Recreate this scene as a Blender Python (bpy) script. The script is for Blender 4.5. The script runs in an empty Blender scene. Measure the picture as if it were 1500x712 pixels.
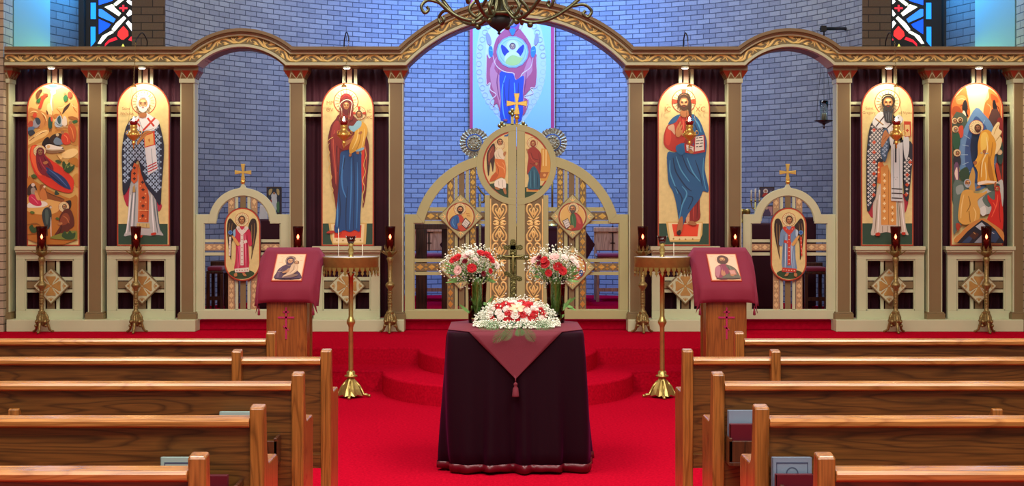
import bpy, bmesh, math, random
from math import sin, cos, pi, sqrt, radians
from mathutils import Vector, Matrix, noise
random.seed(7)
SC = bpy.context.scene
COL = SC.collection
CX, HY, F, CZ = 733.0, 303.0, 2100.0, 1.5          # measured from the photograph
def W(px, py, Y):
    return ((px-CX)*Y/F, Y, CZ-(py-HY)*Y/F)
def XX(px, Y): return (px-CX)*Y/F
def ZZ(py, Y): return CZ-(py-HY)*Y/F
def lin(c): return c/12.92 if c <= .04045 else ((c+.055)/1.055)**2.4
def C(r, g, b): return (lin(r/255), lin(g/255), lin(b/255), 1)
def HX(h):
    if len(h) == 3: return C(int(h[0], 16)*17, int(h[1], 16)*17, int(h[2], 16)*17)
    return C(int(h[0:2], 16), int(h[2:4], 16), int(h[4:6], 16))

# ------------------------------------------------------------------ materials
def newmat(name):
    m = bpy.data.materials.new(name); m.use_nodes = True
    nt = m.node_tree
    return m, nt, nt.nodes['Principled BSDF']
def N(nt, t, **k):
    n = nt.nodes.new(t)
    for a, b in k.items(): setattr(n, a, b)
    return n
def mat(name, col, rough=.5, metal=0, var=0, nscale=8, bump=0, bscale=60, spec=.5, sheen=0, coat=0, emit=None, estr=0, trans=0, stretch=(1, 1, 1), alpha=1, sheencol=None):
    m, nt, p = newmat(name)
    p.inputs['Base Color'].default_value = col
    p.inputs['Roughness'].default_value = rough
    p.inputs['Metallic'].default_value = metal
    p.inputs['Specular IOR Level'].default_value = spec
    p.inputs['Sheen Weight'].default_value = sheen
    if sheencol: p.inputs['Sheen Tint'].default_value = sheencol
    p.inputs['Coat Weight'].default_value = coat
    p.inputs['Transmission Weight'].default_value = trans
    p.inputs['Alpha'].default_value = alpha
    if emit:
        p.inputs['Emission Color'].default_value = emit; p.inputs['Emission Strength'].default_value = estr
    if var or bump:
        tc = N(nt, 'ShaderNodeTexCoord'); mp = N(nt, 'ShaderNodeMapping')
        mp.inputs['Scale'].default_value = stretch
        nt.links.new(tc.outputs['Object'], mp.inputs['Vector'])
    if var:
        n = N(nt, 'ShaderNodeTexNoise'); n.inputs['Scale'].default_value = nscale; n.inputs['Detail'].default_value = 4
        nt.links.new(mp.outputs['Vector'], n.inputs['Vector'])
        r = N(nt, 'ShaderNodeMapRange'); r.inputs['From Min'].default_value = .3; r.inputs['From Max'].default_value = .7
        r.inputs['To Min'].default_value = 1-var; r.inputs['To Max'].default_value = 1+var
        nt.links.new(n.outputs['Fac'], r.inputs['Value'])
        x = N(nt, 'ShaderNodeVectorMath', operation='SCALE'); x.inputs[0].default_value = col[:3]
        nt.links.new(r.outputs['Result'], x.inputs['Scale'])
        nt.links.new(x.outputs[0], p.inputs['Base Color'])
    if bump:
        n = N(nt, 'ShaderNodeTexNoise'); n.inputs['Scale'].default_value = bscale; n.inputs['Detail'].default_value = 3
        nt.links.new(mp.outputs['Vector'], n.inputs['Vector'])
        b = N(nt, 'ShaderNodeBump'); b.inputs['Strength'].default_value = bump; b.inputs['Distance'].default_value = .01
        nt.links.new(n.outputs['Fac'], b.inputs['Height']); nt.links.new(b.outputs['Normal'], p.inputs['Normal'])
    return m

def wood(name, dark, light, axis='X', rough=.3, scale=1.0, coat=.3):
    """oak: cathedral rings stretched along the board, plus fine pores"""
    m, nt, p = newmat(name)
    tc = N(nt, 'ShaderNodeTexCoord'); oi = N(nt, 'ShaderNodeObjectInfo')
    mp = N(nt, 'ShaderNodeMapping')
    s = {'X': (.8, 5, 8), 'Z': (8, 6, .7), 'Y': (5, .8, 5)}[axis]
    mp.inputs['Scale'].default_value = tuple(v*scale for v in s)
    add = N(nt, 'ShaderNodeVectorMath', operation='ADD')
    nt.links.new(tc.outputs['Object'], add.inputs[0])
    rv = N(nt, 'ShaderNodeVectorMath', operation='SCALE'); rv.inputs[0].default_value = (3, 7, 5)
    nt.links.new(oi.outputs['Random'], rv.inputs['Scale']); nt.links.new(rv.outputs[0], add.inputs[1])
    nt.links.new(add.outputs[0], mp.inputs['Vector'])
    n1 = N(nt, 'ShaderNodeTexNoise'); n1.inputs['Scale'].default_value = 1.1; n1.inputs['Detail'].default_value = 2; n1.inputs['Roughness'].default_value = .4
    nt.links.new(mp.outputs[0], n1.inputs['Vector'])
    mu = N(nt, 'ShaderNodeMath', operation='MULTIPLY'); mu.inputs[1].default_value = 13
    nt.links.new(n1.outputs['Fac'], mu.inputs[0])
    fr = N(nt, 'ShaderNodeMath', operation='FRACT'); nt.links.new(mu.outputs[0], fr.inputs[0])
    # pores
    mp2 = N(nt, 'ShaderNodeMapping')
    s2 = {'X': (6, 150, 150), 'Z': (150, 150, 6), 'Y': (150, 6, 150)}[axis]
    mp2.inputs['Scale'].default_value = s2
    nt.links.new(add.outputs[0], mp2.inputs['Vector'])
    n2 = N(nt, 'ShaderNodeTexNoise'); n2.inputs['Scale'].default_value = 1; n2.inputs['Detail'].default_value = 2
    nt.links.new(mp2.outputs[0], n2.inputs['Vector'])
    cr = N(nt, 'ShaderNodeValToRGB')
    cr.color_ramp.elements[0].position = 0; cr.color_ramp.elements[0].color = dark
    e = cr.color_ramp.elements.new(.3); e.color = light
    cr.color_ramp.elements[2].position = .85; cr.color_ramp.elements[2].color = tuple(.75*a+.25*b for a, b in zip(light, dark))
    e = cr.color_ramp.elements.new(1); e.color = dark
    nt.links.new(fr.outputs[0], cr.inputs['Fac'])
    mr = N(nt, 'ShaderNodeMapRange'); mr.inputs['From Min'].default_value = .35; mr.inputs['From Max'].default_value = .6
    mr.inputs['To Min'].default_value = .72; mr.inputs['To Max'].default_value = 1.08
    nt.links.new(n2.outputs['Fac'], mr.inputs['Value'])
    x = N(nt, 'ShaderNodeVectorMath', operation='SCALE')
    nt.links.new(cr.outputs['Color'], x.inputs[0]); nt.links.new(mr.outputs[0], x.inputs['Scale'])
    nt.links.new(x.outputs[0], p.inputs['Base Color'])
    p.inputs['Roughness'].default_value = rough
    p.inputs['Coat Weight'].default_value = coat; p.inputs['Coat Roughness'].default_value = .18
    return m

def brick(name, c1, c2, mortar, bw=.17, bh=.0596, uv=True, bump=.5):
    m, nt, p = newmat(name)
    tc = N(nt, 'ShaderNodeTexCoord')
    b = N(nt, 'ShaderNodeTexBrick'); b.offset = .5
    b.inputs['Color1'].default_value = c1; b.inputs['Color2'].default_value = c2; b.inputs['Mortar'].default_value = mortar
    b.inputs['Scale'].default_value = 1; b.inputs['Brick Width'].default_value = bw; b.inputs['Row Height'].default_value = bh
    b.inputs['Mortar Size'].default_value = .0055; b.inputs['Mortar Smooth'].default_value = .25; b.inputs['Bias'].default_value = -.1
    nt.links.new(tc.outputs['UV'], b.inputs['Vector'])
    n = N(nt, 'ShaderNodeTexNoise'); n.inputs['Scale'].default_value = 60
    nt.links.new(tc.outputs['UV'], n.inputs['Vector'])
    mr = N(nt, 'ShaderNodeMapRange'); mr.inputs['To Min'].default_value = .8; mr.inputs['To Max'].default_value = 1.2
    nt.links.new(n.outputs['Fac'], mr.inputs['Value'])
    x = N(nt, 'ShaderNodeVectorMath', operation='SCALE')
    nt.links.new(b.outputs['Color'], x.inputs[0]); nt.links.new(mr.outputs[0], x.inputs['Scale'])
    nt.links.new(x.outputs[0], p.inputs['Base Color'])
    iv = N(nt, 'ShaderNodeMath', operation='SUBTRACT'); iv.inputs[0].default_value = 1
    nt.links.new(b.outputs['Fac'], iv.inputs[1])
    bp = N(nt, 'ShaderNodeBump'); bp.inputs['Strength'].default_value = bump; bp.inputs['Distance'].default_value = .01
    nt.links.new(iv.outputs[0], bp.inputs['Height']); nt.links.new(bp.outputs[0], p.inputs['Normal'])
    p.inputs['Roughness'].default_value = .75
    return m

def attrmat(name, rough=.45, emit=0, metal=0, coat=0):
    m, nt, p = newmat(name)
    a = N(nt, 'ShaderNodeAttribute', attribute_name='Col')
    nt.links.new(a.outputs['Color'], p.inputs['Base Color'])
    p.inputs['Roughness'].default_value = rough; p.inputs['Metallic'].default_value = metal; p.inputs['Coat Weight'].default_value = coat
    if emit:
        nt.links.new(a.outputs['Color'], p.inputs['Emission Color']); p.inputs['Emission Strength'].default_value = emit
    return m

CARPET = mat('carpet_red', C(188, 12, 40), rough=1, var=.2, nscale=60, bump=.7, bscale=260, spec=0)
CARPET2 = mat('carpet_altar', C(168, 10, 40), rough=1, var=.12, nscale=30, bump=.5, bscale=300, spec=0)
BROWN = mat('taupe_brown_paint', C(124, 104, 66), rough=.5, var=.04, nscale=4)
CREAM = mat('sage_cream_paint', C(194, 198, 158), rough=.45, var=.03, nscale=5)
CREAMD = mat('sage_cream_gate_paint', C(176, 174, 120), rough=.45, var=.03, nscale=5)
BRICKRED = mat('capital_red_paint', C(140, 52, 30), rough=.5)
GOLD = mat('gilded_relief', C(244, 208, 132), rough=.35, metal=.2, var=.1, nscale=30)
GOLDB = mat('bright_gilding', C(232, 190, 98), rough=.28, metal=.75)
OCHRE = mat('ochre_paint', C(172, 132, 66), rough=.45, var=.1, nscale=20)
BRASS = mat('polished_brass', C(188, 168, 98), rough=.3, metal=.8, var=.12, nscale=30)
ANTBRASS = mat('antique_brass', C(144, 124, 74), rough=.4, metal=.65, var=.3, nscale=60, bump=.4, bscale=90)
VELVET = mat('curtain_velvet', C(66, 20, 36), rough=.85, sheen=.3, sheencol=C(150, 60, 90), var=.15, nscale=3)
REDGLASS = mat('ruby_glass', C(52, 12, 12), rough=.08, coat=.6, alpha=.9)
FLAME = mat('candle_flame', C(255, 230, 190), emit=C(255, 205, 150), estr=60)
LAMPW = mat('lamp_face', C(255, 250, 235), emit=C(255, 240, 215), estr=16)
BLACK = mat('black_iron', C(20, 19, 19), rough=.6, metal=.1)
BRONZE = mat('green_bronze', C(96, 96, 70), rough=.32, metal=.85, var=.25, nscale=40)
GOLDLEAF = mat('gold_leaf_ground', C(224, 206, 138), rough=.42, metal=.05, var=.07, nscale=26)
ICONRED = mat('icon_border_red', C(178, 62, 34), rough=.4)
BOARD = mat('icon_board_edge', C(96, 50, 26), rough=.5)
PAINT = attrmat('icon_tempera', .5)
PEWV = wood('oak_upright', C(122, 74, 28), C(162, 104, 46), 'Z', scale=1.25)
PEWH = wood('oak_rail', C(164, 106, 54), C(192, 132, 70), 'X', rough=.22, scale=1.2)
PEWP = wood('oak_back_panel', C(74, 44, 14), C(114, 72, 28), 'X', scale=1.25, rough=.4, coat=.1)
LECT = wood('lectern_wood', C(122, 68, 22), C(144, 84, 32), 'Z', rough=.35)
CHAIRW = wood('altar_chair_wood', C(170, 112, 74), C(204, 146, 102), 'Z', rough=.4)
DARKW = wood('dark_wood', C(44, 22, 12), C(84, 44, 22), 'Z', rough=.35)
REDCLOTH = mat('lectern_cloth', C(126, 18, 46), rough=.75, sheen=.35, sheencol=C(230, 110, 150), bump=.3, bscale=400)
MAROONC = mat('table_overlay_cloth', C(108, 24, 42), rough=.75, sheen=.15, sheencol=C(200, 120, 130), bump=.3, bscale=500)
TVELVET = mat('table_velvet', C(26, 2, 12), rough=.7, sheen=.45, sheencol=C(120, 16, 80), spec=.1)
SATIN = mat('satin_hem', C(92, 4, 22), rough=.35)
TRAYB = mat('tray_brass', C(150, 132, 70), rough=.35, metal=.55, var=.1, nscale=30)
CUSHION = mat('cushion_red', C(132, 24, 54), rough=.8, sheen=.3)
DARKCLOTH = mat('altar_cover_cloth', C(58, 8, 28), rough=.85, sheen=.1)
GLASS = mat('clear_glass', C(235, 245, 240), rough=.02, trans=1)
WAX = mat('candle_wax', C(238, 226, 200), rough=.5)
WHITEC = mat('white_linen', C(225, 225, 228), rough=.7)
SILVER = mat('silver_gilt', C(190, 180, 150), rough=.3, metal=.9, var=.3, nscale=120)
PURPLE = mat('magenta_inlay', C(170, 22, 80), rough=.5)

# ------------------------------------------------------------------ mesh builder
class MB:
    def __init__(s): s.v = []; s.f = []; s.m = []; s.c = []; s.sm = []; s.uv = None
    def add(s, vs, fs, m=0, c=None, smooth=False):
        b = len(s.v); s.v += [tuple(v) for v in vs]
        for f in fs:
            s.f.append([b+i for i in f]); s.m.append(m); s.c.append(c); s.sm.append(smooth)
        return s
    def box(s, x0, x1, y0, y1, z0, z1, m=0, c=None):
        v = [(x0, y0, z0), (x1, y0, z0), (x1, y1, z0), (x0, y1, z0), (x0, y0, z1), (x1, y0, z1), (x1, y1, z1), (x0, y1, z1)]
        return s.add(v, [(0, 3, 2, 1), (4, 5, 6, 7), (0, 1, 5, 4), (1, 2, 6, 5), (2, 3, 7, 6), (3, 0, 4, 7)], m, c)
    def pbox(s, px0, px1, py0, py1, Y, t, m=0, c=None):
        """box whose front face (depth Y) fills the given rectangle of the elevation"""
        x0, x1 = XX(px0, Y), XX(px1, Y); z1, z0 = ZZ(py0, Y), ZZ(py1, Y)
        return s.box(x0, x1, Y, Y+t, z0, z1, m, c)
    def prism(s, pts, y0, y1, m=0, c=None, back=True):
        """pts: (x,z) outline, extruded along y"""
        n = len(pts)
        a = sum(pts[i][0]*pts[(i+1) % n][1]-pts[(i+1) % n][0]*pts[i][1] for i in range(n))
        if a < 0: pts = pts[::-1]
        v = [(x, y0, z) for x, z in pts]+[(x, y1, z) for x, z in pts]
        f = [tuple(range(n))]+[(i, i+n, (i+1) % n+n, (i+1) % n) for i in range(n)]
        if back: f.append(tuple(range(2*n-1, n-1, -1)))
        return s.add(v, f, m, c)
    def pprism(s, pts, Y, t, m=0, c=None):
        return s.prism([(XX(a, Y), ZZ(b, Y)) for a, b in pts], Y, Y+t, m, c)
    def xprism(s, pts, x0, x1, m=0, c=None):
        """pts: (y,z) outline extruded along x"""
        n = len(pts)
        a = sum(pts[i][0]*pts[(i+1) % n][1]-pts[(i+1) % n][0]*pts[i][1] for i in range(n))
        if a < 0: pts = pts[::-1]
        v = [(x0, y, z) for y, z in pts]+[(x1, y, z) for y, z in pts]
        f = [tuple(range(n-1, -1, -1))]+[(i, (i+1) % n, (i+1) % n+n, i+n) for i in range(n)]+[tuple(range(n, 2*n))]
        return s.add(v, f, m, c)
    def band(s, A, B, Y, t, m=0, c=None, smooth=False):
        """ribbon between two px polylines, thickness t behind depth Y"""
        n = len(A)
        P = [W(a, b, Y) for a, b in A]; Q = [W(a, b, Y) for a, b in B]
        P2 = [(x, Y+t, z) for x, _, z in P]; Q2 = [(x, Y+t, z) for x, _, z in Q]
        v = P+Q+P2+Q2; f = []
        for i in range(n-1):
            f += [(i, i+1, n+i+1, n+i), (2*n+i, 3*n+i, 3*n+i+1, 2*n+i+1), (i, 2*n+i, 2*n+i+1, i+1), (n+i, n+i+1, 3*n+i+1, 3*n+i)]
        f += [(0, n, 3*n, 2*n), (n-1, 3*n-1, 4*n-1, 2*n-1)]
        return s.add(v, f, m, c)
    def lathe(s, cx, cy, prof, seg=20, m=0, c=None, sharp=False):
        """prof: (r,z) list bottom to top"""
        n = len(prof); v = []; f = []
        for r, z in prof:
            for k in range(seg):
                a = 2*pi*k/seg; v.append((cx+r*cos(a), cy+r*sin(a), z))
        for i in range(n-1):
            for k in range(seg):
                k2 = (k+1) % seg
                f.append((i*seg+k, i*seg+k2, (i+1)*seg+k2, (i+1)*seg+k))
        s.add(v, f, m, c, smooth=not sharp)
        caps = []
        if prof[0][0] > 1e-5: caps.append(tuple(range(seg-1, -1, -1)))
        if prof[-1][0] > 1e-5: caps.append(tuple((n-1)*seg+k for k in range(seg)))
        b = len(s.v)-len(v)
        for q in caps:
            s.f.append([b+i for i in q]); s.m.append(m); s.c.append(c); s.sm.append(False)
        return s
    def tube(s, pts, r, seg=8, m=0, c=None, closed=False):
        pts = [Vector(p) for p in pts]; n = len(pts)
        rr = r if isinstance(r, (list, tuple)) else [r]*n
        v = []; f = []; up = None
        for i, p in enumerate(pts):
            if closed: t = pts[(i+1) % n]-pts[i-1]
            else: t = pts[min(i+1, n-1)]-pts[max(i-1, 0)]
            if t.length < 1e-9: t = Vector((0, 0, 1))
            t.normalize()
            if up is None: up = Vector((0, 1, 0)) if abs(t.y) < .9 else Vector((1, 0, 0))
            a = t.cross(up)
            if a.length < 1e-4: a = t.cross(Vector((1, 0, .3)))
            a.normalize(); b = a.cross(t).normalized(); up = b
            for k in range(seg):
                q = 2*pi*k/seg; v.append(p+a*(cos(q)*rr[i])+b*(sin(q)*rr[i]))
        for i in range(n if closed else n-1):
            j = (i+1) % n
            for k in range(seg):
                k2 = (k+1) % seg
                f.append((i*seg+k, j*seg+k, j*seg+k2, i*seg+k2))
        if not closed: f += [tuple(range(seg)), tuple((n-1)*seg+k for k in range(seg-1, -1, -1))]
        return s.add(v, f, m, c, True)
    def ball(s, cx, cy, cz, r, seg=12, m=0, c=None, sz=1.0):
        k = max(5, seg//2)
        return s.lathe(cx, cy, [(max(1e-6, r*sin(pi*i/k)), cz-r*sz*cos(pi*i/k)) for i in range(k+1)], seg, m, c)
    def ridge(s, pts, w, Y, h, m=0, c=None):
        """raised carved stroke on the plane Y (px points, px widths)"""
        n = len(pts); ww = w if isinstance(w, (list, tuple)) else [w]*n
        v = []; f = []
        for i in range(n):
            a = pts[max(i-1, 0)]; b = pts[min(i+1, n-1)]
            dx, dy = b[0]-a[0], b[1]-a[1]; L = math.hypot(dx, dy) or 1
            nx, ny = -dy/L*ww[i]/2, dx/L*ww[i]/2
            x, y = pts[i]
            p = W(x+nx, y+ny, Y); q = W(x-nx, y-ny, Y); o = W(x, y, Y)
            v += [p, (o[0], Y-h, o[2]), q]
        for i in range(n-1):
            f += [(3*i, 3*i+3, 3*i+4, 3*i+1), (3*i+1, 3*i+4, 3*i+5, 3*i+2)]
        return s.add(v, f, m, c, True)
WLOC = {}
def obj(name, mb, mats, parent=None, bev=0, loc=None, solid=0, sub=0):
    base = Vector(WLOC.get(parent.name, (0, 0, 0))) if parent else Vector((0, 0, 0))
    if loc is not None and parent is None: base = Vector(loc)
    me = bpy.data.meshes.new(name)
    me.from_pydata([(v[0]-base.x, v[1]-base.y, v[2]-base.z) for v in mb.v], [], mb.f)
    for mm in (mats if isinstance(mats, (list, tuple)) else [mats]): me.materials.append(mm)
    me.polygons.foreach_set('material_index', mb.m)
    me.polygons.foreach_set('use_smooth', mb.sm)
    if any(c is not None for c in mb.c):
        at = me.color_attributes.new('Col', 'FLOAT_COLOR', 'CORNER')
        d = []
        for p, c in zip(me.polygons, mb.c): d += list(c or (1, 1, 1, 1))*p.loop_total
        at.data.foreach_set('color', d)
    if mb.uv:
        ul = me.uv_layers.new(name='UVMap')
        for p in me.polygons:
            for li in p.loop_indices: ul.data[li].uv = mb.uv[me.loops[li].vertex_index]
    me.update()
    o = bpy.data.objects.new(name, me); COL.objects.link(o)
    if parent: o.parent = parent
    else: o.location = base
    WLOC[o.name] = tuple(base)
    if solid:
        q = o.modifiers.new('s', 'SOLIDIFY'); q.thickness = solid; q.offset = 0
    if bev:
        q = o.modifiers.new('b', 'BEVEL'); q.width = bev; q.segments = 2; q.limit_method = 'ANGLE'; q.angle_limit = radians(50)
    if sub:
        q = o.modifiers.new('u', 'SUBSURF'); q.levels = sub; q.render_levels = sub
    return o
def tag(o, label, cat, group=None):
    o['label'] = label; o['category'] = cat
    if group: o['group'] = group
    return o
def thing(name, label, cat, loc=(0, 0, 0), group=None):
    o = bpy.data.objects.new(name, None); COL.objects.link(o); o.location = loc
    o.empty_display_size = .1; WLOC[o.name] = tuple(loc)
    return tag(o, label, cat, group)
def struct(name, mb, mats, **k):
    o = obj(name, mb, mats, **k); o['kind'] = 'structure'; return o
def dup(root, loc=None, label=None, group=None):
    r = root.copy(); COL.objects.link(r)
    if loc is not None: r.location = loc
    if label: r['label'] = label
    if group: r['group'] = group
    for ch in list(root.children):
        c = ch.copy(); COL.objects.link(c); c.parent = r
        for g in list(ch.children):
            d = g.copy(); COL.objects.link(d); d.parent = c
    return r
def smooth(pts, closed=True, k=4):
    n = len(pts)
    if n < 3: return list(pts)
    out = []
    rng = range(n) if closed else range(n-1)
    for i in rng:
        if closed: p0, p1, p2, p3 = pts[i-1], pts[i], pts[(i+1) % n], pts[(i+2) % n]
        else: p0, p1, p2, p3 = pts[max(i-1, 0)], pts[i], pts[i+1], pts[min(i+2, n-1)]
        for j in range(k):
            t = j/k
            out.append(tuple(.5*((2*b)+(-a+c)*t+(2*a-5*b+4*c-d)*t*t+(-a+3*b-3*c+d)*t**3) for a, b, c, d in zip(p0, p1, p2, p3)))
    if not closed: out.append(tuple(pts[-1]))
    return out
def circ(cx, cy, r, n=28, a0=0, a1=2*pi, ry=None):
    ry = ry or r
    return [(cx+r*cos(a0+(a1-a0)*i/n), cy+ry*sin(a0+(a1-a0)*i/n)) for i in range(n+(abs(a1-a0) < 6.28))]

# ------------------------------------------------------------------ painted pictures: layered strokes of paint
class Paint:
    """pts arrive in picture coordinates; tf turns them into elevation px; each layer sits a hair in front of the last"""
    def __init__(s, Y): s.mb = MB(); s.Y = Y; s.L = 0; s.tf = (0, 0, 1); s.warp = None; s.clip = None
    def P(s, x, y):
        a, b = s.tf[0]+x/s.tf[2], s.tf[1]+y/s.tf[2]
        if s.clip: a, b = s.clip(a, b)
        if s.warp: return s.warp(a, b, s.L*.0002)
        q = W(a, b, s.Y); return (q[0], q[1]-s.L*.0002, q[2])
    def poly(s, col, pts, sm=True, k=3):
        s.L += 1
        if sm: pts = smooth(pts, True, k)
        n = len(pts)
        a = sum(pts[i][0]*pts[(i+1) % n][1]-pts[(i+1) % n][0]*pts[i][1] for i in range(n))
        if a > 0: pts = pts[::-1]
        s.mb.add([s.P(x, y) for x, y in pts], [tuple(range(len(pts)))], 0, col)
    def stroke(s, col, w, pts, sm=True, taper=True):
        s.L += 1
        if sm: pts = smooth(pts, False, 4)
        n = len(pts); v = []
        for i in range(n):
            a = pts[max(i-1, 0)]; b = pts[min(i+1, n-1)]
            dx, dy = b[0]-a[0], b[1]-a[1]; L = math.hypot(dx, dy) or 1
            h = w/2*(1 if not taper else .35+.65*sin(pi*(i+.5)/n))
            nx, ny = -dy/L*h, dx/L*h
            v += [s.P(pts[i][0]+nx, pts[i][1]+ny), s.P(pts[i][0]-nx, pts[i][1]-ny)]
        s.mb.add(v, [(2*i, 2*i+2, 2*i+3, 2*i+1) for i in range(n-1)], 0, col)
    def ring(s, col, x, y, r, w, n=32):
        s.L += 1; v = []
        for i in range(n):
            a = 2*pi*i/n
            v += [s.P(x+(r+w/2)*cos(a), y+(r+w/2)*sin(a)), s.P(x+(r-w/2)*cos(a), y+(r-w/2)*sin(a))]
        s.mb.add(v, [(2*i, (2*i+2) % (2*n), (2*i+3) % (2*n), 2*i+1) for i in range(n)], 0, col)
    def halo(s, x, y, r, bar=None, col='ecd9a0', edge='b5532a', tick='9a7f52'):
        s.poly(HX(col), circ(x, y, r), False); s.ring(HX(edge), x, y, r, r*.07)
        for i in range(20):
            a = 2*pi*i/20+.1
            s.stroke(HX(tick), r*.05, [(x+r*.6*cos(a), y+r*.6*sin(a)), (x+r*.9*cos(a), y+r*.9*sin(a))], False)
        if bar:
            for a in (0, pi, -pi/2):
                ca, sa = cos(a), sin(a); w = r*.17
                s.poly(HX(bar), [(x+r*.5*ca-w*sa*.8, y+r*.5*sa+w*ca*.8), (x+r*.97*ca-w*1.2*sa, y+r*.97*sa+w*1.2*ca),
                                 (x+r*.97*ca+w*1.2*sa, y+r*.97*sa-w*1.2*ca), (x+r*.5*ca+w*sa*.8, y+r*.5*sa-w*ca*.8)], False)
    def face(s, x, y, r, skin='c08a58', hair='3a2414', beard=None, veil=None, tx=0):
        hi = HX('e0b078') if skin != '8a5a3c' else HX('a87a54')
        if veil: s.poly(HX(veil), circ(x, y-.08*r, r*1.22, 20, ry=r*1.35), False)
        elif hair: s.poly(HX(hair), circ(x, y-.15*r, r*1.02, 20, ry=r*1.12), False)
        s.poly(HX(skin), [(x-.7*r, y-.35*r), (x-.35*r, y-.85*r), (x+.35*r, y-.85*r), (x+.7*r, y-.35*r), (x+.66*r, y+.3*r), (x+.3*r, y+.85*r), (x-.3*r, y+.85*r), (x-.66*r, y+.3*r)])
        s.poly(hi, circ(x+tx*r, y-.5*r, .42*r, 12, ry=.22*r), False)
        for e in (-1, 1):
            s.poly(hi, circ(x+tx*r+e*.36*r, y+.14*r, .15*r, 8, ry=.12*r), False)
        if beard: s.poly(HX(beard), [(x-.74*r, y+.05*r), (x-.5*r, y+.38*r), (x-.2*r, y+.3*r), (x+.2*r, y+.3*r), (x+.5*r, y+.38*r), (x+.74*r, y+.05*r), (x+.62*r, y+.85*r), (x, y+1.25*r), (x-.62*r, y+.85*r)])
        dk = HX('2a1810')
        for e in (-1, 1):
            ex = x+tx*r+e*.33*r
            s.stroke(dk, .1*r, [(ex-.2*r, y-.22*r), (ex, y-.31*r), (ex+.2*r, y-.24*r)])
            s.poly(dk, circ(ex, y-.08*r, .15*r, 8, ry=.085*r), False)
        s.stroke(hi, .1*r, [(x+tx*r, y-.2*r), (x+tx*r*1.2, y+.25*r)], False)
        s.stroke(HX('6e3c20'), .07*r, [(x+tx*r-.12*r, y+.28*r), (x+tx*r, y+.33*r), (x+tx*r+.12*r, y+.28*r)])
        s.stroke(HX('9c3a28'), .11*r, [(x+tx*r-.2*r, y+.53*r), (x+tx*r, y+.5*r), (x+tx*r+.2*r, y+.53*r)])
    def dsl(s, txt):
        for ln in txt.strip().split('\n'):
            t = ln.split()
            if not t or t[0][0] == '#': continue
            k = t[0]
            if k == '@': s.tf = (float(t[1]), float(t[2]), float(t[3])); continue
            if k == 'F':     # F x,y,r skin hair beard veil
                x, y, r = map(float, t[1].split(','))
                o = [None if q == '-' else q for q in t[2:]]+[None]*5
                s.face(x, y, r, o[0] or 'b9814f', o[1], o[2], o[3], float(o[4] or 0)); continue
            if k == 'H':
                x, y, r = map(float, t[1].split(',')); s.halo(x, y, r, t[2] if len(t) > 2 and t[2] != '-' else None); continue
            col = HX(t[1])
            if k in 'PL': s.poly(col, [tuple(map(float, q.split(','))) for q in t[2:]], k == 'P')
            elif k == 'S': s.stroke(col, float(t[2]), [tuple(map(float, q.split(','))) for q in t[3:]])
            elif k == 'T': s.stroke(col, float(t[2]), [tuple(map(float, q.split(','))) for q in t[3:]], False, False)
            elif k == 'O':
                for q in t[2:]:
                    a = list(map(float, q.split(','))); s.poly(col, circ(a[0], a[1], a[2], 14, ry=a[3] if len(a) > 3 else None), False)
            elif k == 'R': a = list(map(float, t[2].split(','))); s.ring(col, *a)
            elif k == 'X':   # cross marks
                w = float(t[2])
                for q in t[3:]:
                    x, y = map(float, q.split(','))
                    s.stroke(col, w*.36, [(x-w/2, y), (x+w/2, y)], False, False); s.stroke(col, w*.36, [(x, y-w/2), (x, y+w/2)], False, False)
def lettering(txt, px, py, Y, hpx, col, parent, name='lettering', align='CENTER'):
    cu = bpy.data.curves.new(name, 'FONT'); cu.body = txt; cu.align_x = align; cu.size = hpx*Y/F*1.3
    cu.space_line = .85
    t = bpy.data.objects.new(name, cu); COL.objects.link(t)
    dg = bpy.context.evaluated_depsgraph_get(); me = bpy.data.meshes.new_from_object(t.evaluated_get(dg))
    bpy.data.objects.remove(t)
    mb = MB(); x, y, z = W(px, py, Y)
    for v in me.vertices: mb.v.append((x+v.co.x, Y, z+v.co.y))
    for p in me.polygons: mb.f.append(list(p.vertices)); mb.m.append(0); mb.c.append(HX(col)); mb.sm.append(False)
    bpy.data.meshes.remove(me)
    return obj(name, mb, PAINT, parent)
# ================================================================== the setting
def strip_wall(name, plan, z0, z1, m, flip=False):
    mb = MB(); L = 0; uv = []
    for i, (x, y) in enumerate(plan):
        if i: L += math.hypot(x-plan[i-1][0], y-plan[i-1][1])
        mb.v += [(x, y, z0), (x, y, z1)]; uv += [(L, z0), (L, z1)]
    for i in range(len(plan)-1):
        mb.f.append([2*i, 2*i+2, 2*i+3, 2*i+1]); mb.m.append(0); mb.c.append(None); mb.sm.append(len(plan) > 6)
    mb.uv = uv
    o = struct(name, mb, m)
    return o
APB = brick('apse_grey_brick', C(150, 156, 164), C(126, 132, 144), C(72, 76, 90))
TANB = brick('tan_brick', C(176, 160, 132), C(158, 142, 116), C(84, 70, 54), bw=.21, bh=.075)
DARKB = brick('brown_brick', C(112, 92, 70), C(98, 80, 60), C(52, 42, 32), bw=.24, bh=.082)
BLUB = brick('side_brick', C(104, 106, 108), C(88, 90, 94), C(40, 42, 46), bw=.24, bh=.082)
CEIL = mat('ceiling_plaster', C(214, 205, 190), rough=.9)
XC = .14
th0 = math.acos(3.68/3.8)
plan = [(XC-3.8*cos(th0+(pi-2*th0)*i/72), 14.2+3.8*sin(th0+(pi-2*th0)*i/72)) for i in range(73)]
strip_wall('wall_apse', plan, .4, 6.5, APB)
ap0, ap1 = plan[0], plan[-1]
def ret(name, pts, m, z0=.4): return strip_wall(name, pts, z0, 6.5, m)
xl0, xl1 = XX(193, 15.12), XX(1305, 15.12)
ret('wall_pilaster_left', [(xl0, 15.5), (xl0, 15.12), (ap0[0], 15.12), (ap0[0], ap0[1]+.03)], DARKB)
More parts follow.
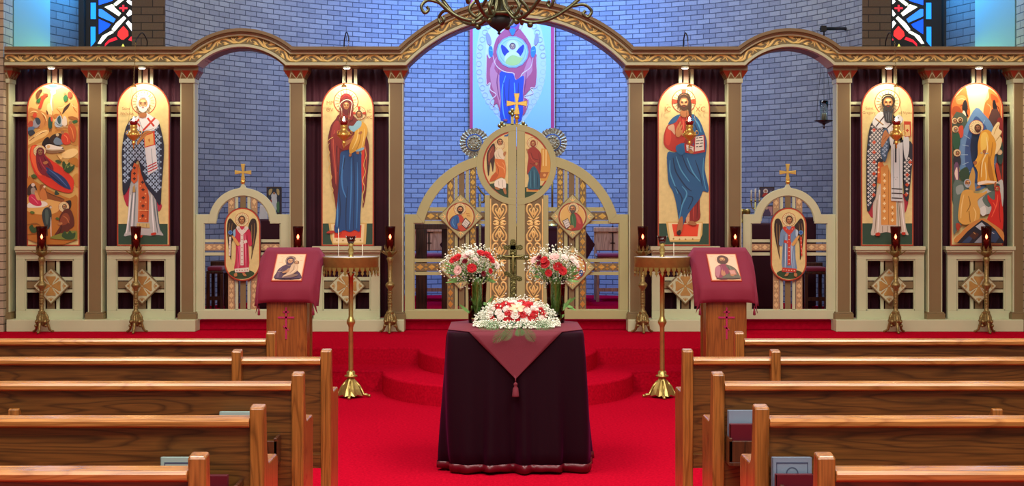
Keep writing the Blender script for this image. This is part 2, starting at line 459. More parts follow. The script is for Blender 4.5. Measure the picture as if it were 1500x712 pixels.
ret('wall_pilaster_right', [(ap1[0], ap1[1]+.03), (ap1[0], 15.12), (xl1, 15.12), (xl1, 15.5)], DARKB)
LA, LB = (XX(120, 15.3), 15.3), (-4.85, 14.05)
RA, RB = (XX(1381, 15.3), 15.3), (5.11, 14.05)
def lerp2(a, b, t): return (a[0]+(b[0]-a[0])*t, a[1]+(b[1]-a[1])*t)
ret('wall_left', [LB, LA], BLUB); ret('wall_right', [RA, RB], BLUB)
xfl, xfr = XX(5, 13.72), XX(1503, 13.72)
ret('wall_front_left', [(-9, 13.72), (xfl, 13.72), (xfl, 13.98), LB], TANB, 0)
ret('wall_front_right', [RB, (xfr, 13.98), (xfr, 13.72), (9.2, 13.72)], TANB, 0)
mb = MB(); mb.box(-9, 9.2, -3, 18.3, 6.5, 6.6); struct('ceiling', mb, CEIL)
mb = MB(); mb.box(-9.1, -9, -3, 13.8, 0, 6.5); struct('wall_nave_left', mb, CEIL)
mb = MB(); mb.box(9.2, 9.3, -3, 13.8, 0, 6.5); struct('wall_nave_right', mb, CEIL)
mb = MB(); mb.box(-9, 9.2, -3, 12.4, -.1, 0); struct('floor', mb, CARPET)
# stepped sanctuary platform with two rounded bays
def steplev(name, ych, z0, z1, a, b, xm, cm):
    pts = [(-9, 14.02), (-9, ych)]
    pts += [(xm-a*cos(pi*i/28), ych-b*sin(pi*i/28)) for i in range(29)]
    pts += [(9.2, ych), (9.2, 14.02)]
    r = .018; mb = MB(); n = len(pts)
    P = [Vector(p) for p in pts]
    def off(d):
        out = []
        for i in range(n):
            if i in (0, n-1): out.append(P[i].copy()); continue
            e1 = (P[i]-P[i-1]).normalized(); e2 = (P[i+1]-P[i]).normalized()
            n1 = Vector((-e1.y, e1.x)); n2 = Vector((-e2.y, e2.x)); m = (n1+n2).normalized()
            out.append(P[i]-m*d if True else 0)
        return out
    lev = [(0, z0), (0, z1-r), (-.3*r, z1-.3*r), (-r, z1)]
    for d, z in lev:
        for p in off(d): mb.v.append((p.x, p.y, z))
    for k in range(len(lev)-1):
        for i in range(n-1):
            mb.f.append([k*n+i, k*n+i+1, (k+1)*n+i+1, (k+1)*n+i]); mb.m.append(0); mb.c.append(None); mb.sm.append(k > 0)
    mb.f.append([3*n+i for i in range(n)]); mb.m.append(0); mb.c.append(None); mb.sm.append(False)
    return struct(name, mb, cm)
steplev('floor_lower_step', 11.71, 0, .162, 1.02, 1.1, .06, CARPET)
steplev('floor_platform', 12.2, .162, .303, .76, 1.05, .06, CARPET)
mb = MB(); mb.box(-5.2, 5.4, 13.93, 18.3, .303, .40); struct('floor_sanctuary', mb, CARPET2, bev=.012)
# luminous side panels catching the coloured daylight, and the stained glass windows
PANEL = mat('frosted_pane', C(128, 160, 158), rough=.6)
for nm, A, B, t0, t1, sg in (('window_3', LA, LB, .46, .92, 1), ('window_4', RA, RB, .45, .94, -1)):
    a, b = lerp2(A, B, t0), lerp2(A, B, t1)
    nx = Vector((b[1]-a[1], -(b[0]-a[0]))).normalized()
    if nx.x*sg < 0: nx = -nx
    mb = MB()
    v = []
    for (x, y) in (a, b):
        for d in (-.01, .02):
            v += [(x+nx.x*d, y+nx.y*d, 2.2), (x+nx.x*d, y+nx.y*d, 6.2)]
    mb.add(v, [(0, 1, 3, 2), (4, 6, 7, 5), (0, 4, 5, 1), (2, 3, 7, 6), (1, 5, 7, 3), (0, 2, 6, 4)])
    struct(nm, mb, PANEL)
LEAD = mat('window_leading', C(30, 26, 20), rough=.6)
STAIN = attrmat('stained_glass', .2, emit=1.15)
SG = '''
@ 0 0 5
L 29f 665,20 703,20 703,140 665,140
L 29f 665,196 700,196 700,300 688,320 665,343
L 26f 724,-40 830,0 820,8 724,38
L 38f 724,66 745,66 848,140 832,167 724,120
L 15e 724,138 812,178 798,200 724,252
L efffe0 832,28 872,-4 915,-6 850,46
L f8ffe8 765,52 818,32 838,36 838,52 888,98 872,120 830,92
L ffffff 926,10 940,-4 985,22 990,55 940,26
L ffffff 950,70 978,92 978,100 940,122 925,104
L fbfff0 908,118 926,134 850,220 835,234 818,214 850,170
L ffffff 940,150 985,195 990,235 968,232 922,170
L fbffee 820,224 834,240 790,262 738,322 716,320 750,262
L e33 905,190 940,230 942,262 905,292 890,290 860,262 866,232
L d23 850,270 862,290 800,312 768,342 770,320 800,290
L e34 960,268 980,270 978,306 940,294
L ee6 902,320 916,346 888,346
L 7c3 712,340 735,340 735,348 712,348
O fff 978,246,6
T e34 14 874,60 934,60
T e34 14 904,36 904,84
'''
def stained(name, mirror, x0, x1):
    Y = 15.32
    mb = MB(); mb.box(XX(x0, Y), XX(x1, Y), Y, Y+.05, 1.2, 6.3); fr = struct(name, mb, LEAD)
    p = Paint(Y-.004)
    def wr(a, b, l):
        if mirror: a = 1500-a-3
        q = W(a, b, Y); return (q[0], Y-.004-l*.3, q[2])
    p.warp = wr
    for rep in (0, 1, 2):
        p.dsl(SG.replace('@ 0 0 5', '@ 0 %g 5' % (-rep*72)))
    if mirror:
        pass
    o = obj('window_glass', p.mb, STAIN, fr)
    o['label'] = 'blue red and white leaded glass pieces'
    # timber jambs
    mb = MB()
    mb.box(XX(x0, Y)-.03, XX(x0, Y)+.03, Y-.08, Y+.05, 1.2, 6.3); mb.box(XX(x1, Y)-.02, XX(x1, Y)+.02, Y-.08, Y+.05, 1.2, 6.3)
    obj('window_frame', mb, LEAD, fr)
stained('window_1', False, 122, 199)
stained('window_2', True, 1300, 1382)

# ================================================================== icon screen
Y0 = 13.8
scr = thing('icon_screen', 'long taupe and cream arched icon screen with carved vine frieze behind the red steps', 'icon screen', (XX(756, Y0), Y0, .303))
# cornice path in elevation px; o = distance outward from the lower edge
ARC = [(353, 160, 89), (756, 246, 218), (1157, 160, 89)]
XL, XR = 6, 1503
def path(o, n=24):
    y = 98-o; pts = [(XL, y)]
    for cx, cy, R in ARC:
        r = R+o; dx = sqrt(r*r-(cy-y)**2); a = math.atan2(cy-y, dx)
        m = n if R < 150 else 2*n
        for i in range(m+1):
            q = pi-a-(pi-2*a)*i/m
            pts.append((cx+r*cos(q), cy-r*sin(q)))
    pts.append((XR, y)); return pts
corn = MB()
for o0, o1, Yf, m in ((0, 2.5, 13.72, 0), (2.5, 6.8, 13.64, 1), (6.8, 19, 13.70, 0), (19, 22.6, 13.64, 1), (22.6, 25, 13.60, 0), (25, 30, 13.57, 0)):
    corn.band(path(o0), path(o1), Yf, 13.97-Yf, m)
cornice = obj('cornice', corn, [BROWN, CREAM], scr, bev=.004)
# carved vine: one period is 398 units long, v 175..275 across
def pstep():
    segs = []; o = 13; y = 98-o; x = 8.0
    for cx, cy, R in ARC[:2]:
        r = R+o; dx = sqrt(r*r-(cy-y)**2); a = math.atan2(cy-y, dx)
        segs.append(('f', x, cx-dx, cx-dx-x)); segs.append(('a', cx, cy, R, pi-a, pi-2*a, r*(pi-2*a))); x = cx+dx
    return segs
SEGS = pstep()
def atpath(s, o):
    for g in SEGS:
        L = g[-1]
        if s <= L or g is SEGS[-1]:
            if g[0] == 'f': return (g[1]+s, 98-o)
            q = g[4]-g[5]*s/L; r = g[3]+o
            return (g[1]+r*cos(q), g[2]-r*sin(q))
        s -= L
HALF = sum(g[-1] for g in SEGS[:3])+SEGS[3][-1]/2
VINE = [([5, 9, 12, 13, 13, 10, 4], [(150, 248), (124, 225), (140, 195), (190, 186), (250, 215), (300, 250), (352, 268)]),
        ([3, 7, 8, 6, 2], [(185, 200), (225, 212), (262, 238), (300, 262), (340, 270)]),
        ([3, 12, 16, 12, 3], [(160, 232), (185, 236), (200, 248), (225, 262), (245, 266)]),
        ([2, 9, 10, 2], [(168, 262), (185, 262), (205, 266), (222, 268)]),
        ([2, 10, 11, 3], [(285, 184), (292, 205), (305, 230), (325, 248)]),
        ([2, 7, 2], [(310, 192), (312, 212), (322, 235)]),
        ([5, 9, 12, 13, 13, 10, 4], [(348, 200), (320, 222), (338, 252), (388, 263), (448, 232), (498, 200), (552, 183)]),
        ([3, 7, 8, 6, 2], [(385, 250), (425, 236), (462, 212), (500, 190), (540, 181)]),
        ([3, 12, 16, 12, 3], [(358, 214), (383, 210), (398, 200), (423, 188), (443, 183)]),
        ([2, 9, 10, 2], [(366, 186), (384, 186), (403, 183), (420, 181)]),
        ([2, 10, 11, 3], [(483, 264), (490, 245), (503, 220), (523, 202)])]
vine = MB(); per = 45.3; K = per/398
nper = int(HALF/per)
per2 = HALF/(nper+.12)
for k in range(nper+1):
    for w, pts in VINE:
        raw = []
        for u, v in pts: raw.append(((u-120)/398, v))
        pp = smooth(raw, False, 3); ww = smooth([(a, 0) for a in (w+[w[-1]]*9)[:len(pts)]], False, 3)
        s_ = [(k+u)*per2 for u, v in pp]
        if max(s_) > HALF or min(s_) < 0: 
            if max(s_) > HALF+3: continue
        P = [atpath(max(0, a), 19-(v-172)/(280-172)*12.4) for a, (u, v) in zip(s_, pp)]
        wd = [a[0]*.205 for a in ww]
        for mir in (0, 1):
            Q = [(1512-a, b) for a, b in P] if mir else P
            vine.ridge(Q, wd, 13.699, .012)
obj('vine_carving', vine, GOLD, cornice)
# columns
CAPRED = BRICKRED
for i, (a, b) in enumerate(((-7, 14), (128.5, 149.5), (264, 285), (424, 445), (569.5, 590.5), (921.5, 942.5), (1065.5, 1086.5), (1225.5, 1246.5), (1359.5, 1380.5), (1484, 1505))):
    Yc = 13.80
    mb = MB()
    x0, x1 = XX(a, Yc), XX(b, Yc); zt, zb = ZZ(118, Yc), ZZ(468, Yc)
    if i in (0, 9): x0, x1 = (XX(5, 13.99)+.012, x1) if i == 0 else (x0, XX(1503, 13.99)-.012)
    mb.box(x0, x1, Yc+.004, Yc+.164, zb, zt, 1)
    e = .011
    mb.box(x0+e, x1-e, Yc-.002, Yc+.02, zb, zt, 0)
    col = obj('column', mb, [BROWN, CREAM], scr, bev=.003)
    # base block
    mb = MB(); mb.box(x0-(.02 if i else 0), x1+(.02 if i < 9 else 0), Yc-.03, Yc+.17, zb-.002, zb+.058, 0)
    mb.box(x0-(.012 if i else 0), x1+(.012 if i < 9 else 0), Yc-.022, Yc+.165, zb+.058, zb+.072, 0)
    obj('column_base', mb, BROWN, col, bev=.004)
    # capital: neck, flared bell with cream triangles, abacus
    mb = MB()
    z0, z1, z2, z3 = ZZ(121.5, Yc), ZZ(115.5, Yc), ZZ(104, Yc), ZZ(98, Yc)
    mb.box(x0-.006, x1+.006, Yc-.02, Yc+.17, z0, z1, 1)
    f1 = .045
    xa, xb = x0-.004, x1+.004
    lo = [(xa, Yc-.012, z1), (xb, Yc-.012, z1), (xb, Yc+.168, z1), (xa, Yc+.168, z1)]
    hi = [(xa-f1, Yc-.012-f1, z2), (xb+f1, Yc-.012-f1, z2), (xb+f1, Yc+.168, z2), (xa-f1, Yc+.168, z2)]
    mb.add(lo+hi, [(0, 1, 5, 4), (1, 2, 6, 5), (3, 0, 4, 7), (2, 3, 7, 6)], 0)
    mb.box(xa-f1, xb+f1, Yc-.012-f1, Yc+.17, z2, z3+.002, 0)
    def fr(u, v, d=.0):   # point on the slanted front face
        xx0 = xa-f1*v; xx1 = xb+f1*v
        return (xx0+(xx1-xx0)*u, Yc-.012-f1*v-d, z1+(z2-z1)*v)
    def sd(u, v, s, d=.0):
        yy0 = Yc-.012-f1*v
        x = (xb+f1*v+d) if s > 0 else (xa-f1*v-d)
        return (x, yy0+(Yc+.168-yy0)*u, z1+(z2-z1)*v)
    tri = [(.06, .0), (.29, .74), (.5, .0), (.71, .74), (.94, .0)]
    for fn in (lambda u, v, d=0: fr(u, v, d), lambda u, v, d=0: sd(u, v, 1, d), lambda u, v, d=0: sd(u, v, -1, d)):
        for q in ([(-.0, 1), (.28, 1), (.05, .1)], [(.33, 1), (.69, 1), (.5, .1)], [(.75, 1), (1, 1), (.96, .1)]):
            mb.add([fn(u, v, .001) for u, v in q], [(0, 1, 2), (2, 1, 0)][:1], 2)
        for k in range(4):
            (u0, v0), (u1, v1) = tri[k], tri[k+1]
            mb.add([fn(u0-.024, v0, .004), fn(u0+.024, v0, .004), fn(u1+.024, v1, .004), fn(u1-.024, v1, .004)], [(0, 1, 2, 3)], 1)
    obj('capital', mb, [BROWN, CREAM, CAPRED], col)
# plinth runs under the columns and panels
for a, b in ((6, 286), (424, 592), (920, 1088), (1225, 1501)):
    mb = MB(); Yp = 13.72
    if a == 6: x0 = XX(6, 13.72)+.02
    else: x0 = XX(a, Yp)
    x1 = XX(b, Yp) if b < 1500 else XX(1503, 13.72)-.02
    mb.box(x0, x1, Yp, 13.98, .304, ZZ(467.5, Y0), 0)
    obj('plinth', mb, CREAM, scr, bev=.006)
# dado panels, cross slats, diamonds
BAYS = [(22, 122.5, 74.5), (155.5, 257, 208), (458, 557.5, 508), (954, 1054, 1004), (1254.5, 1355, 1302.5), (1387, 1487, 1434)]
def maltese(p, cx, cy, R, arm, flare, body, ray):
    pass
for a, b, dc in BAYS:
    Yp = 13.86; mb = MB()
    mb.pbox(a+1, b-1, 371, 380, Yp, .05, 0); mb.pbox(a+1, b-1, 455, 468, Yp, .05, 0)
    mb.pbox(a+1, a+14.5, 380, 455, Yp, .05, 0); mb.pbox(b-14.5, b-1, 380, 455, Yp, .05, 0)
    # inner bead, cap moulding
    for q in ((a+14.5, b-14.5, 380, 382), (a+14.5, b-14.5, 453, 455), (a+14.5, a+16.5, 380, 455), (b-16.5, b-14.5, 380, 455)):
        mb.pbox(*q, Yp+.012, .03, 0)
    mb.pbox(a-1, b+1, 361, 366.5, 13.79, .12, 0); mb.pbox(a, b, 366.5, 369.5, 13.81, .1, 0); mb.pbox(a+.5, b-.5, 369.5, 371.5, 13.835, .07, 0)
    pan = obj('dado_panel', mb, CREAM, scr, bev=.003)
    mb = MB(); ys = (406, 411, 412.5, 422.5, 424, 428.5)
    for k, m in ((0, 1), (2, 0), (4, 1)):
        mb.pbox(a+14.5, b-14.5, ys[k]+.0, ys[k+1], 13.885+(.004 if m == 0 else 0), .02, m)
    for o0, o1, m in ((-12.5, -8, 1), (-5.5, 5.5, 0), (8, 12.5, 1)):
        mb.pbox(dc+o0, dc+o1, 380, 456, 13.893+(.004 if m == 0 else 0), .02, m)
    obj('cross_slats', mb, [BROWN, CREAM], pan)
    cy = 419; R = 27
    mb = MB(); mb.pprism([(dc, cy-R), (dc+R, cy), (dc, cy+R), (dc-R, cy)], 13.832, .045, 0)
    r2 = R-2; mb.pprism([(dc, cy-r2), (dc+r2, cy), (dc, cy+r2), (dc-r2, cy)], 13.828, .006, 1)
    for q in range(4):
        ca, sa = cos(q*pi/2), sin(q*pi/2)
        rot = lambda x, y: (dc+x*ca-y*sa, cy+x*sa+y*ca)
        mb.pprism([rot(1, -1.2), rot(14.5, -7.2), rot(14, 0), rot(14.5, 7.2), rot(1, 1.2)], 13.823, .006, 2)
        for dd in (-.34, 0, .34):     # rays between the arms
            an = pi/4+dd*.9; r0, r1 = 5, (16.5 if dd == 0 else 14.5)
            mb.pprism([rot(r0*cos(an), r0*sin(an)), rot(r1*cos(an-.09), r1*sin(an-.09)), rot(r1*cos(an+.09), r1*sin(an+.09))], 13.8245, .005, 2)
        mb.pprism([rot(17.5, 0), rot(20, -2.2), rot(22.5, 0), rot(20, 2.2)], 13.8245, .005, 2)
        mb.pprism([rot(16.5, 0), rot(19, -4.2), rot(20, -3.2)], 13.8245, .005, 2); mb.pprism([rot(16.5, 0), rot(19, 4.2), rot(20, 3.2)], 13.8245, .005, 2)
    obj('diamond_plaque', mb, [BROWN, CREAM, OCHRE], pan, bev=.0015)
# slats behind the icons
ICX = [77, 210, 509, 1002, 1300, 1431]
for (a, b), ic in zip(((13, 129), (149, 264), (444, 570), (942, 1066), (1246, 1360), (1380, 1485)), ICX):
    mb = MB(); Yb = 13.89
    mb.pbox(a, b, 149, 153, Yb, .03, 1); mb.pbox(a, b, 155.5, 164, Yb+.003, .03, 0); mb.pbox(a, b, 167, 170.8, Yb, .03, 1)
    obj('horizontal_slats', mb, [BROWN, CREAM], scr)
    mb = MB()
    mb.pbox(ic-7.5, ic-3, 97, 166, Yb+.012, .03, 1); mb.pbox(ic-.5, ic+6.5, 97, 166, Yb+.014, .03, 0); mb.pbox(ic+9.5, ic+14, 97, 166, Yb+.012, .03, 1)
    obj('vertical_slats', mb, [mat('spotlit_brown_slat', C(196, 160, 132), rough=.45) if 'spotlit_brown_slat' not in bpy.data.materials else bpy.data.materials['spotlit_brown_slat'], CREAM], scr)  # middle slat: brown paint, with the spotlight's white wash mixed into its colour
# curtains behind each bay
CURL = ['left of the nativity scene icon bay, far left', 'behind the grey bearded bishop icon', 'behind the tall mother and child icon', 'behind the tall blue robed bearded figure icon', 'behind the dark bearded bishop icon', 'behind the descent icon at far right']
CURL[0] = 'behind the rocky nativity icon at far left'
for (a, b), lb in zip(((11, 131), (147, 266), (442, 572), (940, 1069), (1244, 1362), (1378, 1487)), CURL):
    Yv = 14.03; x0, x1 = XX(a, Yv), XX(b, Yv); n = 150; mb = MB(); rnd = random.Random(a)
    ph = [rnd.uniform(0, 6) for _ in range(4)]
    zs = [ZZ(96, Yv), ZZ(180, Yv), ZZ(300, Yv), .42]
    for j, z in enumerate(zs):
        for i in range(n+1):
            u = i/n; x = x0+(x1-x0)*u
            y = Yv+.012*sin(u*62+ph[0]+.15*j)+.006*sin(u*101+ph[1])+.006*sin(u*23+ph[2]-.2*j)
            mb.v.append((x, y, z))
    for j in range(3):
        for i in range(n):
            mb.f.append([j*(n+1)+i, (j+1)*(n+1)+i, (j+1)*(n+1)+i+1, j*(n+1)+i+1]); mb.m.append(0); mb.c.append(None); mb.sm.append(True)
    o = obj('curtain', mb, VELVET, solid=.003)
    tag(o, 'dark maroon velvet curtain hanging '+lb, 'curtain')
# recessed spots under the cornice
SPOTL = ['nativity icon at far left', 'grey bearded bishop icon', 'mother and child icon', 'blue robed bearded figure icon', 'dark bearded bishop icon', 'descent icon at far right']
for px, lb in zip((75, 208, 508, 1003.5, 1302, 1434), SPOTL):
    x = XX(px, 13.69); z = ZZ(98, 13.69)
    t = thing('spotlight', 'small lit spotlight under the frieze above the '+lb, 'spotlight', (x, 13.69, z))
    mb = MB(); mb.lathe(x, 13.69, [(.036, z-.012), (.038, z+.004)], 20); obj('rim', mb, CREAM, t)
    mb = MB(); mb.lathe(x, 13.69, [(.0005, z-.022), (.02, z-.02), (.032, z-.0125)], 20); obj('lens', mb, LAMPW, t)
# ================================================================== gates
def inpoly(x, y, P):
    c = False; j = len(P)-1
    for i in range(len(P)):
        if (P[i][1] > y) != (P[j][1] > y) and x < (P[j][0]-P[i][0])*(y-P[i][1])/(P[j][1]-P[i][1])+P[i][0]: c = not c
        j = i
    return c
_dsl = Paint.dsl
def dsl2(s, txt):
    """adds G colour size step outline...: a lattice of little crosses inside an outline"""
    buf = []
    for ln in txt.strip().split('\n'):
        t = ln.split()
        if t and t[0] == 'G':
            if buf: _dsl(s, '\n'.join(buf)); buf = []
            w, st = float(t[2]), float(t[3]); P = [tuple(map(float, q.split(','))) for q in t[4:]]
            xs = [p[0] for p in P]; ys = [p[1] for p in P]; r = 0; y = min(ys)+st*.4
            while y < max(ys):
                x = min(xs)+(st*.5 if r % 2 else 0)
                while x < max(xs):
                    if all(inpoly(x+a*w*.45, y+b*w*.45, P) for a, b in ((1, 0), (-1, 0), (0, 1), (0, -1))):
                        L = s.L; s.stroke(HX(t[1]), w*.34, [(x-w/2, y), (x+w/2, y)], False, False); s.stroke(HX(t[1]), w*.34, [(x, y-w/2), (x, y+w/2)], False, False); s.L = L
                    x += st
                y += st*.55 if len(t[3]) else st; r += 1
            s.L += 2
        else: buf.append(ln)
    if buf: _dsl(s, '\n'.join(buf))
Paint.dsl = dsl2

def lozenges(mb, a, b, c, d, Y, m):
    """row of gilded lozenges with leaf tips along a strip (px rectangle)"""
    vert = (d-c) > (b-a)
    L, w = ((d-c), (b-a)) if vert else ((b-a), (d-c))
    n = max(1, round(L/(w*1.9))); st = L/n; mid = ((a+b)/2 if vert else (c+d)/2); s0 = c if vert else a
    T = (lambda u, v: (mid+v, s0+u)) if vert else (lambda u, v: (s0+u, mid+v))
    h = w*.43
    for k in range(n):
        o = st*(k+.5)
        mb.pprism([T(o-st*.30, 0), T(o, -h), T(o+st*.30, 0), T(o, h)], Y, .006, m)
        mb.ridge([T(o-st*.20, 0), T(o+st*.20, 0)], .9, Y, .004, m)
        for sg in (-1, 1):
            mb.pprism([T(o+st*.5-.2, sg*h*.15), T(o+st*.36, sg*h*.55), T(o+st*.5-.2, sg*h), T(o+st*.5+.4, sg*h*.6)], Y, .006, m)
            mb.pprism([T(o-st*.5+.2, sg*h*.15), T(o-st*.36, sg*h*.55), T(o-st*.5+.2, sg*h), T(o-st*.5-.4, sg*h*.6)], Y, .006, m)
HEART = [([2, 3, 3, 2.4, 1.5], [(0, 25), (5, 19), (9.6, 11), (8.6, 3), (4, 1.5), (2.2, 5), (4, 8)]),
         ([1.5, 2.6, 1.2], [(0, 21), (3, 15), (5.8, 10), (4.5, 6.5)]),
         ([1.5, 3.4, 1], [(0, 17), (1.6, 12), (0, 6)]),
         ([1, 2.6, 1.5], [(1, 27), (5, 25.5), (9.5, 27.5)]),
         ([1, 2.2, 1], [(.5, 28), (4, 29.5), (8, 32)]),
         ([1, 2.4, 1], [(.5, 24), (4, 22.5), (8, 20)])]
EV = {}   # evangelist medallions, painted in crop px
EV['a'] = '''
@ 640 270 5.479
O e0bc6a 187,250,104
R 9c3c20 187,250,110,9
R e8d49a 187,250,100,3
H 182,188,48
P 7a3020 95,300 110,260 150,235 190,235 215,270 240,340 225,362 180,366 130,345
P c04a30 170,240 200,245 222,290 240,345 215,362 190,366 165,330 160,280
P 2a64a0 104,300 118,262 150,238 172,250 178,290 165,320 160,352 120,335
S 5a94c8 8 130,270 125,300 140,330
S 1a3c70 7 155,255 160,290 150,330
L 3a3028 190,312 226,256 270,300 234,352
L d8d4c4 197,311 227,266 262,299 232,342
T 8a8478 3 208,312 236,336
T 8a8478 3 216,300 244,324
T 8a8478 3 224,288 252,312
P b07844 160,312 180,296 200,302 196,316 172,326
F 185,196,26 a87040 2a1a12 2a1a12 - .15
T a8703c 3 232,222 260,226
T a8703c 3 238,240 264,242
'''
EV['b'] = '''
@ 770 270 3.96
O e0bc6a 270,183,75
R 9c3c20 270,183,79,7
R e8d49a 270,183,72,2
H 275,135,32
P a83a38 262,250 256,180 272,160 300,165 325,200 330,240 315,258 280,262
P c85a50 290,170 308,190 318,225 300,215
P 3c6a40 258,178 272,160 285,175 292,210 286,248 262,235 256,205
S 5e9060 5 268,180 272,215 276,240
L 4a4438 210,208 242,192 262,236 232,258
L d8d6cc 215,210 241,197 257,234 233,251
T 8a8478 2.5 222,214 244,203
T 8a8478 2.5 228,226 250,215
T 8a8478 2.5 232,238 254,228
P b07844 252,236 268,232 280,244 262,252
F 271,140,20 a87040 6a6a5a 55564a - -.2
'''
EV['c'] = '''
@ 770 270 3.96
O e0bc6a 283,480,70
R 9c3c20 283,480,73,7
H 282,432,28
P d0532c 262,545 258,490 275,465 305,470 330,510 325,535 295,556
P e8743c 285,480 310,500 305,535 280,520
P 2c5c98 318,500 340,495 338,525 322,530
P 2c5c98 250,525 270,520 268,556 250,550
F 280,440,19 a87040 3a2418 4a3020 - -.1
'''
def mirrorp(p):
    return p
def diamond(parent, dc, cy, R, key, src, mir, label):
    Y = 13.835
    mb = MB(); mb.pprism([(dc, cy-R), (dc+R, cy), (dc, cy+R), (dc-R, cy)], Y, .03, 0)
    r2 = R-1.6; mb.pprism([(dc, cy-r2), (dc+r2, cy), (dc, cy+r2), (dc-r2, cy)], Y-.003, .006, 1)
    for q in range(4):
        an = q*pi/2; ca, sa = cos(an), sin(an)
        rot = lambda x, y: (dc+x*ca-y*sa, cy+x*sa+y*ca)
        for k in (-.5, 0, .5):
            mb.ridge([rot(22.5, 0), rot(26+(k == 0)*2, k*8)], [1.6, .8], Y-.003, .003, 2)
    d = obj('diamond_plaque', mb, [BROWN, CREAMD, GOLD], parent, bev=.002)
    p = Paint(Y-.004); sx, sy = src
    def wr(a, b, l):
        a2 = dc+(a-sx)*(-1 if mir else 1); q = W(a2, cy+(b-sy), Y); return (q[0], Y-.004-l, q[2])
    p.warp = wr; p.dsl(EV[key])
    o = obj('medallion_painting', p.mb, PAINT, d); o['label'] = label
def royal(mir, label, cat):
    M = (lambda x: 1513.4-x) if mir else (lambda x: x)
    def R4(a, b): return (min(M(a), M(b)), max(M(a), M(b)))
    Y = 13.855
    x0, x1 = R4(593, 757)
    t = thing('royal_gate', label, cat, (XX((x0+x1)/2, Y), Y, .401))
    mb = MB()
    def pb(a, b, c, d, YY=Y, th=.03, m=0): u, v = R4(a, b); mb.pbox(u, v, c, d, YY, th, m)
    pb(593, 606, 314, 455); pb(593, 756.4, 454.5, 467.5, Y-.002, .034); pb(605, 612, 314, 327); pb(611, 619, 316, 327)
    pb(710, 717.5, 286, 455); pb(744.5, 756.4, 184, 455, Y-.004, .038)
    an = [pi+.295-(0)+(1.36-.0)*0 for _ in range(1)]
    a0, a1 = pi+.30, 1.5*pi-.21
    A = [(M(729+124.8*cos(a0+(a1-a0)*i/24)), 350.7+124.8*sin(a0+(a1-a0)*i/24)) for i in range(25)]
    B = [(M(729+110.5*cos(a0-.09+(a1-a0+.09)*i/24)), 350.7+110.5*sin(a0-.09+(a1-a0+.09)*i/24)) for i in range(25)]
    mb.band(A, B, Y-.0015, .033, 0)
    # ring of the half disc
    b0, b1 = pi/2+.12, 1.5*pi-.0
    b0 = pi/2
    A = [(min(756.4, 757+59*cos(b0+(pi)*i/40)), 241.5+59*sin(b0+pi*i/40)) for i in range(41)]
    B = [(min(756.4, 757+50*cos(b0+(pi)*i/40)), 241.5+50*sin(b0+pi*i/40)) for i in range(41)]
    mb.band([(M(x), y) for x, y in A], [(M(x), y) for x, y in B], Y-.006, .04, 0)
    # fine inner bead
    pb(606, 607.5, 327, 455, Y+.01, .018); pb(606, 710, 453, 454.5, Y+.01, .018)
    fr = obj('frame', mb, CREAMD, t, bev=.003)
    # ornament panel
    mb = MB(); u, v = R4(717.3, 744.8); mb.pbox(u, v, 284, 455, Y+.006, .02, 0)
    u, v = R4(717.8, 719.6); mb.pbox(u, v, 291, 454, Y+.001, .01, 1); 
    pan = obj('ornament_panel', mb, [BROWN, GOLD], t)
    mb = MB(); cx = 731.8
    for k in range(6):
        yb = 298+28.5*k; up = k % 2 == 0
        for w, pts in HEART:
            for sg in (-1, 1):
                q = [(cx+sg*x*1.02, yb+(y if up else 28.5-y)*1.0) for x, y in pts]
                q = smooth([p for p in q if 290 < p[1] < 453.5], False, 3) if len([p for p in q if 290 < p[1] < 453.5]) > 2 else None
                if q: mb.ridge([(M(a), b) for a, b in q], [max(.8, 2.6*sin(pi*(i+1)/(len(q)+1))) for i in range(len(q))], Y+.005, .008)
    obj('heart_scroll_carving', mb, GOLD, pan)
    # lattice
    mb = MB(); YS = Y+.012
    top = lambda x: 350.7-sqrt(max(0, 117**2-(x-729)**2))
    for a, b, m in ((655, 664.8, 0), (665.8, 670.5, 1), (672, 680.3, 0), (682, 687, 1), (688, 697.3, 0)):
        u, v = R4(a, b); mb.pbox(u, v, top((a+b)/2), 455, YS+(0 if m else .003), .014, m)
    for c, d, m, xl in ((303.5, 309.8, 1, 620), (311.2, 322.2, 0, 616), (323.2, 328, 1, 607), (379, 384, 1, 606), (385.5, 396.8, 0, 606), (398, 403, 1, 606)):
        u, v = R4(xl, 711); mb.pbox(u, v, c, d, YS+.005+(0 if m else .003), .014, m)
    for a, b in ((655.6, 664.2), (688.6, 696.8)):
        u, v = R4(a, b)
        for c, d in ((top((a+b)/2)+6, 303), (330, 378), (404, 454)): mb and lozenges(mb, u, v, c, d, YS-.001, 2)
    for c, d in ((312, 321.5), (386.5, 396)):
        u, v = R4(621 if c < 350 else 607, 641); lozenges(mb, u, v, c, d, YS+.004, 2)
    obj('lattice', mb, [BROWN, CREAMD, GOLDB], t)
    # annunciation half
    mb = MB(); pts = []
    dx = 757-746.3; aa = math.acos(dx/50.5)
    for i in range(33):
        q = pi-aa+2*aa*i/32; pts.append((757+50.5*cos(q), 241.5+50.5*sin(q)))
    mb.pprism([(M(a), b) for a, b in pts], Y+.002, .02, 0)
    pin = [(757+(47.8)*cos(q), 241.5+47.8*sin(q)) for q in [pi-math.acos(12.6/47.8)+2*math.acos(12.6/47.8)*i/32 for i in range(33)]]
    mb.pprism([(M(a), b) for a, b in pin], Y+.0005, .02, 1)
    hd = obj('half_disc_icon', mb, [ICONRED, GOLDLEAF], t)
    p = Paint(Y-.001); p.dsl(ANN[mir]); o = obj('figure_painting', p.mb, PAINT, hd)
    o['label'] = 'robed woman with lowered veil' if mir else 'winged figure in white and orange'
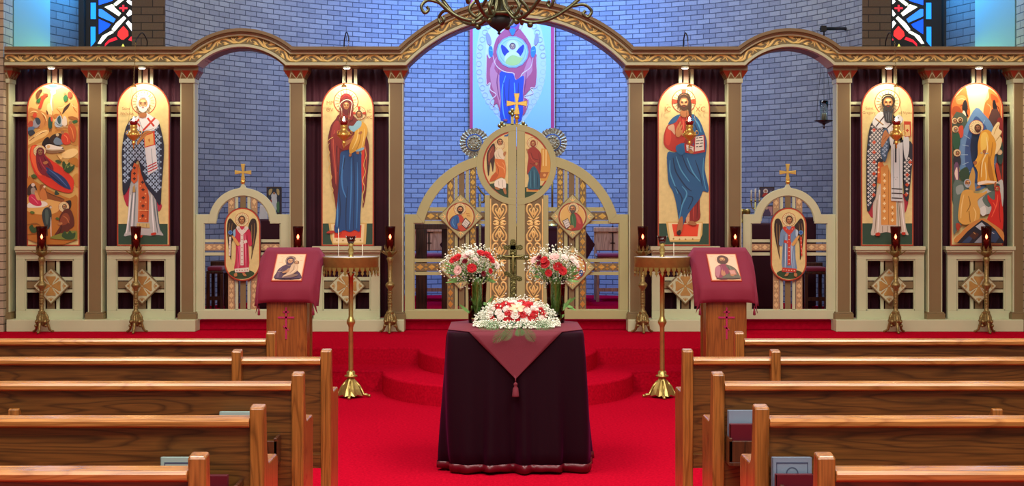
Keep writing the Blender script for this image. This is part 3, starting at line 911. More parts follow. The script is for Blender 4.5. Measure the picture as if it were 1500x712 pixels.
    for cy, key, src, mm, lb in (((317.3, 'a', (674.2, 315.6), 0, 'dark bearded writer in blue'), (392, 'c', (841, 391.2), 1, 'figure in orange robe')) if not mir else
                                 ((317.3, 'b', (838.2, 316.2), 0, 'grey bearded writer in red and green'), (392, 'c', (841, 391.2), 0, 'figure in orange robe'))):
        diamond(t, M(674.7), cy, 33.5, key, src, mm, lb)
    return t
ANN = {0: '''
@ 690 170 5.479
P 2c4a2c 150,545 305,545 305,655 260,645 200,600
S 3a6aa0 14 265,160 290,155 305,140
H 230,232,40
P 3c2018 190,230 170,225 135,280 125,330 130,420 140,485 150,420 155,370 165,400 175,450 185,380 195,300
P 8a4028 180,240 150,270 135,330 145,400 155,350 175,330 190,290
S c07848 5 170,260 150,300 142,360
P e6dcb8 190,290 215,265 245,265 262,300 275,320 262,350 230,372 200,350 190,320
S b8b090 5 215,280 225,320 250,345
S b8b090 4 200,300 210,335 235,360
P d87830 190,350 215,345 262,350 275,380 280,440 270,500 240,490 195,515 150,525 165,480 200,440
P c05c20 195,450 160,500 150,525 190,515 215,480
S f0a860 7 205,370 225,400 260,420 270,460
S 9a4418 5 200,390 220,430 215,480
S f0a860 5 250,370 268,400 272,440
P f0ecd4 195,520 240,500 275,515 278,580 240,582 190,565
S b0aa8c 5 220,520 225,560
S b0aa8c 5 250,515 255,570
P b07844 255,580 275,580 285,620 270,625
P b07844 190,570 215,572 230,590 200,588
P b97c48 258,300 270,285 282,290 275,315 264,325
F 232,210,23 b97c48 4a2a18 - - .2
''', 1: '''
@ 690 170 5.479
L d8a040 565,260 625,265 640,370 640,450 610,520 560,520 560,300
L f4dc90 575,270 583,268 583,400 575,400
L f4dc90 598,270 606,272 606,400 598,400
L b06a2c 540,450 625,450 600,500 545,500
O e0a860 590,474,12
P 2c4a2c 422,575 590,560 540,620 470,650 422,655
L d8a44c 445,575 548,590 540,608 445,606
L b84a28 455,578 540,590 536,598 458,594
H 492,215,42
P 246078 458,440 520,400 548,450 552,575 520,588 455,580 465,500
S 5090a4 6 480,440 475,510 480,575
S 5090a4 6 505,430 508,500 512,580
S 14384c 5 495,440 492,520 498,580
S 14384c 5 530,450 534,520 532,575
P 9c3424 468,260 500,245 530,262 560,300 565,360 560,420 550,470 530,430 500,400 470,440 450,470 452,400 460,330 450,280
S 6c1c18 6 480,290 500,340 540,350
S c4583c 5 470,300 490,350 520,370
S 6c1c18 5 470,380 500,385 550,370
S 6c1c18 5 540,300 550,360 548,430
P b07844 445,262 455,268 458,285 447,280
P b07844 515,380 530,372 535,385 522,398
F 498,222,20 b07844 - - 8c2c20 -.1
S e8c060 3 478,240 475,212 490,190 515,196 520,225
'''}
for mr, lb in ((False, 'left leaf of the cream arched gate, with winged figure in its half disc'), (True, 'right leaf of the cream arched gate, with veiled woman in its half disc')):
    royal(mr, lb, 'gate')
def fcross(mb, cx, cy, up, dn, ar, w0, w1, Y, t, m=0):
    mb.pprism([(cx-w0, cy-w0), (cx-w1, cy-up), (cx+w1, cy-up), (cx+w0, cy-w0), (cx+ar, cy-w1), (cx+ar, cy+w1), (cx+w0, cy+w0), (cx+w1, cy+dn), (cx-w1, cy+dn), (cx-w0, cy+w0), (cx-ar, cy+w1), (cx-ar, cy-w1)], Y, t, m)
def topcross(cx, cy, up, dn, ar, yball, rb, zfoot, Y, label, k=1.0):
    t = thing('gate_cross', label, 'cross', (XX(cx, Y), Y, ZZ(zfoot, Y)))
    mb = MB(); fcross(mb, cx, cy, up, dn, ar, 1.4*k, 3.2*k, Y-.012, .024)
    obj('cross', mb, GOLDB, t, bev=.003)
    mb = MB(); x = XX(cx, Y); s = Y/F
    mb.ball(x, Y, ZZ(yball, Y), rb*s, 14); mb.lathe(x, Y, [(rb*.8*s, ZZ(zfoot, Y)), (rb*.5*s, ZZ(zfoot-1.5, Y)), (rb*.5*s, ZZ(yball, Y))], 12)
    mb.lathe(x, Y, [(rb*.35*s, ZZ(yball, Y)), (rb*.35*s, ZZ(cy+dn-.6, Y))], 10)
    obj('finial_ball', mb, GOLDB, t)
topcross(757, 151.5, 15, 16, 15, 171.5, 4, 183, 13.88, 'large gold flared cross on top of the central arched gate', 1.35)
def deacon(cx, xl, xr, label):
    Y = 13.86
    t = thing('deacon_door', label, 'door', (XX(cx, Y), Y, .401))
    mb = MB()
    mb.pbox(xl, xl+11.5, 314, 455, Y, .035); mb.pbox(xr-13, xr, 314, 455, Y, .035); mb.pbox(xl, xr, 454.5, 467.5, Y-.002, .037)
    mb.pbox(xl+11, cx-39.4, 314, 327.5, Y, .035); mb.pbox(cx+39.4, xr-12.5, 314, 327.5, Y, .035)
    A = circ(cx, 326, 50.5, 40, pi, 2*pi); B = circ(cx, 326, 39.4, 40, pi, 2*pi)
    mb.band(A, B, Y-.0015, .038)
    mb.pprism([(cx-9, 277), (cx-4, 274.5), (cx-1.8, 270), (cx+1.8, 270), (cx+4, 274.5), (cx+9, 277)], Y, .035)
    B2 = circ(cx, 326, 38.2, 40, pi+.045, 2*pi-.045); mb.band(circ(cx, 326, 39.5, 40, pi+.045, 2*pi-.045), B2, Y+.012, .02)
    mb.pbox(xl+11.5, xl+13, 328, 454, Y+.012, .02); mb.pbox(xr-14.5, xr-13, 328, 454, Y+.012, .02); mb.pbox(xl+12, xr-13, 453, 454.5, Y+.012, .02)
    obj('frame', mb, CREAM, t, bev=.003)
    mb = MB(); YS = Y+.012
    top = lambda x: 326-sqrt(45**2-(x-cx)**2)
    for a, b, m in ((-21.5, -12.2, 0), (-11.2, -7, 1), (-3.8, 4.2, 0), (6.7, 11, 1), (12, 21.3, 0)):
        mb.pbox(cx+a, cx+b, top(cx+(a+b)/2), 455, YS+(0 if m else .003), .014, 1 if m else (0 if abs(a) < 5 else 2))
    for c, d, m in ((350.6, 355, 1), (357.2, 367, 2), (369.8, 374.4, 1)):
        mb.pbox(xl+11, xr-12.5, c, d, YS+.005, .014, m)
    TAN = bpy.data.materials.get('tan_paint') or mat('tan_paint', C(176, 142, 102), rough=.45)
    lat = obj('lattice', mb, [BROWN, CREAM, TAN], t)
    mb = MB()
    CG = bpy.data.materials.get('pale_gilding') or mat('pale_gilding', C(226, 196, 142), rough=.4, metal=.2)
    for a, b in ((-20.5, -13.2), (13, 20.3)):
        for c, d in ((top(cx+a)+4, 304), (412, 454)): lozenges(mb, cx+a, cx+b, c, d, YS-.001, 0)
    for a, b in ((xl+12, cx-27), (cx+27, xr-13.5)): lozenges(mb, a, b, 358, 366.4, YS+.004, 0)
    obj('painted_lozenges', mb, CG, lat)
    return t
deacon(355.8, 287, 424, 'left side door, cream with rounded top, behind the mother and child lectern')
deacon(1154, 1088.5, 1225, 'right side door, cream with rounded top, holding the angel in pale blue')
topcross(355.8, 252.5, 12.5, 11, 12, 266.5, 3.6, 270, 13.878, 'small gold flared cross on top of the left side door')
topcross(1154, 252.5, 12.5, 11, 12, 266.5, 3.6, 270, 13.878, 'small gold flared cross on top of the right side door')

# ================================================================== icons
def stadium(cx, y0, y1, r, n=24):
    return circ(cx, y0+r, r, n, pi, 2*pi)+circ(cx, y1-r, r, n, 0, pi)
def archpts(x0, x1, yt, yb, n=30):
    r = (x1-x0)/2; return circ((x0+x1)/2, yt+r, r, n, pi, 2*pi)+[(x1, yb), (x0, yb)]
def icon(outline, Y, th, label, txt, base, texts=(), loc=None, ground=None, cat='icon', inset=2.2, clip=None):
    t = thing('icon', label, cat, loc)
    mb = MB(); mb.pprism(outline(0), Y, th, 0); mb.pprism(outline(.7), Y-.002, .006, 1)
    mb.pprism(outline(inset), Y-.003, .006, 2)
    obj('board', mb, [BOARD, ICONRED, ground or GOLDLEAF], t)
    p = Paint(Y-.0034); p.clip = clip; p.dsl(txt); obj('painting', p.mb, PAINT, t)
    for s_, x, y, h, c in texts: lettering(s_, x, y, p.Y-p.L*.0002-.001, h, c, t)
    return t
def tall(x0, x1, label, txt, texts=()):
    Y = 13.825
    cx, r = (x0+x1)/2, (x1-x0)/2-2.3; cy = 121+(x1-x0)/2
    def clip(a, b):
        a = min(max(a, cx-r), cx+r); b = min(b, 358.2)
        if b < cy:
            d = math.hypot(a-cx, b-cy)
            if d > r: a, b = cx+(a-cx)*r/d, cy+(b-cy)*r/d
        return a, b
    icon(lambda o: archpts(x0+o, x1-o, 121+o, 360.6-o), Y, .03, label, txt, None, texts, (XX((x0+x1)/2, Y), Y+.015, ZZ(360.6, Y)), clip=clip)
NAT = '''
@ 30 110 5.479
L d8ac5c 68,240 460,240 466,1318 66,1318 62,260
P d8b066 75,210 130,120 260,80 400,130 455,215 460,300 68,300
L dfe4e8 190,92 262,72 340,92 300,108 262,126 230,110
L 4a6ea0 214,82 262,76 312,84 286,98 262,104 238,98
S e4e0c8 14 258,140 245,220 255,300
S 8a8a7c 5 263,140 262,220 262,300
O e8ecec 262,134,22
O 9aa0a0 262,134,11
P c08040 60,310 75,262 110,268 160,285 205,300 240,268 262,310 250,380 200,420 130,430 62,400
P e8c888 215,240 235,225 250,265 255,315 232,320 216,282
P e0a85c 262,292 300,255 340,248 360,225 400,212 435,196 462,240 464,330 430,340 390,330 360,300 320,305 280,330
P 3c2214 352,262 400,222 385,262 350,300 335,312
P 5c3018 205,280 222,300 215,320
S b06a28 8 290,270 320,300 330,330
S f0cc88 7 300,262 335,262 360,240
S b06a28 8 420,230 430,270 455,300
S f0cc88 6 410,225 425,250 450,262
P c88c40 60,520 110,470 170,430 220,400 290,380 350,400 420,380 466,400 466,560 380,540 320,470 240,500 160,540 62,600
P e4bc70 62,520 120,470 190,440 230,450 200,490 140,520 62,560
P dcae60 62,590 170,540 260,500 230,560 180,600 62,640
S 8a5420 8 70,530 140,480 200,455
S f4d898 7 110,500 170,460 215,445
S 8a5420 7 180,590 240,530 300,480
P b8d0a0 62,400 100,388 130,400 110,425 62,425
S f4d490 6 80,300 110,290 140,300
S a86428 6 80,330 120,335 150,360
S a86428 6 180,320 200,350 195,400
S f4d490 7 170,300 200,330 210,370
P b87430 262,330 290,310 330,330 340,360 300,360
P f0cc84 270,360 310,350 350,370 330,400 290,390
P 9c5c24 380,340 420,330 462,350 460,380 420,360
S f4d898 6 300,430 350,415 400,420
S a86c2c 7 280,450 330,440 380,450
P f0d088 330,640 380,600 440,590 464,620 420,660 360,670
P b87828 380,690 430,660 464,680 464,740 430,720
P c88c3c 420,820 464,790 464,900 440,880
P f0c878 300,650 320,640 340,660 320,680
S 9c6020 6 290,640 340,700 380,720
# shepherds and angels, upper part
P c84428 150,190 175,165 215,150 222,165 195,190 170,262 145,260 160,220
P 2c6a34 130,205 165,180 160,215 140,225
P 6a3c20 135,190 128,150 150,120 178,118 165,150 150,180
O d8a070 198,138,12
O 4a2818 165,130,12
P 2c7040 345,180 365,160 380,175 375,205 355,215
O b88050 358,150,11
P b84828 380,150 400,130 415,150 410,175 390,185
O b88050 398,128,10
P 2a4c34 225,360 240,335 255,360 255,425 228,425
O c89460 240,325,11
T 5a3c28 5 236,425 236,455
T 5a3c28 5 248,425 248,455
P c84830 245,335 262,345 258,372 248,370
# horsemen left
P 8c9098 100,380 125,350 160,365 158,400 130,425 100,410
P 32404c 120,350 150,345 165,380 140,400
P c84428 100,325 118,300 135,320 120,345
P a8442c 66,385 90,365 105,385 95,420 70,430
P 56708c 62,430 85,415 118,420 100,450 70,465
P 303840 62,455 100,440 120,465 80,490
# seated pair right
P a8b4b8 275,395 300,335 330,330 345,400 300,420
P 2c4c50 298,350 318,325 328,360 322,395 305,385
P d8c8b0 335,385 350,330 372,345 375,400 350,408
S 587078 6 285,380 305,400 340,402
# three kings group
P 34241a 225,540 250,490 290,470 335,475 345,545 300,560
P 6c8090 268,535 290,500 330,520 340,555 290,560
P c84024 330,500 350,465 385,470 400,510 405,545 370,560 340,545
P b85424 385,410 415,390 445,420 450,500 430,540 405,520 390,470
P 2c5c30 420,370 455,362 460,380 430,390
O 9c6840 340,462,14
O 9c6840 405,380,14
O c8b080 300,480,13
S f08050 7 350,480 375,500 385,540
S e08848 7 400,410 420,450 430,510
# cave and manger
P 1e1410 175,560 200,510 230,500 250,545 330,570 350,600 320,625 200,610
P e8e0cc 205,565 240,555 300,572 340,575 330,592 260,600 215,590
O d8b070 228,575,14
P 8a6844 195,590 260,600 350,598 348,615 260,630 205,615
P c8b898 200,586 260,596 345,592 345,600 260,606 205,598
# red mandorla with reclining mother
P d83820 90,575 125,560 160,575 200,640 262,690 330,735 400,800 432,850 425,925 405,945 350,940 250,905 170,850 115,780 85,690 78,630
P f06838 95,580 118,568 135,590 150,690 190,790 150,800 105,720 88,650
H 158,612,50
P 7c1c2c 130,640 150,600 185,605 205,650 240,690 270,750 250,800 180,800 140,740
P 6c1828 200,800 240,760 290,790 260,830
P 243868 215,740 270,770 340,810 385,860 408,918 350,900 290,860 235,810 210,770
S 4a68a0 9 235,760 300,810 380,895
S 121c40 9 225,790 290,840 360,895
S a83c48 8 160,660 180,720 220,770
S 4c1020 8 190,650 215,700 250,750
S 4c1020 7 150,700 175,760
P b07040 185,702 215,690 228,705 200,718
F 165,618,26 8a5a3c 5a1420 - 6c1828 .1
# bushes
P 2c4c24 340,720 355,690 375,720 400,700 410,735 440,720 430,760 395,785 360,770
S 8a9c4c 5 360,760 375,720 385,745 400,720
P 38562c 285,690 310,680 335,700 315,712
P 44602c 90,810 115,795 140,815 120,830
# lower scenes
P b87428 62,840 120,850 200,900 300,950 400,990 466,980 466,1318 66,1318
P e0b060 62,980 150,1000 230,980 330,1020 300,1100 180,1120 62,1090
P c07828 62,830 90,850 105,900 70,900
P 8c5020 160,890 200,880 215,930 260,960 350,990 345,1020 250,1000 180,980
S 5c3418 7 200,930 270,965 360,1000
P 3c2c20 62,910 95,870 130,890 140,950 100,970 62,960
P e8e4d0 60,1040 110,1010 200,1015 225,1040 180,1060 70,1065
P 9c9080 90,920 110,900 128,915 128,960 100,965
O d8c8b8 108,882,15
P c82c50 72,980 100,955 145,975 170,1010 175,1045 130,1050 80,1020
S f07890 6 90,975 120,1000 150,1035
P d89858 120,940 135,925 150,960 165,1000 140,1000
O c08850 132,935,11
P c87c3c 160,960 180,910 205,925 220,970 220,1000 180,1000
O b87c48 196,903,13
O e8d8b8 200,895,9
P 304838 290,925 308,940 318,955 295,965 280,955
# shepherd in dark cloak and seated old man
P 2c3c3c 180,1120 195,1075 225,1060 250,1080 258,1130 250,1200 225,1240 195,1200
P 4a6058 205,1090 225,1080 235,1130 225,1200 210,1180
O 8a5c38 245,1060,13
O cfc8b4 250,1062,9
S 3c2418 10 220,1200 222,1290
S e8e0d0 7 252,1140 252,1230 255,1312
P 1e1a14 365,1020 410,1005 415,1050 400,1080 380,1060
H 355,1058,42
P 5c2818 330,1120 370,1075 410,1080 436,1140 438,1210 400,1240 380,1290 320,1300 275,1298 310,1240 335,1190 315,1170
P 8a4424 345,1120 385,1110 405,1160 370,1200 320,1200
S b87040 8 350,1130 380,1150 400,1190
S 3c1810 8 340,1200 330,1250 300,1295
P b87844 310,1190 340,1180 345,1195 320,1205
F 362,1058,19 a06c40 6c5c44 7c6c54 - -.2
# foreground plants
P 7c8434 250,1310 300,1280 380,1260 460,1250 464,1318
P 2c5028 340,1290 365,1250 385,1275 405,1245 425,1270 450,1262 440,1310 380,1318
P 2c5028 80,1220 105,1200 120,1225 140,1215 140,1260 100,1262
S 8a5c24 7 66,1200 140,1190 190,1230
S 8a5c24 7 66,1280 140,1270 210,1300
P 58702c 85,1100 105,1090 125,1105 105,1115
P 4c6428 290,1150 305,1140 325,1155 305,1162
'''
tall(39, 117, 'arched icon crowded with rocky nativity scenes, hanging at far left', NAT)
BISH = '''
@ 162 110 5.479
L 264a36 54,1195 458,1195 458,1362 54,1362
T 1a3024 4 54,1196 458,1196
H 265,218,98
# lining and tunic
P b02840 104,950 150,890 170,1000 140,1055 118,1020
P b02840 345,950 405,1030 412,1060 390,1095 370,1060
P b4b8b4 158,880 215,800 330,900 362,960 385,1130 400,1240 425,1286 380,1282 330,1290 270,1284 200,1290 160,1284 108,1292 130,1230 142,1100
S 6c787c 10 180,920 165,1080 150,1260
S e8eae8 12 160,960 150,1100 128,1270
S 6c787c 9 205,900 195,1080 185,1270
S e8eae8 10 192,900 180,1080 168,1270
S 6c787c 10 345,980 358,1120 380,1270
S e8eae8 10 330,960 338,1120 350,1275
S 4c5c64 8 368,1000 378,1120 402,1260
# striped stole with fringe
L c85a24 222,700 250,790 300,920 312,985 306,1182 220,1180 224,1000
T e89048 6 229,740 229,1175
T 8a3010 4 300,950 298,1178
X 3c1c14 26 258,860 262,920 264,985 262,1050 260,1130
X f0b070 13 240,890 282,952 242,1015 284,1020 244,1085 284,1085 240,1150 284,1152
T f0b070 4 222,1085 306,1087
L c8b070 214,1188 314,1190 318,1226 210,1222
T 8a7438 3 235,1192 234,1222
T 8a7438 3 262,1192 262,1222
T 8a7438 3 290,1192 292,1224
# phelonion
P 161e34 195,335 140,390 114,460 98,560 92,660 96,800 104,962 150,905 166,845 190,750 214,690 232,700 252,800 292,900 345,965 400,1046 412,900 427,700 430,560 410,450 388,380 330,330
G 9cb4cc 34 46 140,395 114,465 100,560 95,660 98,800 106,950 150,895 166,840 190,740 214,680 240,720 256,800 296,895 350,960 396,1030 410,900 425,700 428,560 408,450 385,385 330,350 195,350
S 3c4c6c 6 120,560 130,700 122,860
S 3c4c6c 6 400,560 395,720 398,900
# epigonation
L c85a24 170,780 192,705 222,720 220,845 192,872 168,845
X 3c1c14 24 194,745 194,790 194,832
L b09050 182,900 196,878 204,938 180,940
# omophorion
P dfe2e0 205,340 240,320 290,305 340,335 396,378 350,442 280,450 240,452 215,430 150,385
S 9aa4a8 6 230,350 270,440 350,430
T c03824 15 300,345 352,412
T c03824 15 360,345 262,448
T c03824 13 185,350 240,412
T c03824 13 232,352 200,400
L d8dcdc 276,580 362,560 382,755 306,803
S 98a4a8 7 330,590 345,760
T b02830 9 300,735 372,700
T b02830 9 302,756 375,720
T b02830 9 304,778 378,742
# book and hands
L c83c20 270,482 356,446 362,560 276,584
L dcae64 276,492 344,466 350,556 280,576
L b87030 305,520 314,508 322,520 314,545
P b07438 216,540 240,500 262,470 290,448 330,450 340,462 300,472 280,500 250,525 225,560
S 7c4420 4 250,500 275,475 310,460
# neck and head
P a86c3c 235,310 290,305 285,340 240,342
F 264,236,52 bf875a e0dfd8 dcdad2
S e6e6e0 10 222,205 230,168 265,152 298,170 310,205
S 8a5430 4 235,190 262,182 292,190
P b83418 330,1270 365,1262 368,1278 335,1284
P b83418 225,1290 262,1284 250,1306
'''
tall(171, 249, 'arched icon of a white bearded bishop in a dark blue cross patterned robe', BISH, (('Saint', 184.5, 161, 4.6, '9a5a30'), ('Nicholas', 186.2, 168, 4.3, '9a5a30')))
VIRG = '''
@ 462 115 5.697
L 264a36 54,1210 496,1210 496,1388 54,1388
L d8b868 110,1205 430,1205 420,1380 395,1388 145,1388 128,1340
L f0dca0 128,1215 410,1215 400,1370 150,1372
L d83c1c 155,1225 385,1225 380,1330 158,1330
X a07830 14 180,1350 230,1352 330,1352 376,1350
H 255,193,100
H 365,290,56 b83c1c
# blue gown
P 1c4c84 205,600 370,590 390,800 385,1000 375,1150 372,1275 330,1262 290,1280 240,1265 205,1282 160,1275 172,1150 178,900 190,740
S 3c80c0 13 240,640 222,800 230,920 262,1000
S 103058 11 215,760 196,900 210,1080 196,1260
S 3c80c0 11 300,660 300,900 286,1260
S 103058 10 320,640 326,900 318,1262
S 3c80c0 9 350,700 352,900 346,1250
S 103058 9 270,900 256,1100 258,1268
S 103058 10 248,660 232,760
S 4c90cc 12 180,1000 186,1120 182,1240
# maroon mantle
P 6c1a18 200,300 170,340 132,390 112,470 108,540 120,640 132,760 140,900 160,1000 178,1100 192,900 205,700 212,620 250,600 330,560 400,540 412,640 402,900 396,1080 420,980 440,760 450,620 440,520 410,440 380,380 320,310 290,300
P 96302a 145,400 180,350 215,400 205,560 190,740 176,900 160,800 140,650 130,500
S c4583c 9 160,430 150,560 168,760 172,880
S 4a0e10 9 190,440 180,600 186,780
S c4583c 8 415,560 428,640 420,800 408,920
P d83c28 388,600 410,560 408,760 396,960 386,820
S e8c46c 6 118,540 105,580 120,620 104,660 126,710 112,760 138,820 124,870 150,930 140,980 166,1040
S e8c46c 6 408,560 424,640 404,720 418,780 396,850 412,910 396,980 404,1040
S e8c46c 5 100,530 130,500 180,480
# folded arms
P 8c2a20 150,470 230,440 300,480 330,560 250,600 180,560
P b07444 225,540 262,520 300,500 308,480 322,490 300,530 260,560 236,575
P b07444 296,510 320,470 330,480 318,520
# child
P d8a83c 335,420 365,380 400,365 430,400 436,450 420,500 410,560 380,600 330,610 290,630 284,580 300,530 325,480
S f0d880 9 360,420 350,500 310,590
S a87820 7 385,440 370,530 340,600
S f0d880 7 410,420 405,500 385,580
P 88bccc 318,395 350,355 385,360 380,400 345,430 320,445 285,420 282,395
P 88bccc 340,600 400,575 402,595 350,612
P a86c3c 360,455 385,440 392,455 370,468
P a86c3c 285,632 305,625 300,650 282,650
P a86c3c 345,612 368,610 362,632 346,630
F 366,302,27 9c6438 4a2a18
# head of the mother
P 7c1c1c 205,200 215,150 255,125 300,145 318,200 312,260 318,320 300,350 270,330 225,330 200,310 212,260
P 5c1214 225,205 258,165 295,200 292,280 262,310 232,280
F 260,228,34 9c6438 - - -
S e8dcc0 7 224,320 222,260 205,222 240,185 280,180 308,205 300,260 292,318
S b83028 8 218,170 250,140 290,155
P b83c24 95,1290 150,1290 160,1270 118,1270
S 5c2010 4 180,1285 205,1300 225,1285
'''
tall(470.5, 548, 'arched icon of a standing mother in maroon and blue holding a child', VIRG, (('MP', 483, 153.5, 6, 'a8683c'), ('ΘV', 483, 163.5, 6, 'a8683c'), ('IC', 541, 165, 5, 'a8683c'), ('XC', 541, 174, 5, 'a8683c')))
CHR = '''
@ 955 115 5.697
L 264a36 58,1210 496,1210 496,1388 58,1388
L d8b868 118,1195 425,1195 420,1300 405,1340 395,1362 150,1362 130,1290
L f0dca0 136,1205 415,1205 400,1340 152,1350
L e84820 166,1215 392,1215 380,1318 185,1318
X a07830 14 180,1338 230,1342 280,1342 340,1340
H 265,190,98 d84828
# red tunic
P 8c2018 235,300 300,290 340,340 400,560 400,900 398,1060 402,1160 360,1195 250,1205 225,1190 222,1000 230,700
S b84030 9 350,940 346,1080 348,1180
S 5c1010 8 372,900 378,1040 375,1170
S b84030 8 240,1090 235,1140 240,1190
P d8a878 285,990 308,960 312,1190 285,1195
T a87040 3 286,1040 310,1040
T a87040 3 286,1100 310,1100
T a87040 3 286,1150 310,1150
# red sleeve and chest
P b02c1c 230,318 320,310 320,430 270,520 230,600 180,610 120,580 98,540 100,470 118,410 150,372
P c84028 120,430 150,420 160,500 140,560 110,530
S 7c1410 8 215,350 225,420 200,470
S e86848 7 255,330 262,400 250,460
P c8a484 135,400 180,384 190,440 188,470 165,440 135,420
# blue mantle
P 1c5888 330,300 380,330 410,380 432,440 452,500 456,560 448,640 440,760 470,900 466,950 425,940 400,1000 330,1090 290,1150 240,1262 222,1180 200,1040 172,940 140,880 128,760 128,620 185,618 215,600 240,540 330,560 350,500 330,440
P 1c5888 235,300 200,310 160,340 134,385 190,370 215,340
S 4c98c0 12 345,330 385,380 410,450
S 0c3054 10 350,380 375,430 380,480
S 4c98c0 11 150,680 150,780 185,880 215,960
S 0c3054 12 175,660 200,780 280,900 330,940
S 4c98c0 11 200,650 240,760 310,860
S 0c3054 10 250,640 300,760 360,820
S 4c98c0 11 290,660 340,780 400,860
S 0c3054 11 190,900 250,1000 230,1120
S 4c98c0 12 250,900 290,960 250,1060 226,1180
S 0c3054 9 360,680 400,800 420,900
S 4c98c0 8 430,660 425,800 450,930
S 0c3054 10 300,980 340,1000 300,1090
P 24689c 205,560 270,540 285,600 240,640 200,600
# book
L a82424 268,560 350,590 438,580 446,470 440,614 350,630 276,618
L a82424 350,490 436,470 444,612 350,632
L a82424 268,545 350,560 350,632 276,618
L ded8c8 362,486 428,478 432,596 356,610
L ded8c8 285,552 346,570 346,612 288,602
T 3c3430 7 368,498 384,496
T 3c3430 7 392,494 420,490
T 3c3430 7 366,522 398,518
T 3c3430 7 404,518 424,515
T 3c3430 7 364,546 390,542
T 3c3430 7 398,542 424,538
T 3c3430 7 366,570 384,568
T 3c3430 7 392,568 420,564
T 3c3430 6 300,570 336,576
T 3c3430 6 296,588 330,594
P b07444 300,600 330,596 345,620 320,625
# blessing hand
P b87c48 200,480 195,440 210,400 232,362 240,368 228,410 248,385 252,395 240,430 256,430 250,450 225,490
S 7c4824 4 215,430 225,410
P b87c48 240,458 265,455 255,480
# head
P a86c3c 240,270 300,270 305,310 270,325 240,310
F 266,208,50 b07648 4a2c18 4a2c18
P 3c2414 212,200 215,150 245,122 270,118 305,130 322,170 326,230 318,280 300,250 308,200 296,158 265,142 235,160 224,200 222,250
S 8a5c34 4 230,150 262,130 300,150
P 3c2414 300,200 326,220 322,270 330,300 306,296
P a86c3c 205,1270 222,1180 250,1150 258,1200 250,1262 232,1300 212,1296
P 2c1810 206,1280 232,1262 240,1292 226,1308 208,1300
P a86c3c 300,1195 340,1190 372,1214 350,1226 310,1218
'''
tall(963, 1040.6, 'arched icon of a standing bearded figure in red and blue with an open book', CHR, (('IC', 978, 163.5, 8, 'a8683c'), ('XC', 1026, 163.5, 8, 'a8683c'), ('~', 978, 155.5, 5, 'a8683c'), ('~', 1026, 155.5, 5, 'a8683c')))
GREG = '''
@ 1252 110 5.479
L 264a36 60,1190 462,1190 462,1362 60,1362
H 262,218,100
P a82838 100,1070 155,1010 180,1100 140,1145 112,1110
P a82838 378,950 420,990 428,1030 400,1110 380,1060
P ccc4b0 150,1000 220,850 300,900 385,960 400,1130 412,1230 430,1284 380,1270 320,1275 260,1260 200,1270 130,1284 145,1180
S 8c7c64 9 180,1000 172,1130 160,1270
S f0ece0 10 200,960 192,1100 184,1265
S 8c7c64 8 352,1010 362,1140 375,1262
S f0ece0 9 372,1010 385,1140 402,1262
S 5c7c5c 6 340,1020 346,1140 350,1266
T 8c7c64 5 222,1212 222,1262
T 8c7c64 5 262,1212 262,1262
T 8c7c64 5 300,1212 302,1262
# panelled stole
P d07030 150,700 185,640 222,700 250,780 272,880 150,840
L d89848 208,740 262,720 290,800 330,1000 332,1204 210,1202
T 9c5c24 3 268,760 270,1200
X f4dca0 26 236,800 238,850 236,910 234,970 236,1030 236,1092 236,1150 300,1060 302,1110 300,1165
X 7c4418 9 236,826 238,880 236,940 236,1000 236,1062 300,1086 300,1138
L d86828 176,660 200,680 205,790 188,838 170,800
X f4dca0 16 188,700 188,740 188,780
# chequered robe
P 262c34 190,310 140,370 118,420 104,500 94,600 90,720 96,1090 150,1010 168,960 180,800 186,700 230,690 300,560 380,520 470,560 458,720 440,900 425,1010 392,960 385,700 330,340
G dcdcd4 20 30 190,320 142,372 122,420 108,500 98,600 92,720 98,1080 148,1004 166,955 178,800 186,690 230,660 260,560 240,440 230,400
G dcdcd4 20 30 385,700 400,660 458,640 455,740 438,900 424,1000 395,950
X c84c24 30 152,440 152,540 152,620 152,700 150,792 150,882 148,962 440,700 418,800 416,880 408,960
X 5c7c9c 16 110,560 110,640 110,720 110,800 112,880 112,960 112,1040 
P 3c5870 225,440 262,440 275,500 262,620 235,700 205,640 205,560
G 9cb4cc 20 28 228,450 260,450 272,500 258,620 235,690 208,640 208,560
# omophorion
P d4d8d4 178,310 225,300 270,380 300,390 340,320 385,360 330,430 300,560 280,560 262,440 215,420 185,430 135,385
T 3c2c24 9 160,350 225,402
T 3c2c24 9 165,415 232,330
T d8a048 4 165,352 222,398
T 3c2c24 9 250,430 345,340
T 3c2c24 9 300,350 340,395
L ccd2d0 285,560 380,540 378,1015 286,1008
S 9caaac 8 306,590 304,760 308,980
S 9caaac 7 350,590 354,760 356,980
T 262c34 13 323,560 323,702
T 3c3430 9 290,912 376,916
T 3c3430 9 290,948 376,952
T 3c3430 9 290,986 376,990
O 3c3430 312,820,3 334,820,3 323,838,3
P ccd2d0 385,500 425,500 430,600 410,680 390,640
# book
L b83c20 388,372 444,374 446,490 396,500
L d8b474 396,400 434,400 438,488 400,494
X b83c20 24 416,446
# hand
P b07444 205,560 215,490 240,440 262,470 285,478 262,505 240,540 215,580
S 6c3c1c 4 225,520 250,490
# head
F 262,228,50 a8703c 2c2018 34302c
P 343638 222,262 245,292 262,282 280,292 306,262 300,330 290,372 265,384 240,374 228,330
S 6c7478 5 245,310 248,360
S 6c7478 5 265,300 266,375
S 6c7478 5 284,310 282,362
S 2c2018 12 212,225 215,180 250,158 290,165 312,200 314,225
P b83418 160,1270 190,1262 196,1285 165,1290
P b83418 370,1262 400,1262 396,1280 372,1280
'''
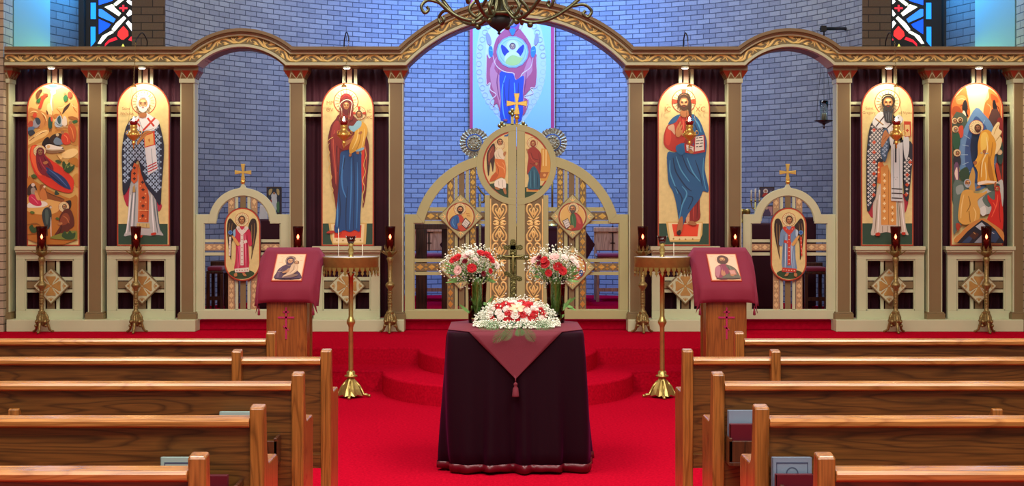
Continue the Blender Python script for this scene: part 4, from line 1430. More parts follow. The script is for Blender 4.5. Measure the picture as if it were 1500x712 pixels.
tall(1261, 1338.5, 'arched icon of a dark bearded bishop in a chequered black and white robe', GREG, (('Saint', 1273.5, 160.5, 4.6, '9a5a30'), ('Gregory', 1273, 167, 4.3, '9a5a30'), ('of Nyssa', 1326, 167, 4.3, '9a5a30')))
DESC = '''
@ 1382 110 5.479
P e0d4a0 180,95 262,70 360,95 350,150 330,220 320,320 200,320 205,200 185,140
P d06c28 72,215 120,150 175,95 190,150 205,240 215,300 190,350 110,340 72,340
P f09048 100,180 150,160 185,190 150,230 110,230
P a84818 75,260 120,250 150,300 120,340 75,330
S f8b878 7 110,200 150,190 180,205
S 8a3410 7 130,250 170,240 200,280
P e87c38 360,110 410,140 455,200 464,330 440,340 400,340 340,350 320,300 335,220 365,180
P b85420 380,150 430,180 440,220 390,210
S f8b878 7 350,230 380,260 370,310
S 8a3410 7 400,230 440,260 455,320
P 1e1a1c 160,215 178,200 195,250 188,300 200,330 172,330 150,270
P 1e1a1c 395,215 410,200 430,260 440,310 420,320 395,260
P e8dcc0 145,330 158,285 175,300 182,350 150,350
P e8dcc0 385,340 402,280 420,310 438,345
P 4c5c48 66,350 190,340 160,500 130,620 120,1000 66,1000
P 5c3c34 360,350 464,340 464,1000 400,1000
# mandorla
P 6890b8 262,262 330,320 385,390 415,480 425,600 420,720 390,840 340,900 262,930 190,900 150,830 126,720 124,600 145,480 190,380
P 3c5c90 262,330 315,380 350,440 370,600 362,740 320,850 262,870 210,840 178,740 172,600 195,470 230,380
P 243450 240,440 270,440 290,540 275,700 250,740 225,680 215,560
S a8c8dc 5 150,560 200,570
S a8c8dc 5 140,640 195,640
S a8c8dc 5 150,720 200,700
S a8c8dc 5 165,480 210,510
S a8c8dc 5 200,400 235,440
S a8c8dc 5 330,360 310,400
S a8c8dc 5 390,700 420,720
S a8c8dc 5 180,800 215,770
# side crowd
H 88,368,24
H 130,362,24
H 92,435,27
F 88,370,15 9c6840 5c3420
F 130,365,15 9c6840 3c2418 3c2418
F 92,438,16 9c6840 7c7468 7c7468
P c84c30 115,420 150,410 150,490 120,500
P 28583c 75,480 120,470 125,560 100,600 72,580
P 2c2c34 75,660 125,650 130,720 80,712
H 103,625,29
F 105,628,16 9c6840 3c2418
F 440,622,12 9c6840 3c2418
P 8c2c28 420,360 462,350 464,480 430,470
P 2c4c40 420,560 464,540 464,700 430,700
H 440,620,22
P 70506c 76,720 110,715 112,870 82,872
P e8d0c0 78,790 100,740 104,860
P b8402c 405,725 425,715 455,850 430,860
P 304c34 115,780 180,740 200,840 140,860
# rocks
P 5c7468 66,880 130,850 200,900 230,980 220,1100 150,1180 100,1240 66,1260
P 94a49c 90,900 140,880 150,930 100,960
P c0c8bc 250,1010 290,950 350,900 420,860 464,850 464,1050 400,1100 300,1120 270,1080
P 5c7468 300,1000 340,950 400,930 420,1000 350,1060
P e0e4d8 275,1080 320,1050 330,1110 300,1130
P 40584c 330,880 380,860 440,880 420,920 360,930
# central yellow figure
H 252,420,56
P e0a434 280,480 300,450 340,440 380,470 410,520 418,580 400,640 392,700 400,780 415,860 380,875 320,880 262,872 262,780 240,720 262,640 262,560
P f0cc5c 290,480 330,460 350,520 320,600 300,640 285,580
P b87c20 350,640 370,720 395,860 370,865 340,760
S f8e49c 10 330,500 340,600 300,700 290,820
S b87c20 8 380,540 370,640 350,700
S f8e49c 9 320,700 330,800 325,860
S b87c20 8 290,700 278,800 282,860
P f0dc9c 370,470 390,420 420,380 438,390 430,430 455,455 440,490 456,520 440,590 400,640 410,560 390,500
S c0a050 6 390,480 410,430 430,400
S c0a050 6 400,540 430,500 450,470
S 98b0b8 9 285,625 310,632 350,628
P a86838 300,610 320,600 328,618 310,640
P f0e4c8 262,862 320,848 380,850 415,856 412,872 340,868 270,884
P e8b03c 240,690 280,640 310,630 280,690 240,740
P a86838 225,700 250,690 255,712 238,725
F 262,430,27 8a5a3c 4a2818 4a2818 - -.15
P a86838 392,870 410,860 405,905 392,900
P a86838 248,905 270,885 285,900 262,912
# old man kneeling (yellow) and woman (red)
P c8a050 205,780 222,740 240,800 235,870 240,930 205,930 178,880 190,830
P d8a84c 130,950 165,920 215,925 240,950 300,945 330,930 335,945 300,970 262,1000 262,1040 280,1090 272,1160 240,1180 210,1190 150,1200 105,1160 112,1040
S f0d080 9 150,960 130,1060 125,1150
S 8c6424 8 185,970 200,1040 170,1100
S f0d080 9 225,1060 245,1110 235,1170
S 8c6424 8 190,1090 200,1180
F 178,870,28 a06838 a8b8bc a8b8bc - .2
P a83c20 85,1190 118,1195 112,1240 92,1240
P cc2818 420,900 440,940 450,1020 464,1120 455,1240 400,1210 335,1170 350,1120 370,1060 340,1000 340,960 365,990 395,1000 398,940
S f06040 9 420,960 410,1040 370,1140
S 8c1410 8 440,1000 430,1080 440,1180
S f06040 7 380,1020 400,1060 380,1110
F 415,915,19 a06838 - - b02818 -.2
# tomb doors
P c88840 70,1340 120,1270 200,1190 300,1150 360,1180 464,1260 464,1340
L 16202c 95,1344 180,1250 290,1162 340,1190 400,1240 464,1330 464,1348 95,1348
L 8a98a0 230,1345 340,1230 360,1250 290,1345
L aebac0 240,1215 290,1180 320,1210 280,1245
L 2c4464 130,1345 190,1290 215,1310 190,1345
L 40281c 190,1290 230,1250 270,1280 230,1320
L 2c4464 340,1250 400,1250 430,1300 400,1345 350,1330
T c8a460 5 225,1262 240,1276
T c8ccd0 5 372,1262 390,1272
'''
tall(1392, 1470, 'arched icon with yellow robed figure in a blue almond halo, hanging at far right', DESC)
ANG = '''
@ 320 280 5.086
P 2c4824 80,612 120,590 230,590 270,615 230,645 180,655 130,648
H 178,212,50
P 2c1c14 75,215 95,205 120,235 140,262 125,290 118,340 100,400 96,515 80,440 70,350 66,270
P 2c1c14 245,212 268,205 285,225 288,300 275,380 262,440 246,512 250,420 232,300 225,262
S 8a6c3c 6 85,240 78,320 92,430
S 8a6c3c 6 105,240 96,320 98,400
S 8a6c3c 6 270,240 268,340 252,460
S 8a6c3c 6 250,250 250,330 248,400
P c02848 130,290 150,265 205,265 238,295 248,350 252,400 232,410 225,400 226,590 125,595 130,500 132,400 118,340
P e06080 150,400 170,380 165,480 155,570 140,575 142,480
S f090a8 6 200,320 205,450 208,570
S 80102c 6 148,420 150,500 146,580
S 80102c 6 216,330 218,450 214,570
S 80102c 6 185,440 188,560
P e0d8c8 135,268 155,262 178,290 205,262 225,272 215,292 180,325 150,300
L e0d8c8 168,300 188,300 190,552 166,552
L e0d8c8 160,380 212,362 218,382 165,400
L e4e0cc 124,578 228,568 232,600 126,606
X a83838 9 178,330 178,360 178,420 178,450 178,480 178,510 178,540 140,592 160,590 180,590 200,588 218,586
X a83838 8 156,282 200,282 190,380
P 88b8d0 112,300 128,285 130,330 118,340
P d8a458 104,340 118,335 160,392 155,405 140,402
O 2458a0 92,308,17
R 80b0e0 92,308,13,3
L e0d8c8 84,340 98,340 92,482 80,480
X a83838 7 90,370 88,400 86,430 85,460
P b87c48 120,615 140,608 142,632 122,636
P b87c48 182,605 205,615 212,632 190,628
F 178,215,26 a87040 3a2214
'''
ANG2 = ANG.replace('H 178,212,50', 'H 178,212,50').replace('c02848', '7090b0').replace('e06080', 'a8c4dc').replace('f090a8', 'd8e8f0').replace('80102c', '34506c').replace('e0d8c8', 'c83c28').replace('e4e0cc', 'c83c28').replace('a83838', 'f0e0c0').replace('88b8d0', 'b8d0dc')
def oval(cx, label, txt, mirror):
    Y = 13.83
    t = thing('icon', label, 'icon', (XX(cx, Y), Y+.012, ZZ(412, Y)))
    mb = MB(); f = lambda o: stadium(cx, 304+o, 412-o, 26.6-o)
    mb.pprism(f(0), Y, .025, 0); mb.pprism(f(.5), Y-.002, .006, 1); mb.pprism(f(2.3), Y-.003, .006, 2)
    obj('board', mb, [BOARD, ICONRED, GOLDLEAF], t)
    p = Paint(Y-.0034)
    def wr(a, b, l):
        d = a-355.3
        q = W(cx+(-d if mirror else d), b, Y); return (q[0], Y-.0034-l, q[2])
    p.warp = wr; p.dsl(txt)
    obj('painting', p.mb, PAINT, t)
oval(355.1, 'oval icon of a winged angel in crimson on the left side door', ANG, False)
oval(1155.3, 'oval icon of a winged angel in pale blue on the right side door', ANG2, True)
# tall wall painting in the apse
BIG = '''
@ 680 20 3.957
L c03060 32,-140 522,-140 522,790 32,790
L 98c4e4 50,-120 502,-120 502,770 50,770
P c0ccd8 277,-70 380,-20 450,100 475,300 450,450 390,560 330,630 230,630 165,560 95,450 68,300 90,100 170,-20
P d4d4d0 277,-30 350,10 400,100 425,300 405,430 350,530 277,590 205,530 145,430 122,300 140,100 205,10
'''
import math as _m
for k in range(40):
    a = 2*pi*k/40
    BIG += 'R a8b8cc %g,%g,15,3\n' % (272+187*cos(a), 290+310*sin(a))
BIG += '''
O d0c8b8 280,50,60
R d0c8b8 280,50,60,3
# mantle
P b84c64 250,85 230,95 190,140 172,190 165,240 145,260 130,240 128,400 150,405 148,450 175,500 165,545 190,520 215,600 225,620 240,560 330,560 340,590 360,560 375,500 350,480 390,430 415,410 420,240 400,250 385,180 340,110 310,85
P d07c84 190,250 175,320 215,370 240,420 230,560 212,560 190,480 160,420 150,320
P d07c84 380,250 395,330 360,380 345,440 350,520 340,540 320,440 340,350
S e8c8b4 5 165,240 185,300 230,335 285,345 290,360
S e8c8b4 5 130,250 128,405 150,400 150,440 185,470 150,510 188,545
S e8c8b4 5 416,250 422,415 385,430 400,460 345,480 370,500 360,550
S e8c8b4 5 285,345 300,385 325,370 340,345 385,310 400,250
S 8c3058 6 200,330 190,400 205,500
S 8c3058 6 360,340 355,400 340,500
S 8c3058 5 200,150 190,200
S 8c3058 5 350,150 370,200
# blue gown
P 1844a4 205,345 250,345 285,350 300,385 345,360 340,450 330,620 215,620 212,500
S 60a0f0 7 240,360 220,440 225,560 240,620
S 103070 7 262,380 258,480 262,615
S 60a0f0 7 290,400 295,500 290,615
S 103070 6 315,400 312,500 316,610
S 103070 6 228,400 240,520
# sleeves and hands
P 2878c0 145,190 162,195 166,240 155,252 142,225
P 2878c0 388,200 410,190 415,225 400,255 386,240
S 80c0f0 4 146,210 164,215
S 80c0f0 4 390,218 412,210
P 9890b8 125,120 135,110 150,130 158,165 150,182 135,170
P 9890b8 415,120 425,115 432,150 415,182 404,165
# medallion
O 88a8cc 280,223,93
O a8c4d8 280,223,86
R 88a8cc 280,223,74,4
O d0d4c4 280,190,37
R c8b890 280,190,37,3
P 182c88 215,180 245,200 262,230 240,250 218,220
P 182c88 345,180 318,200 300,230 320,250 342,220
P d8d8c8 262,222 300,222 325,250 320,290 280,300 240,290 235,250
P b8c868 280,240 330,255 345,250 320,290 280,302 240,290 245,265
F 280,192,18 a07868 5a3838
# head and veil
P 9c3c70 250,85 240,40 255,5 285,-10 312,10 322,50 312,90 280,110
F 280,45,30 8c88b0 - - 2c50a8
P 2878c0 262,95 280,85 298,95 280,130
P b04848 225,615 250,612 245,625
'''
Y = 17.83
t = thing('wall_painting', 'tall light blue painting of a woman with raised hands on the apse wall', 'painting', (XX(750, Y), Y+.02, ZZ(218, Y)))
mb = MB(); mb.pbox(688, 812.5, -16, 218, Y, .03, 0); obj('canvas', mb, WHITEC, t)
p = Paint(Y-.001); p.dsl(BIG); obj('painted_figure', p.mb, PAINT, t)
# ================================================================== pews
def make_pew(side, xin, xout, label, divider=None, rack=(), bracket=None):
    """local: y=0 is the rear face nearest the camera, +y away; x in world"""
    s = side
    t = thing('pew', label, 'pew', (0, 0, 0), 'pews on the '+('left' if s < 0 else 'right')+' of the aisle')
    prof = [(0, 0), (.004, .3), (.0, .6), (-.004, .855), (0, .862), (.046, .868), (.052, .862), (.058, .80), (.068, .72), (.085, .682), (.11, .668), (.27, .668), (.285, .66), (.29, .645), (.285, .5), (.285, 0)]
    th = .046
    def endp(x):
        mb = MB(); mb.xprism(prof, min(x, x+s*th), max(x, x+s*th)); obj('end_panel', mb, PEWV, t, bev=.006)
    endp(xin); endp(xout-s*th)
    if divider is not None:
        mb = MB(); x = divider
        mb.xprism([(a-(.022 if k_ and a < .07 and b > .3 else 0), b) for k_, (a, b) in enumerate(prof)], min(x, x+s*.042), max(x, x+s*.042)); obj('divider_panel', mb, PEWV, t, bev=.006)
    a, b = sorted((xin+s*th, xout-s*th))
    mb = MB(); mb.xprism([(-.012, .803), (-.014, .818), (-.006, .827), (.055, .829), (.062, .822), (.06, .80), (.0, .797)], a, b); obj('top_rail', mb, PEWH, t, bev=.003)
    mb = MB(); mb.box(a, b, .018, .036, .36, .80); mb.box(a, b, .004, .03, .34, .40); obj('back_panel', mb, PEWP, t)
    mb = MB(); mb.xprism([(.02, .40), (.02, .44), (.34, .455), (.36, .445), (.36, .42)], a, b); obj('seat', mb, PEWH, t, bev=.004)
    for (x0, x1, mat_) in rack:
        q0, q1 = sorted((x0, x1))
        mb = MB(); mb.box(q0, q1, -.085, -.073, .54, .62); mb.box(q0, q1, -.085, .016, .525, .54)
        mb.box(q0, q0+.012, -.085, .016, .54, .63); mb.box(q1-.012, q1, -.085, .016, .54, .63)
        obj('book_rack', mb, DARKW, t, bev=.002)
    if bracket is not None:
        mb = MB(); mb.xprism([(.016, .60), (.016, .70), (-.02, .735), (-.035, .73), (-.045, .60)], bracket-.02, bracket+.02); obj('rest_bracket', mb, PEWV, t, bev=.003)
    return t
DEP = [7.26, 6.36, 5.47, 4.56, 3.66]
LN = ['front pew on the left, its end set back from the aisle below the lectern', 'second pew from the front on the left, with a divider post', 'third pew from the front on the left of the aisle', 'fourth pew from the front on the left, second nearest the camera', 'nearest pew on the left of the aisle, at the bottom edge of the photo']
RN = ['front pew on the right, its end set back from the aisle below the lectern', 'second pew from the front on the right, with a divider post', 'third pew from the front on the right, holding a grey and a maroon book', 'fourth pew from the front on the right, second nearest the camera', 'nearest pew on the right of the aisle, at the bottom edge of the photo']
for i, d in enumerate(DEP):
    k = {}
    xi = -1.141 if i == 0 else -.752
    if i == 1: k['divider'] = -1.147
    if i == 2: k = dict(rack=[(-.84, -1.12, 0)], bracket=XX(24, 5.47))
    if i == 3: k = dict(rack=[(-.82, -1.10, 0)])
    p_ = make_pew(-1, xi, -6.5, LN[i], **k); p_.location = (0, d, 0)
    k = {}
    xi = 1.19 if i == 0 else .81
    if i == 1: k['divider'] = 1.198
    if i == 2: k = dict(rack=[(.86, 1.14, 0)], bracket=XX(1457, 5.47))
    if i == 3: k = dict(rack=[(.875, 1.155, 0)])
    p_ = make_pew(1, xi, 6.6, RN[i], **k); p_.location = (0, d, 0)
GREYB = mat('grey_blue_book_cover', C(120, 138, 158), rough=.45); MARB = mat('maroon_book_cover', C(92, 16, 34), rough=.35)
TEAL = mat('pale_teal_book_cover', C(150, 178, 172), rough=.5); PAGES = mat('book_pages', C(232, 230, 218), rough=.8)
BORD = mat('book_border_print', C(66, 78, 104), rough=.5)
def book(x, y, z, w, h, th, m, label, tilt=0, border=False):
    t = thing('book', label, 'book', (x, y, z))
    mb = MB(); a = w/2
    mb.box(x-a, x+a, y, y+.003, z, z+h); mb.box(x-a, x+a, y+th-.003, y+th, z, z+h); mb.box(x-a, x-a+.004, y, y+th, z, z+h)
    obj('cover', mb, m, t, bev=.001)
    mb = MB(); mb.box(x-a+.003, x+a-.004, y+.003, y+th-.003, z+.003, z+h-.004); obj('pages', mb, PAGES, t)
    if border:
        mb = MB()
        for q in ((-.8, .8, .88, .91), (-.8, .8, .5, .53), (-.8, -.76, .5, .9), (.76, .8, .5, .9)): mb.box(x+a*q[0], x+a*q[1], y-.0008, y, z+h*q[2], z+h*q[3])
        mb.lathe(0, 0, [(0.001, 0)]*2, 3) if False else None
        for k in range(16):
            q0, q1 = 2*pi*k/16, 2*pi*(k+1)/16
            mb.add([(x+r*cos(q), y-.0008, z+h*.7+r*sin(q)) for r, q in ((.016, q0), (.016, q1), (.02, q1), (.02, q0))], [(0, 1, 2, 3)])
        obj('printed_border', mb, BORD, t)
    t.rotation_euler = (tilt, 0, 0); return t
book((1090-733)*5.42/2100, 5.435, .542, .115, .185, .022, GREYB, 'grey blue book standing behind a maroon one in the third right pew rack', -.02)
book((1091-733)*5.40/2100, 5.404, .542, .11, .138, .024, MARB, 'maroon book in the rack of the third right pew')
book((1163-733)*4.5/2100, 4.525, .542, .125, .166, .02, GREYB, 'patterned grey book standing in the rack of the fourth right pew', -.02, True)
book((1166-733)*4.48/2100, 4.494, .542, .12, .118, .024, MARB, 'maroon book in front of the patterned grey book, fourth right pew')
book((262-733)*4.5/2100, 4.525, .542, .13, .166, .02, TEAL, 'dark blue and pale book in the fourth left pew rack, beside the nearest pew end', -.02, True)
book((300-733)*4.48/2100+.03, 4.494, .542, .075, .115, .024, MARB, 'maroon book in the fourth left pew rack, just right of the nearest pew end')
book((344-733)*5.42/2100, 5.43, .542, .125, .18, .03, TEAL, 'pale teal book just showing above the rail of the fourth left pew', -.03)

# ================================================================== lecterns
def poly3(p, V): pass
def lectern(xc, side, label_l, label_c, label_i, txt):
    d = 11.0; z1, z2, D = .90, 1.155, .36
    t = thing('lectern', label_l, 'lectern', (xc, d+.2, 0))
    w = .147
    mb = MB(); mb.xprism([(d, .06), (d, z1-.02), (d+.33, z2-.045), (d+.33, .06)], xc-w, xc+w)
    obj('body', mb, LECT, t, bev=.006)
    for sg in (-1, 1):
        mb = MB(); x = xc+sg*(w+.003)
        for a, b, c, e in ((d+.01, d+.05, .08, .86), (d+.28, d+.32, .08, 1.04), (d+.05, d+.28, .08, .14), (d+.05, d+.28, .80, .88)): mb.box(x-.006, x+.006, a, b, c, e)
        obj('side_moulding', mb, LECT, t, bev=.002)
    mb = MB(); mb.box(xc-w-.02, xc+w+.02, d-.02, d+.35, .001, .06); obj('base', mb, LECT, t, bev=.006)
    mb = MB(); mb.xprism([(d-.03, z1-.022), (d-.03, z1-.002), (d+D, z2+.018-.02), (d+D, z2-.022)], xc-.20, xc+.20); obj('desk_top', mb, LECT, t)
    # three-barred cross inlay
    mb = MB(); px = 419 if side < 0 else 1064.5; Yc = d-.005
    for q in ((px-1.3, px+1.3, 451.5, 497), (px-4.5, px+4.5, 456, 458.2), (px-12, px+12, 463.8, 466.4)): mb.pbox(*q, Yc, .01)
    mb.pprism([(px-4, 476.5), (px+4, 482.5), (px+4, 485), (px-4, 479)], Yc, .01); mb.pprism([(px-1.8, 451.5), (px, 449.6), (px+1.8, 451.5)], Yc, .01)
    obj('inlaid_cross', mb, PURPLE, t)
    # cloth
    mb = MB(); n = 20
    def edgez(v): return z1+.006+(z2-z1+.016)*v
    rows = []
    def addrow(fn): rows.append([fn(i/n) for i in range(n+1)])
    # columns from left hem (0) over the desk to right hem (1)
    def col(u):
        # returns (x, drop) : drop below desk level
        if u < .2: return (-.205-.02*(1-u/.2), (1-u/.2))
        if u > .8: return (.205+.02*((u-.8)/.2), (u-.8)/.2)
        return (-.205+.41*(u-.2)/.6, 0)
    for j in range(13):
        v = j/12
        def fn(u, v=v):
            x, dr = col(u)
            flare = 1 if dr else 0
            if v < .62:      # on the desk, v 0 back .. .62 front
                q = 1-v/.62; y = d-.032+(D+.035)*q; z = edgez(q)
                hem = .03+.055*abs(cos(q*pi*.9)) if q > .5 else .05+.15*(1-q*2)
                hang = dr*hem
                return (xc+x+(.035*dr*(q if q > .5 else .6) if x > 0 else -.035*dr*(q if q > .5 else .6)), y, z-hang)
            q = (v-.62)/.38   # front drop
            z0 = edgez(0); drop = .135*q+.0
            wav = .008*sin(u*19+1)*q
            corner = abs(2*u-1)**3*.045*q
            xx = x*(1+.03*q)
            if dr: return (xc+xx*(1+.02*dr*q), d-.034+.02*dr+wav, z0-.135*q*.9-dr*.16*(1-.55*q)-.03*q)
            return (xc+xx, d-.036-.012*sin(q*2.6)+wav, z0-drop-corner)
        addrow(fn)
    for r in rows: mb.v += r
    for j in range(12):
        for i in range(n):
            a = j*(n+1)+i; mb.f.append([a, a+n+1, a+n+2, a+1]); mb.m.append(0); mb.c.append(None); mb.sm.append(True)
    cl = obj('lectern_cloth', mb, REDCLOTH, solid=.004); tag(cl, label_c, 'cloth')
    mb = MB()
    for sg in (-1, 1):
        x = xc+sg*.208; zz = ZZ(451, d)
        mb.tube([(x, d-.03, zz+.02), (x, d-.03, zz-.006)], .0025, 6)
        mb.lathe(x, d-.03, [(.004, zz-.056), (.011, zz-.052), (.009, zz-.02), (.005, zz-.014), (.008, zz-.008), (.004, zz)], 10)
        o = obj('tassel', mb, REDCLOTH, cl); mb = MB()
    # icon lying on the slope
    ang = math.atan2(edgez(1)-edgez(0), D+.035)
    iw, il = .118, .352
    t2 = thing('icon', label_i, 'icon', (xc, d+.03, edgez(.1)))
    base = Vector((xc, d-.012, edgez(.05)+.012)); U = Vector((0, cos(ang), sin(ang))); Nn = Vector((0, -sin(ang), cos(ang)))
    def pt(u, v, h): q = base+U*(v*il)+Nn*h; return (q.x+(u-.5)*2*iw, q.y, q.z)
    mb = MB(); c8 = [pt(u, v, h) for h in (-.012, .0) for u, v in ((0, 0), (1, 0), (1, 1), (0, 1))]
    mb.add(c8, [(3, 2, 1, 0), (4, 5, 6, 7), (0, 1, 5, 4), (1, 2, 6, 5), (2, 3, 7, 6), (3, 0, 4, 7)]); obj('board', mb, ICONRED, t2)
    p = Paint(0)
    def wr(a, b, l): return pt(a/100, 1-b/140, .001+l*1.2)
    p.warp = wr; p.dsl(txt); obj('painting', p.mb, PAINT, t2)
MC = '''
@ 0 0 1
L e8b088 3,3 97,3 97,137 3,137
L f0c8a0 6,7 94,7 94,133 6,133
T c89068 1.2 14,14 24,14
T c89068 1.2 78,14 88,14
T c89068 1.2 14,46 24,46
T c89068 1.2 80,36 90,36
R d8a880 46,36,24,1
P 503848 12,132 12,100 18,78 32,62 44,56 58,66 66,80 80,90 92,108 92,132
P 6c5060 30,64 24,90 22,120 16,126 16,98
P 806858 34,40 36,22 46,14 58,16 66,26 64,42 60,56 50,66 40,58
P 503848 36,42 40,24 50,18 60,26 62,40 54,60 42,58
F 50,40,12 c08860 - - - .15
S c8a880 2 38,52 37,30 48,20 60,26 63,42
P a88468 44,84 60,76 78,84 76,98 50,122 32,128 46,104
P cca884 56,66 70,54 78,60 80,84 72,100 58,112 46,118 38,126 36,118 52,98
S 806048 2 66,64 66,84 56,104
S e8c8a0 2 72,66 74,84 62,104
P b07c54 34,96 48,88 54,92 44,102 32,104
P 806050 38,122 60,112 78,108 84,114 70,124 44,128
F 72,50,8 b88058 6a4830
S c8a880 1.5 12,96 24,98 34,94
L 54394c 12,128 92,128 92,133 12,133
'''
CI = '''
@ 0 0 1
L e8b088 3,3 97,3 97,137 3,137
L f0c4a0 6,7 94,7 94,133 6,133
T c89068 1.2 12,14 20,14
T c89068 1.2 78,14 90,14
T c89068 1.2 26,34 32,34
T c89068 1.2 70,34 76,34
R d8a880 50,32,22,1
P 5c4438 50,10 66,18 70,34 64,48 56,56 44,56 34,48 32,34 36,18
F 50,33,13 c08860 5c4030 6a4a38
P 8c4050 20,132 18,90 26,70 42,58 58,58 66,66 66,100 60,132
P b07078 20,80 28,68 38,70 34,100 24,126 18,110
P 6c6450 60,60 76,68 88,84 94,112 94,132 40,132 44,116 60,106 66,90 58,70
S 8c8870 2 68,70 74,96 76,126
S 48443c 2 62,66 66,90 60,110
S a06068 2 40,64 44,88 42,110
P b87c58 36,112 38,96 42,86 46,98 48,88 50,100 50,112 42,118
L a86858 62,88 84,86 88,112 66,118
L c89080 65,92 81,90 84,108 68,112
P b87c58 66,112 76,108 80,114 70,120
L 54443c 18,128 94,128 94,133 18,133
'''
lectern(-1.64, -1, 'wooden lectern with magenta three barred cross, left of the aisle', 'wine red cloth with tassels draped over the left lectern', 'small icon of mother and child lying on the left lectern', MC)
lectern(1.735, 1, 'wooden lectern with magenta three barred cross, right of the aisle', 'wine red cloth with tassels draped over the right lectern', 'small icon of a bearded man lying on the right lectern', CI)

# ================================================================== tray candle stands on the aisle floor
def tray_stand(px, label, candles):
    d = 11.28; x = XX(px, d); k = d/F
    t = thing('tray_candle_stand', label, 'candle stand', (x, d, 0))
    z = lambda y: ZZ(y, d)
    mb = MB(); mb.lathe(x, d, [(.022, z(548)), (.019, z(540)), (.018, z(480)), (.022, z(477)), (.034, z(473)), (.034, z(470)), (.022, z(466)), (.018, z(463)), (.019, z(405)), (.03, z(401)), (.03, z(399))], 20)
    obj('pole', mb, BRASS, t)
    mb = MB(); R = 40.5*k
    mb.lathe(x, d, [(.03, z(398)), (R*.9, z(396)), (R, z(392)), (R, z(378.5)), (R*1.02, z(377)), (R*1.02, z(376)), (R*.97, z(376)), (R*.96, z(380)), (.02, z(381))], 40); obj('tray', mb, TRAYB, t)
    mb = MB(); mb.lathe(x, d, [(.001, z(379.6)), (R*.955, z(379.6)), (R*.965, z(376.2)), (.001, z(376))], 40); obj('sand', mb, WHITEC, t)
    mb = MB(); n = 30
    for i in range(n):     # pierced fringe of little fleurs
        a = 2*pi*i/n; ca, sa = cos(a), sin(a); w = .017
        T = lambda u, zz, r=R*1.0: (x+(r+.002)*ca-u*sa, d+(r+.002)*sa+u*ca, zz)
        pts = [(-w, 391), (-w*.9, 395), (-w*.4, 397), (-w*.75, 400), (-w*.25, 401.5), (0, 404.5), (w*.25, 401.5), (w*.75, 400), (w*.4, 397), (w*.9, 395), (w, 391)]
        f = [T(u, z(y)) for u, y in pts]; b = [T(u, z(y), R-.005) for u, y in pts]; m = len(f)
        mb.add(f+b, [tuple(range(m)), tuple(range(2*m-1, m-1, -1))]+[(i2, m+i2, m+(i2+1) % m, (i2+1) % m) for i2 in range(m)])
    obj('pierced_fringe', mb, TRAYB, t)
    mb = MB(); mb.lathe(x, d, [(.10, z(584)), (.03, z(556)), (.03, z(553)), (.045, z(552)), (.045, z(549)), (.028, z(548)), (.028, z(545))], 16)
    mb = MB(); mb.lathe(x, d, [(.026, z(553)), (.05, z(552)), (.05, z(549.5)), (.032, z(549)), (.034, z(545)), (.024, z(543))], 18)
    obj('collar', mb, BRASS, t)
    mb = MB(); n = 8; prof = [(.024, z(553)), (.045, z(560)), (.075, z(569)), (.10, z(577))]
    rr = [(r, zz) for r, zz in prof]
    for i in range(n*2):
        a0, a1 = 2*pi*i/(2*n), 2*pi*(i+1)/(2*n)
        for j in range(len(rr)-1):
            q = []
            for (a, odd) in ((a0, i % 2), (a1, (i+1) % 2)):
                for (r, zz) in (rr[j], rr[j+1]):
                    ro = r*(1 if odd else .84); dz = 0 if not (odd and j == len(rr)-2 and (r, zz) == rr[j+1]) else -.012
                    q.append((x+ro*cos(a), d+ro*sin(a), zz+dz))
            mb.add(q, [(0, 1, 3, 2)], smooth=False)
    obj('skirt', mb, BRASS, t, solid=.003)
    for i in range(4):
        a = 2*pi*i/4+pi/4-pi/4; ca, sa = cos(a-pi/2), sin(a-pi/2)
        mb = MB(); mb.tube([(x+r*ca, d+r*sa, zz) for r, zz in ((.035, z(558)), (.07, z(566)), (.10, z(578)), (.118, .022), (.14, .013))], [.008, .009, .011, .013, .011], 8)
        mb.ball(x+.145*ca, d+.145*sa, .013, .0125, 10); obj('foot', mb, BRASS, t)
    mb = MB(); c = x; mb.lathe(c, d, [(.022, z(379)), (.022, z(376)), (.014, z(374)), (.02, z(370)), (.024, z(366)), (.014, z(362)), (.022, z(359)), (.026, z(357))], 16)
    obj('lamp_stem', mb, BRASS, t)
    mb = MB(); seg = 20; v = []; 
    prof = [(.014, z(358)), (.026, z(354)), (.036, z(348))]
    mb.lathe(c, d, prof, seg)
    for i in range(seg):
        a0, a1 = 2*pi*i/seg, 2*pi*(i+1)/seg; am = (a0+a1)/2
        mb.add([(c+.036*cos(a0), d+.036*sin(a0), z(348)), (c+.036*cos(a1), d+.036*sin(a1), z(348)), (c+.04*cos(am), d+.04*sin(am), z(345.5))], [(0, 1, 2), (2, 1, 0)][:1])
    obj('ruby_cup', mb, REDGLASS, t, solid=.002)
    for cx_, cy_, ht in candles:
        xx, yy = XX(cx_, d), d+cy_
        mb = MB(); mb.lathe(xx, yy, [(.003, z(379)), (.0028, z(ht))], 8); mb.tube([(xx, yy, z(ht)), (xx, yy, z(ht-1.5))], .0006, 4)
        o = obj('taper_candle', mb, WAX); tag(o, 'thin white taper, %s in the %s sand tray' % ('taller and left' if ht < 345 else 'shorter and right', 'left' if px < 733 else 'right'), 'candle')
tray_stand(514, 'brass tray candle stand left of the aisle, beside the left lectern', [(496.5, -.03, 335), (531, 0, 358)])
tray_stand(970, 'brass tray candle stand right of the aisle, beside the right lectern', [(987, 0, 356)])

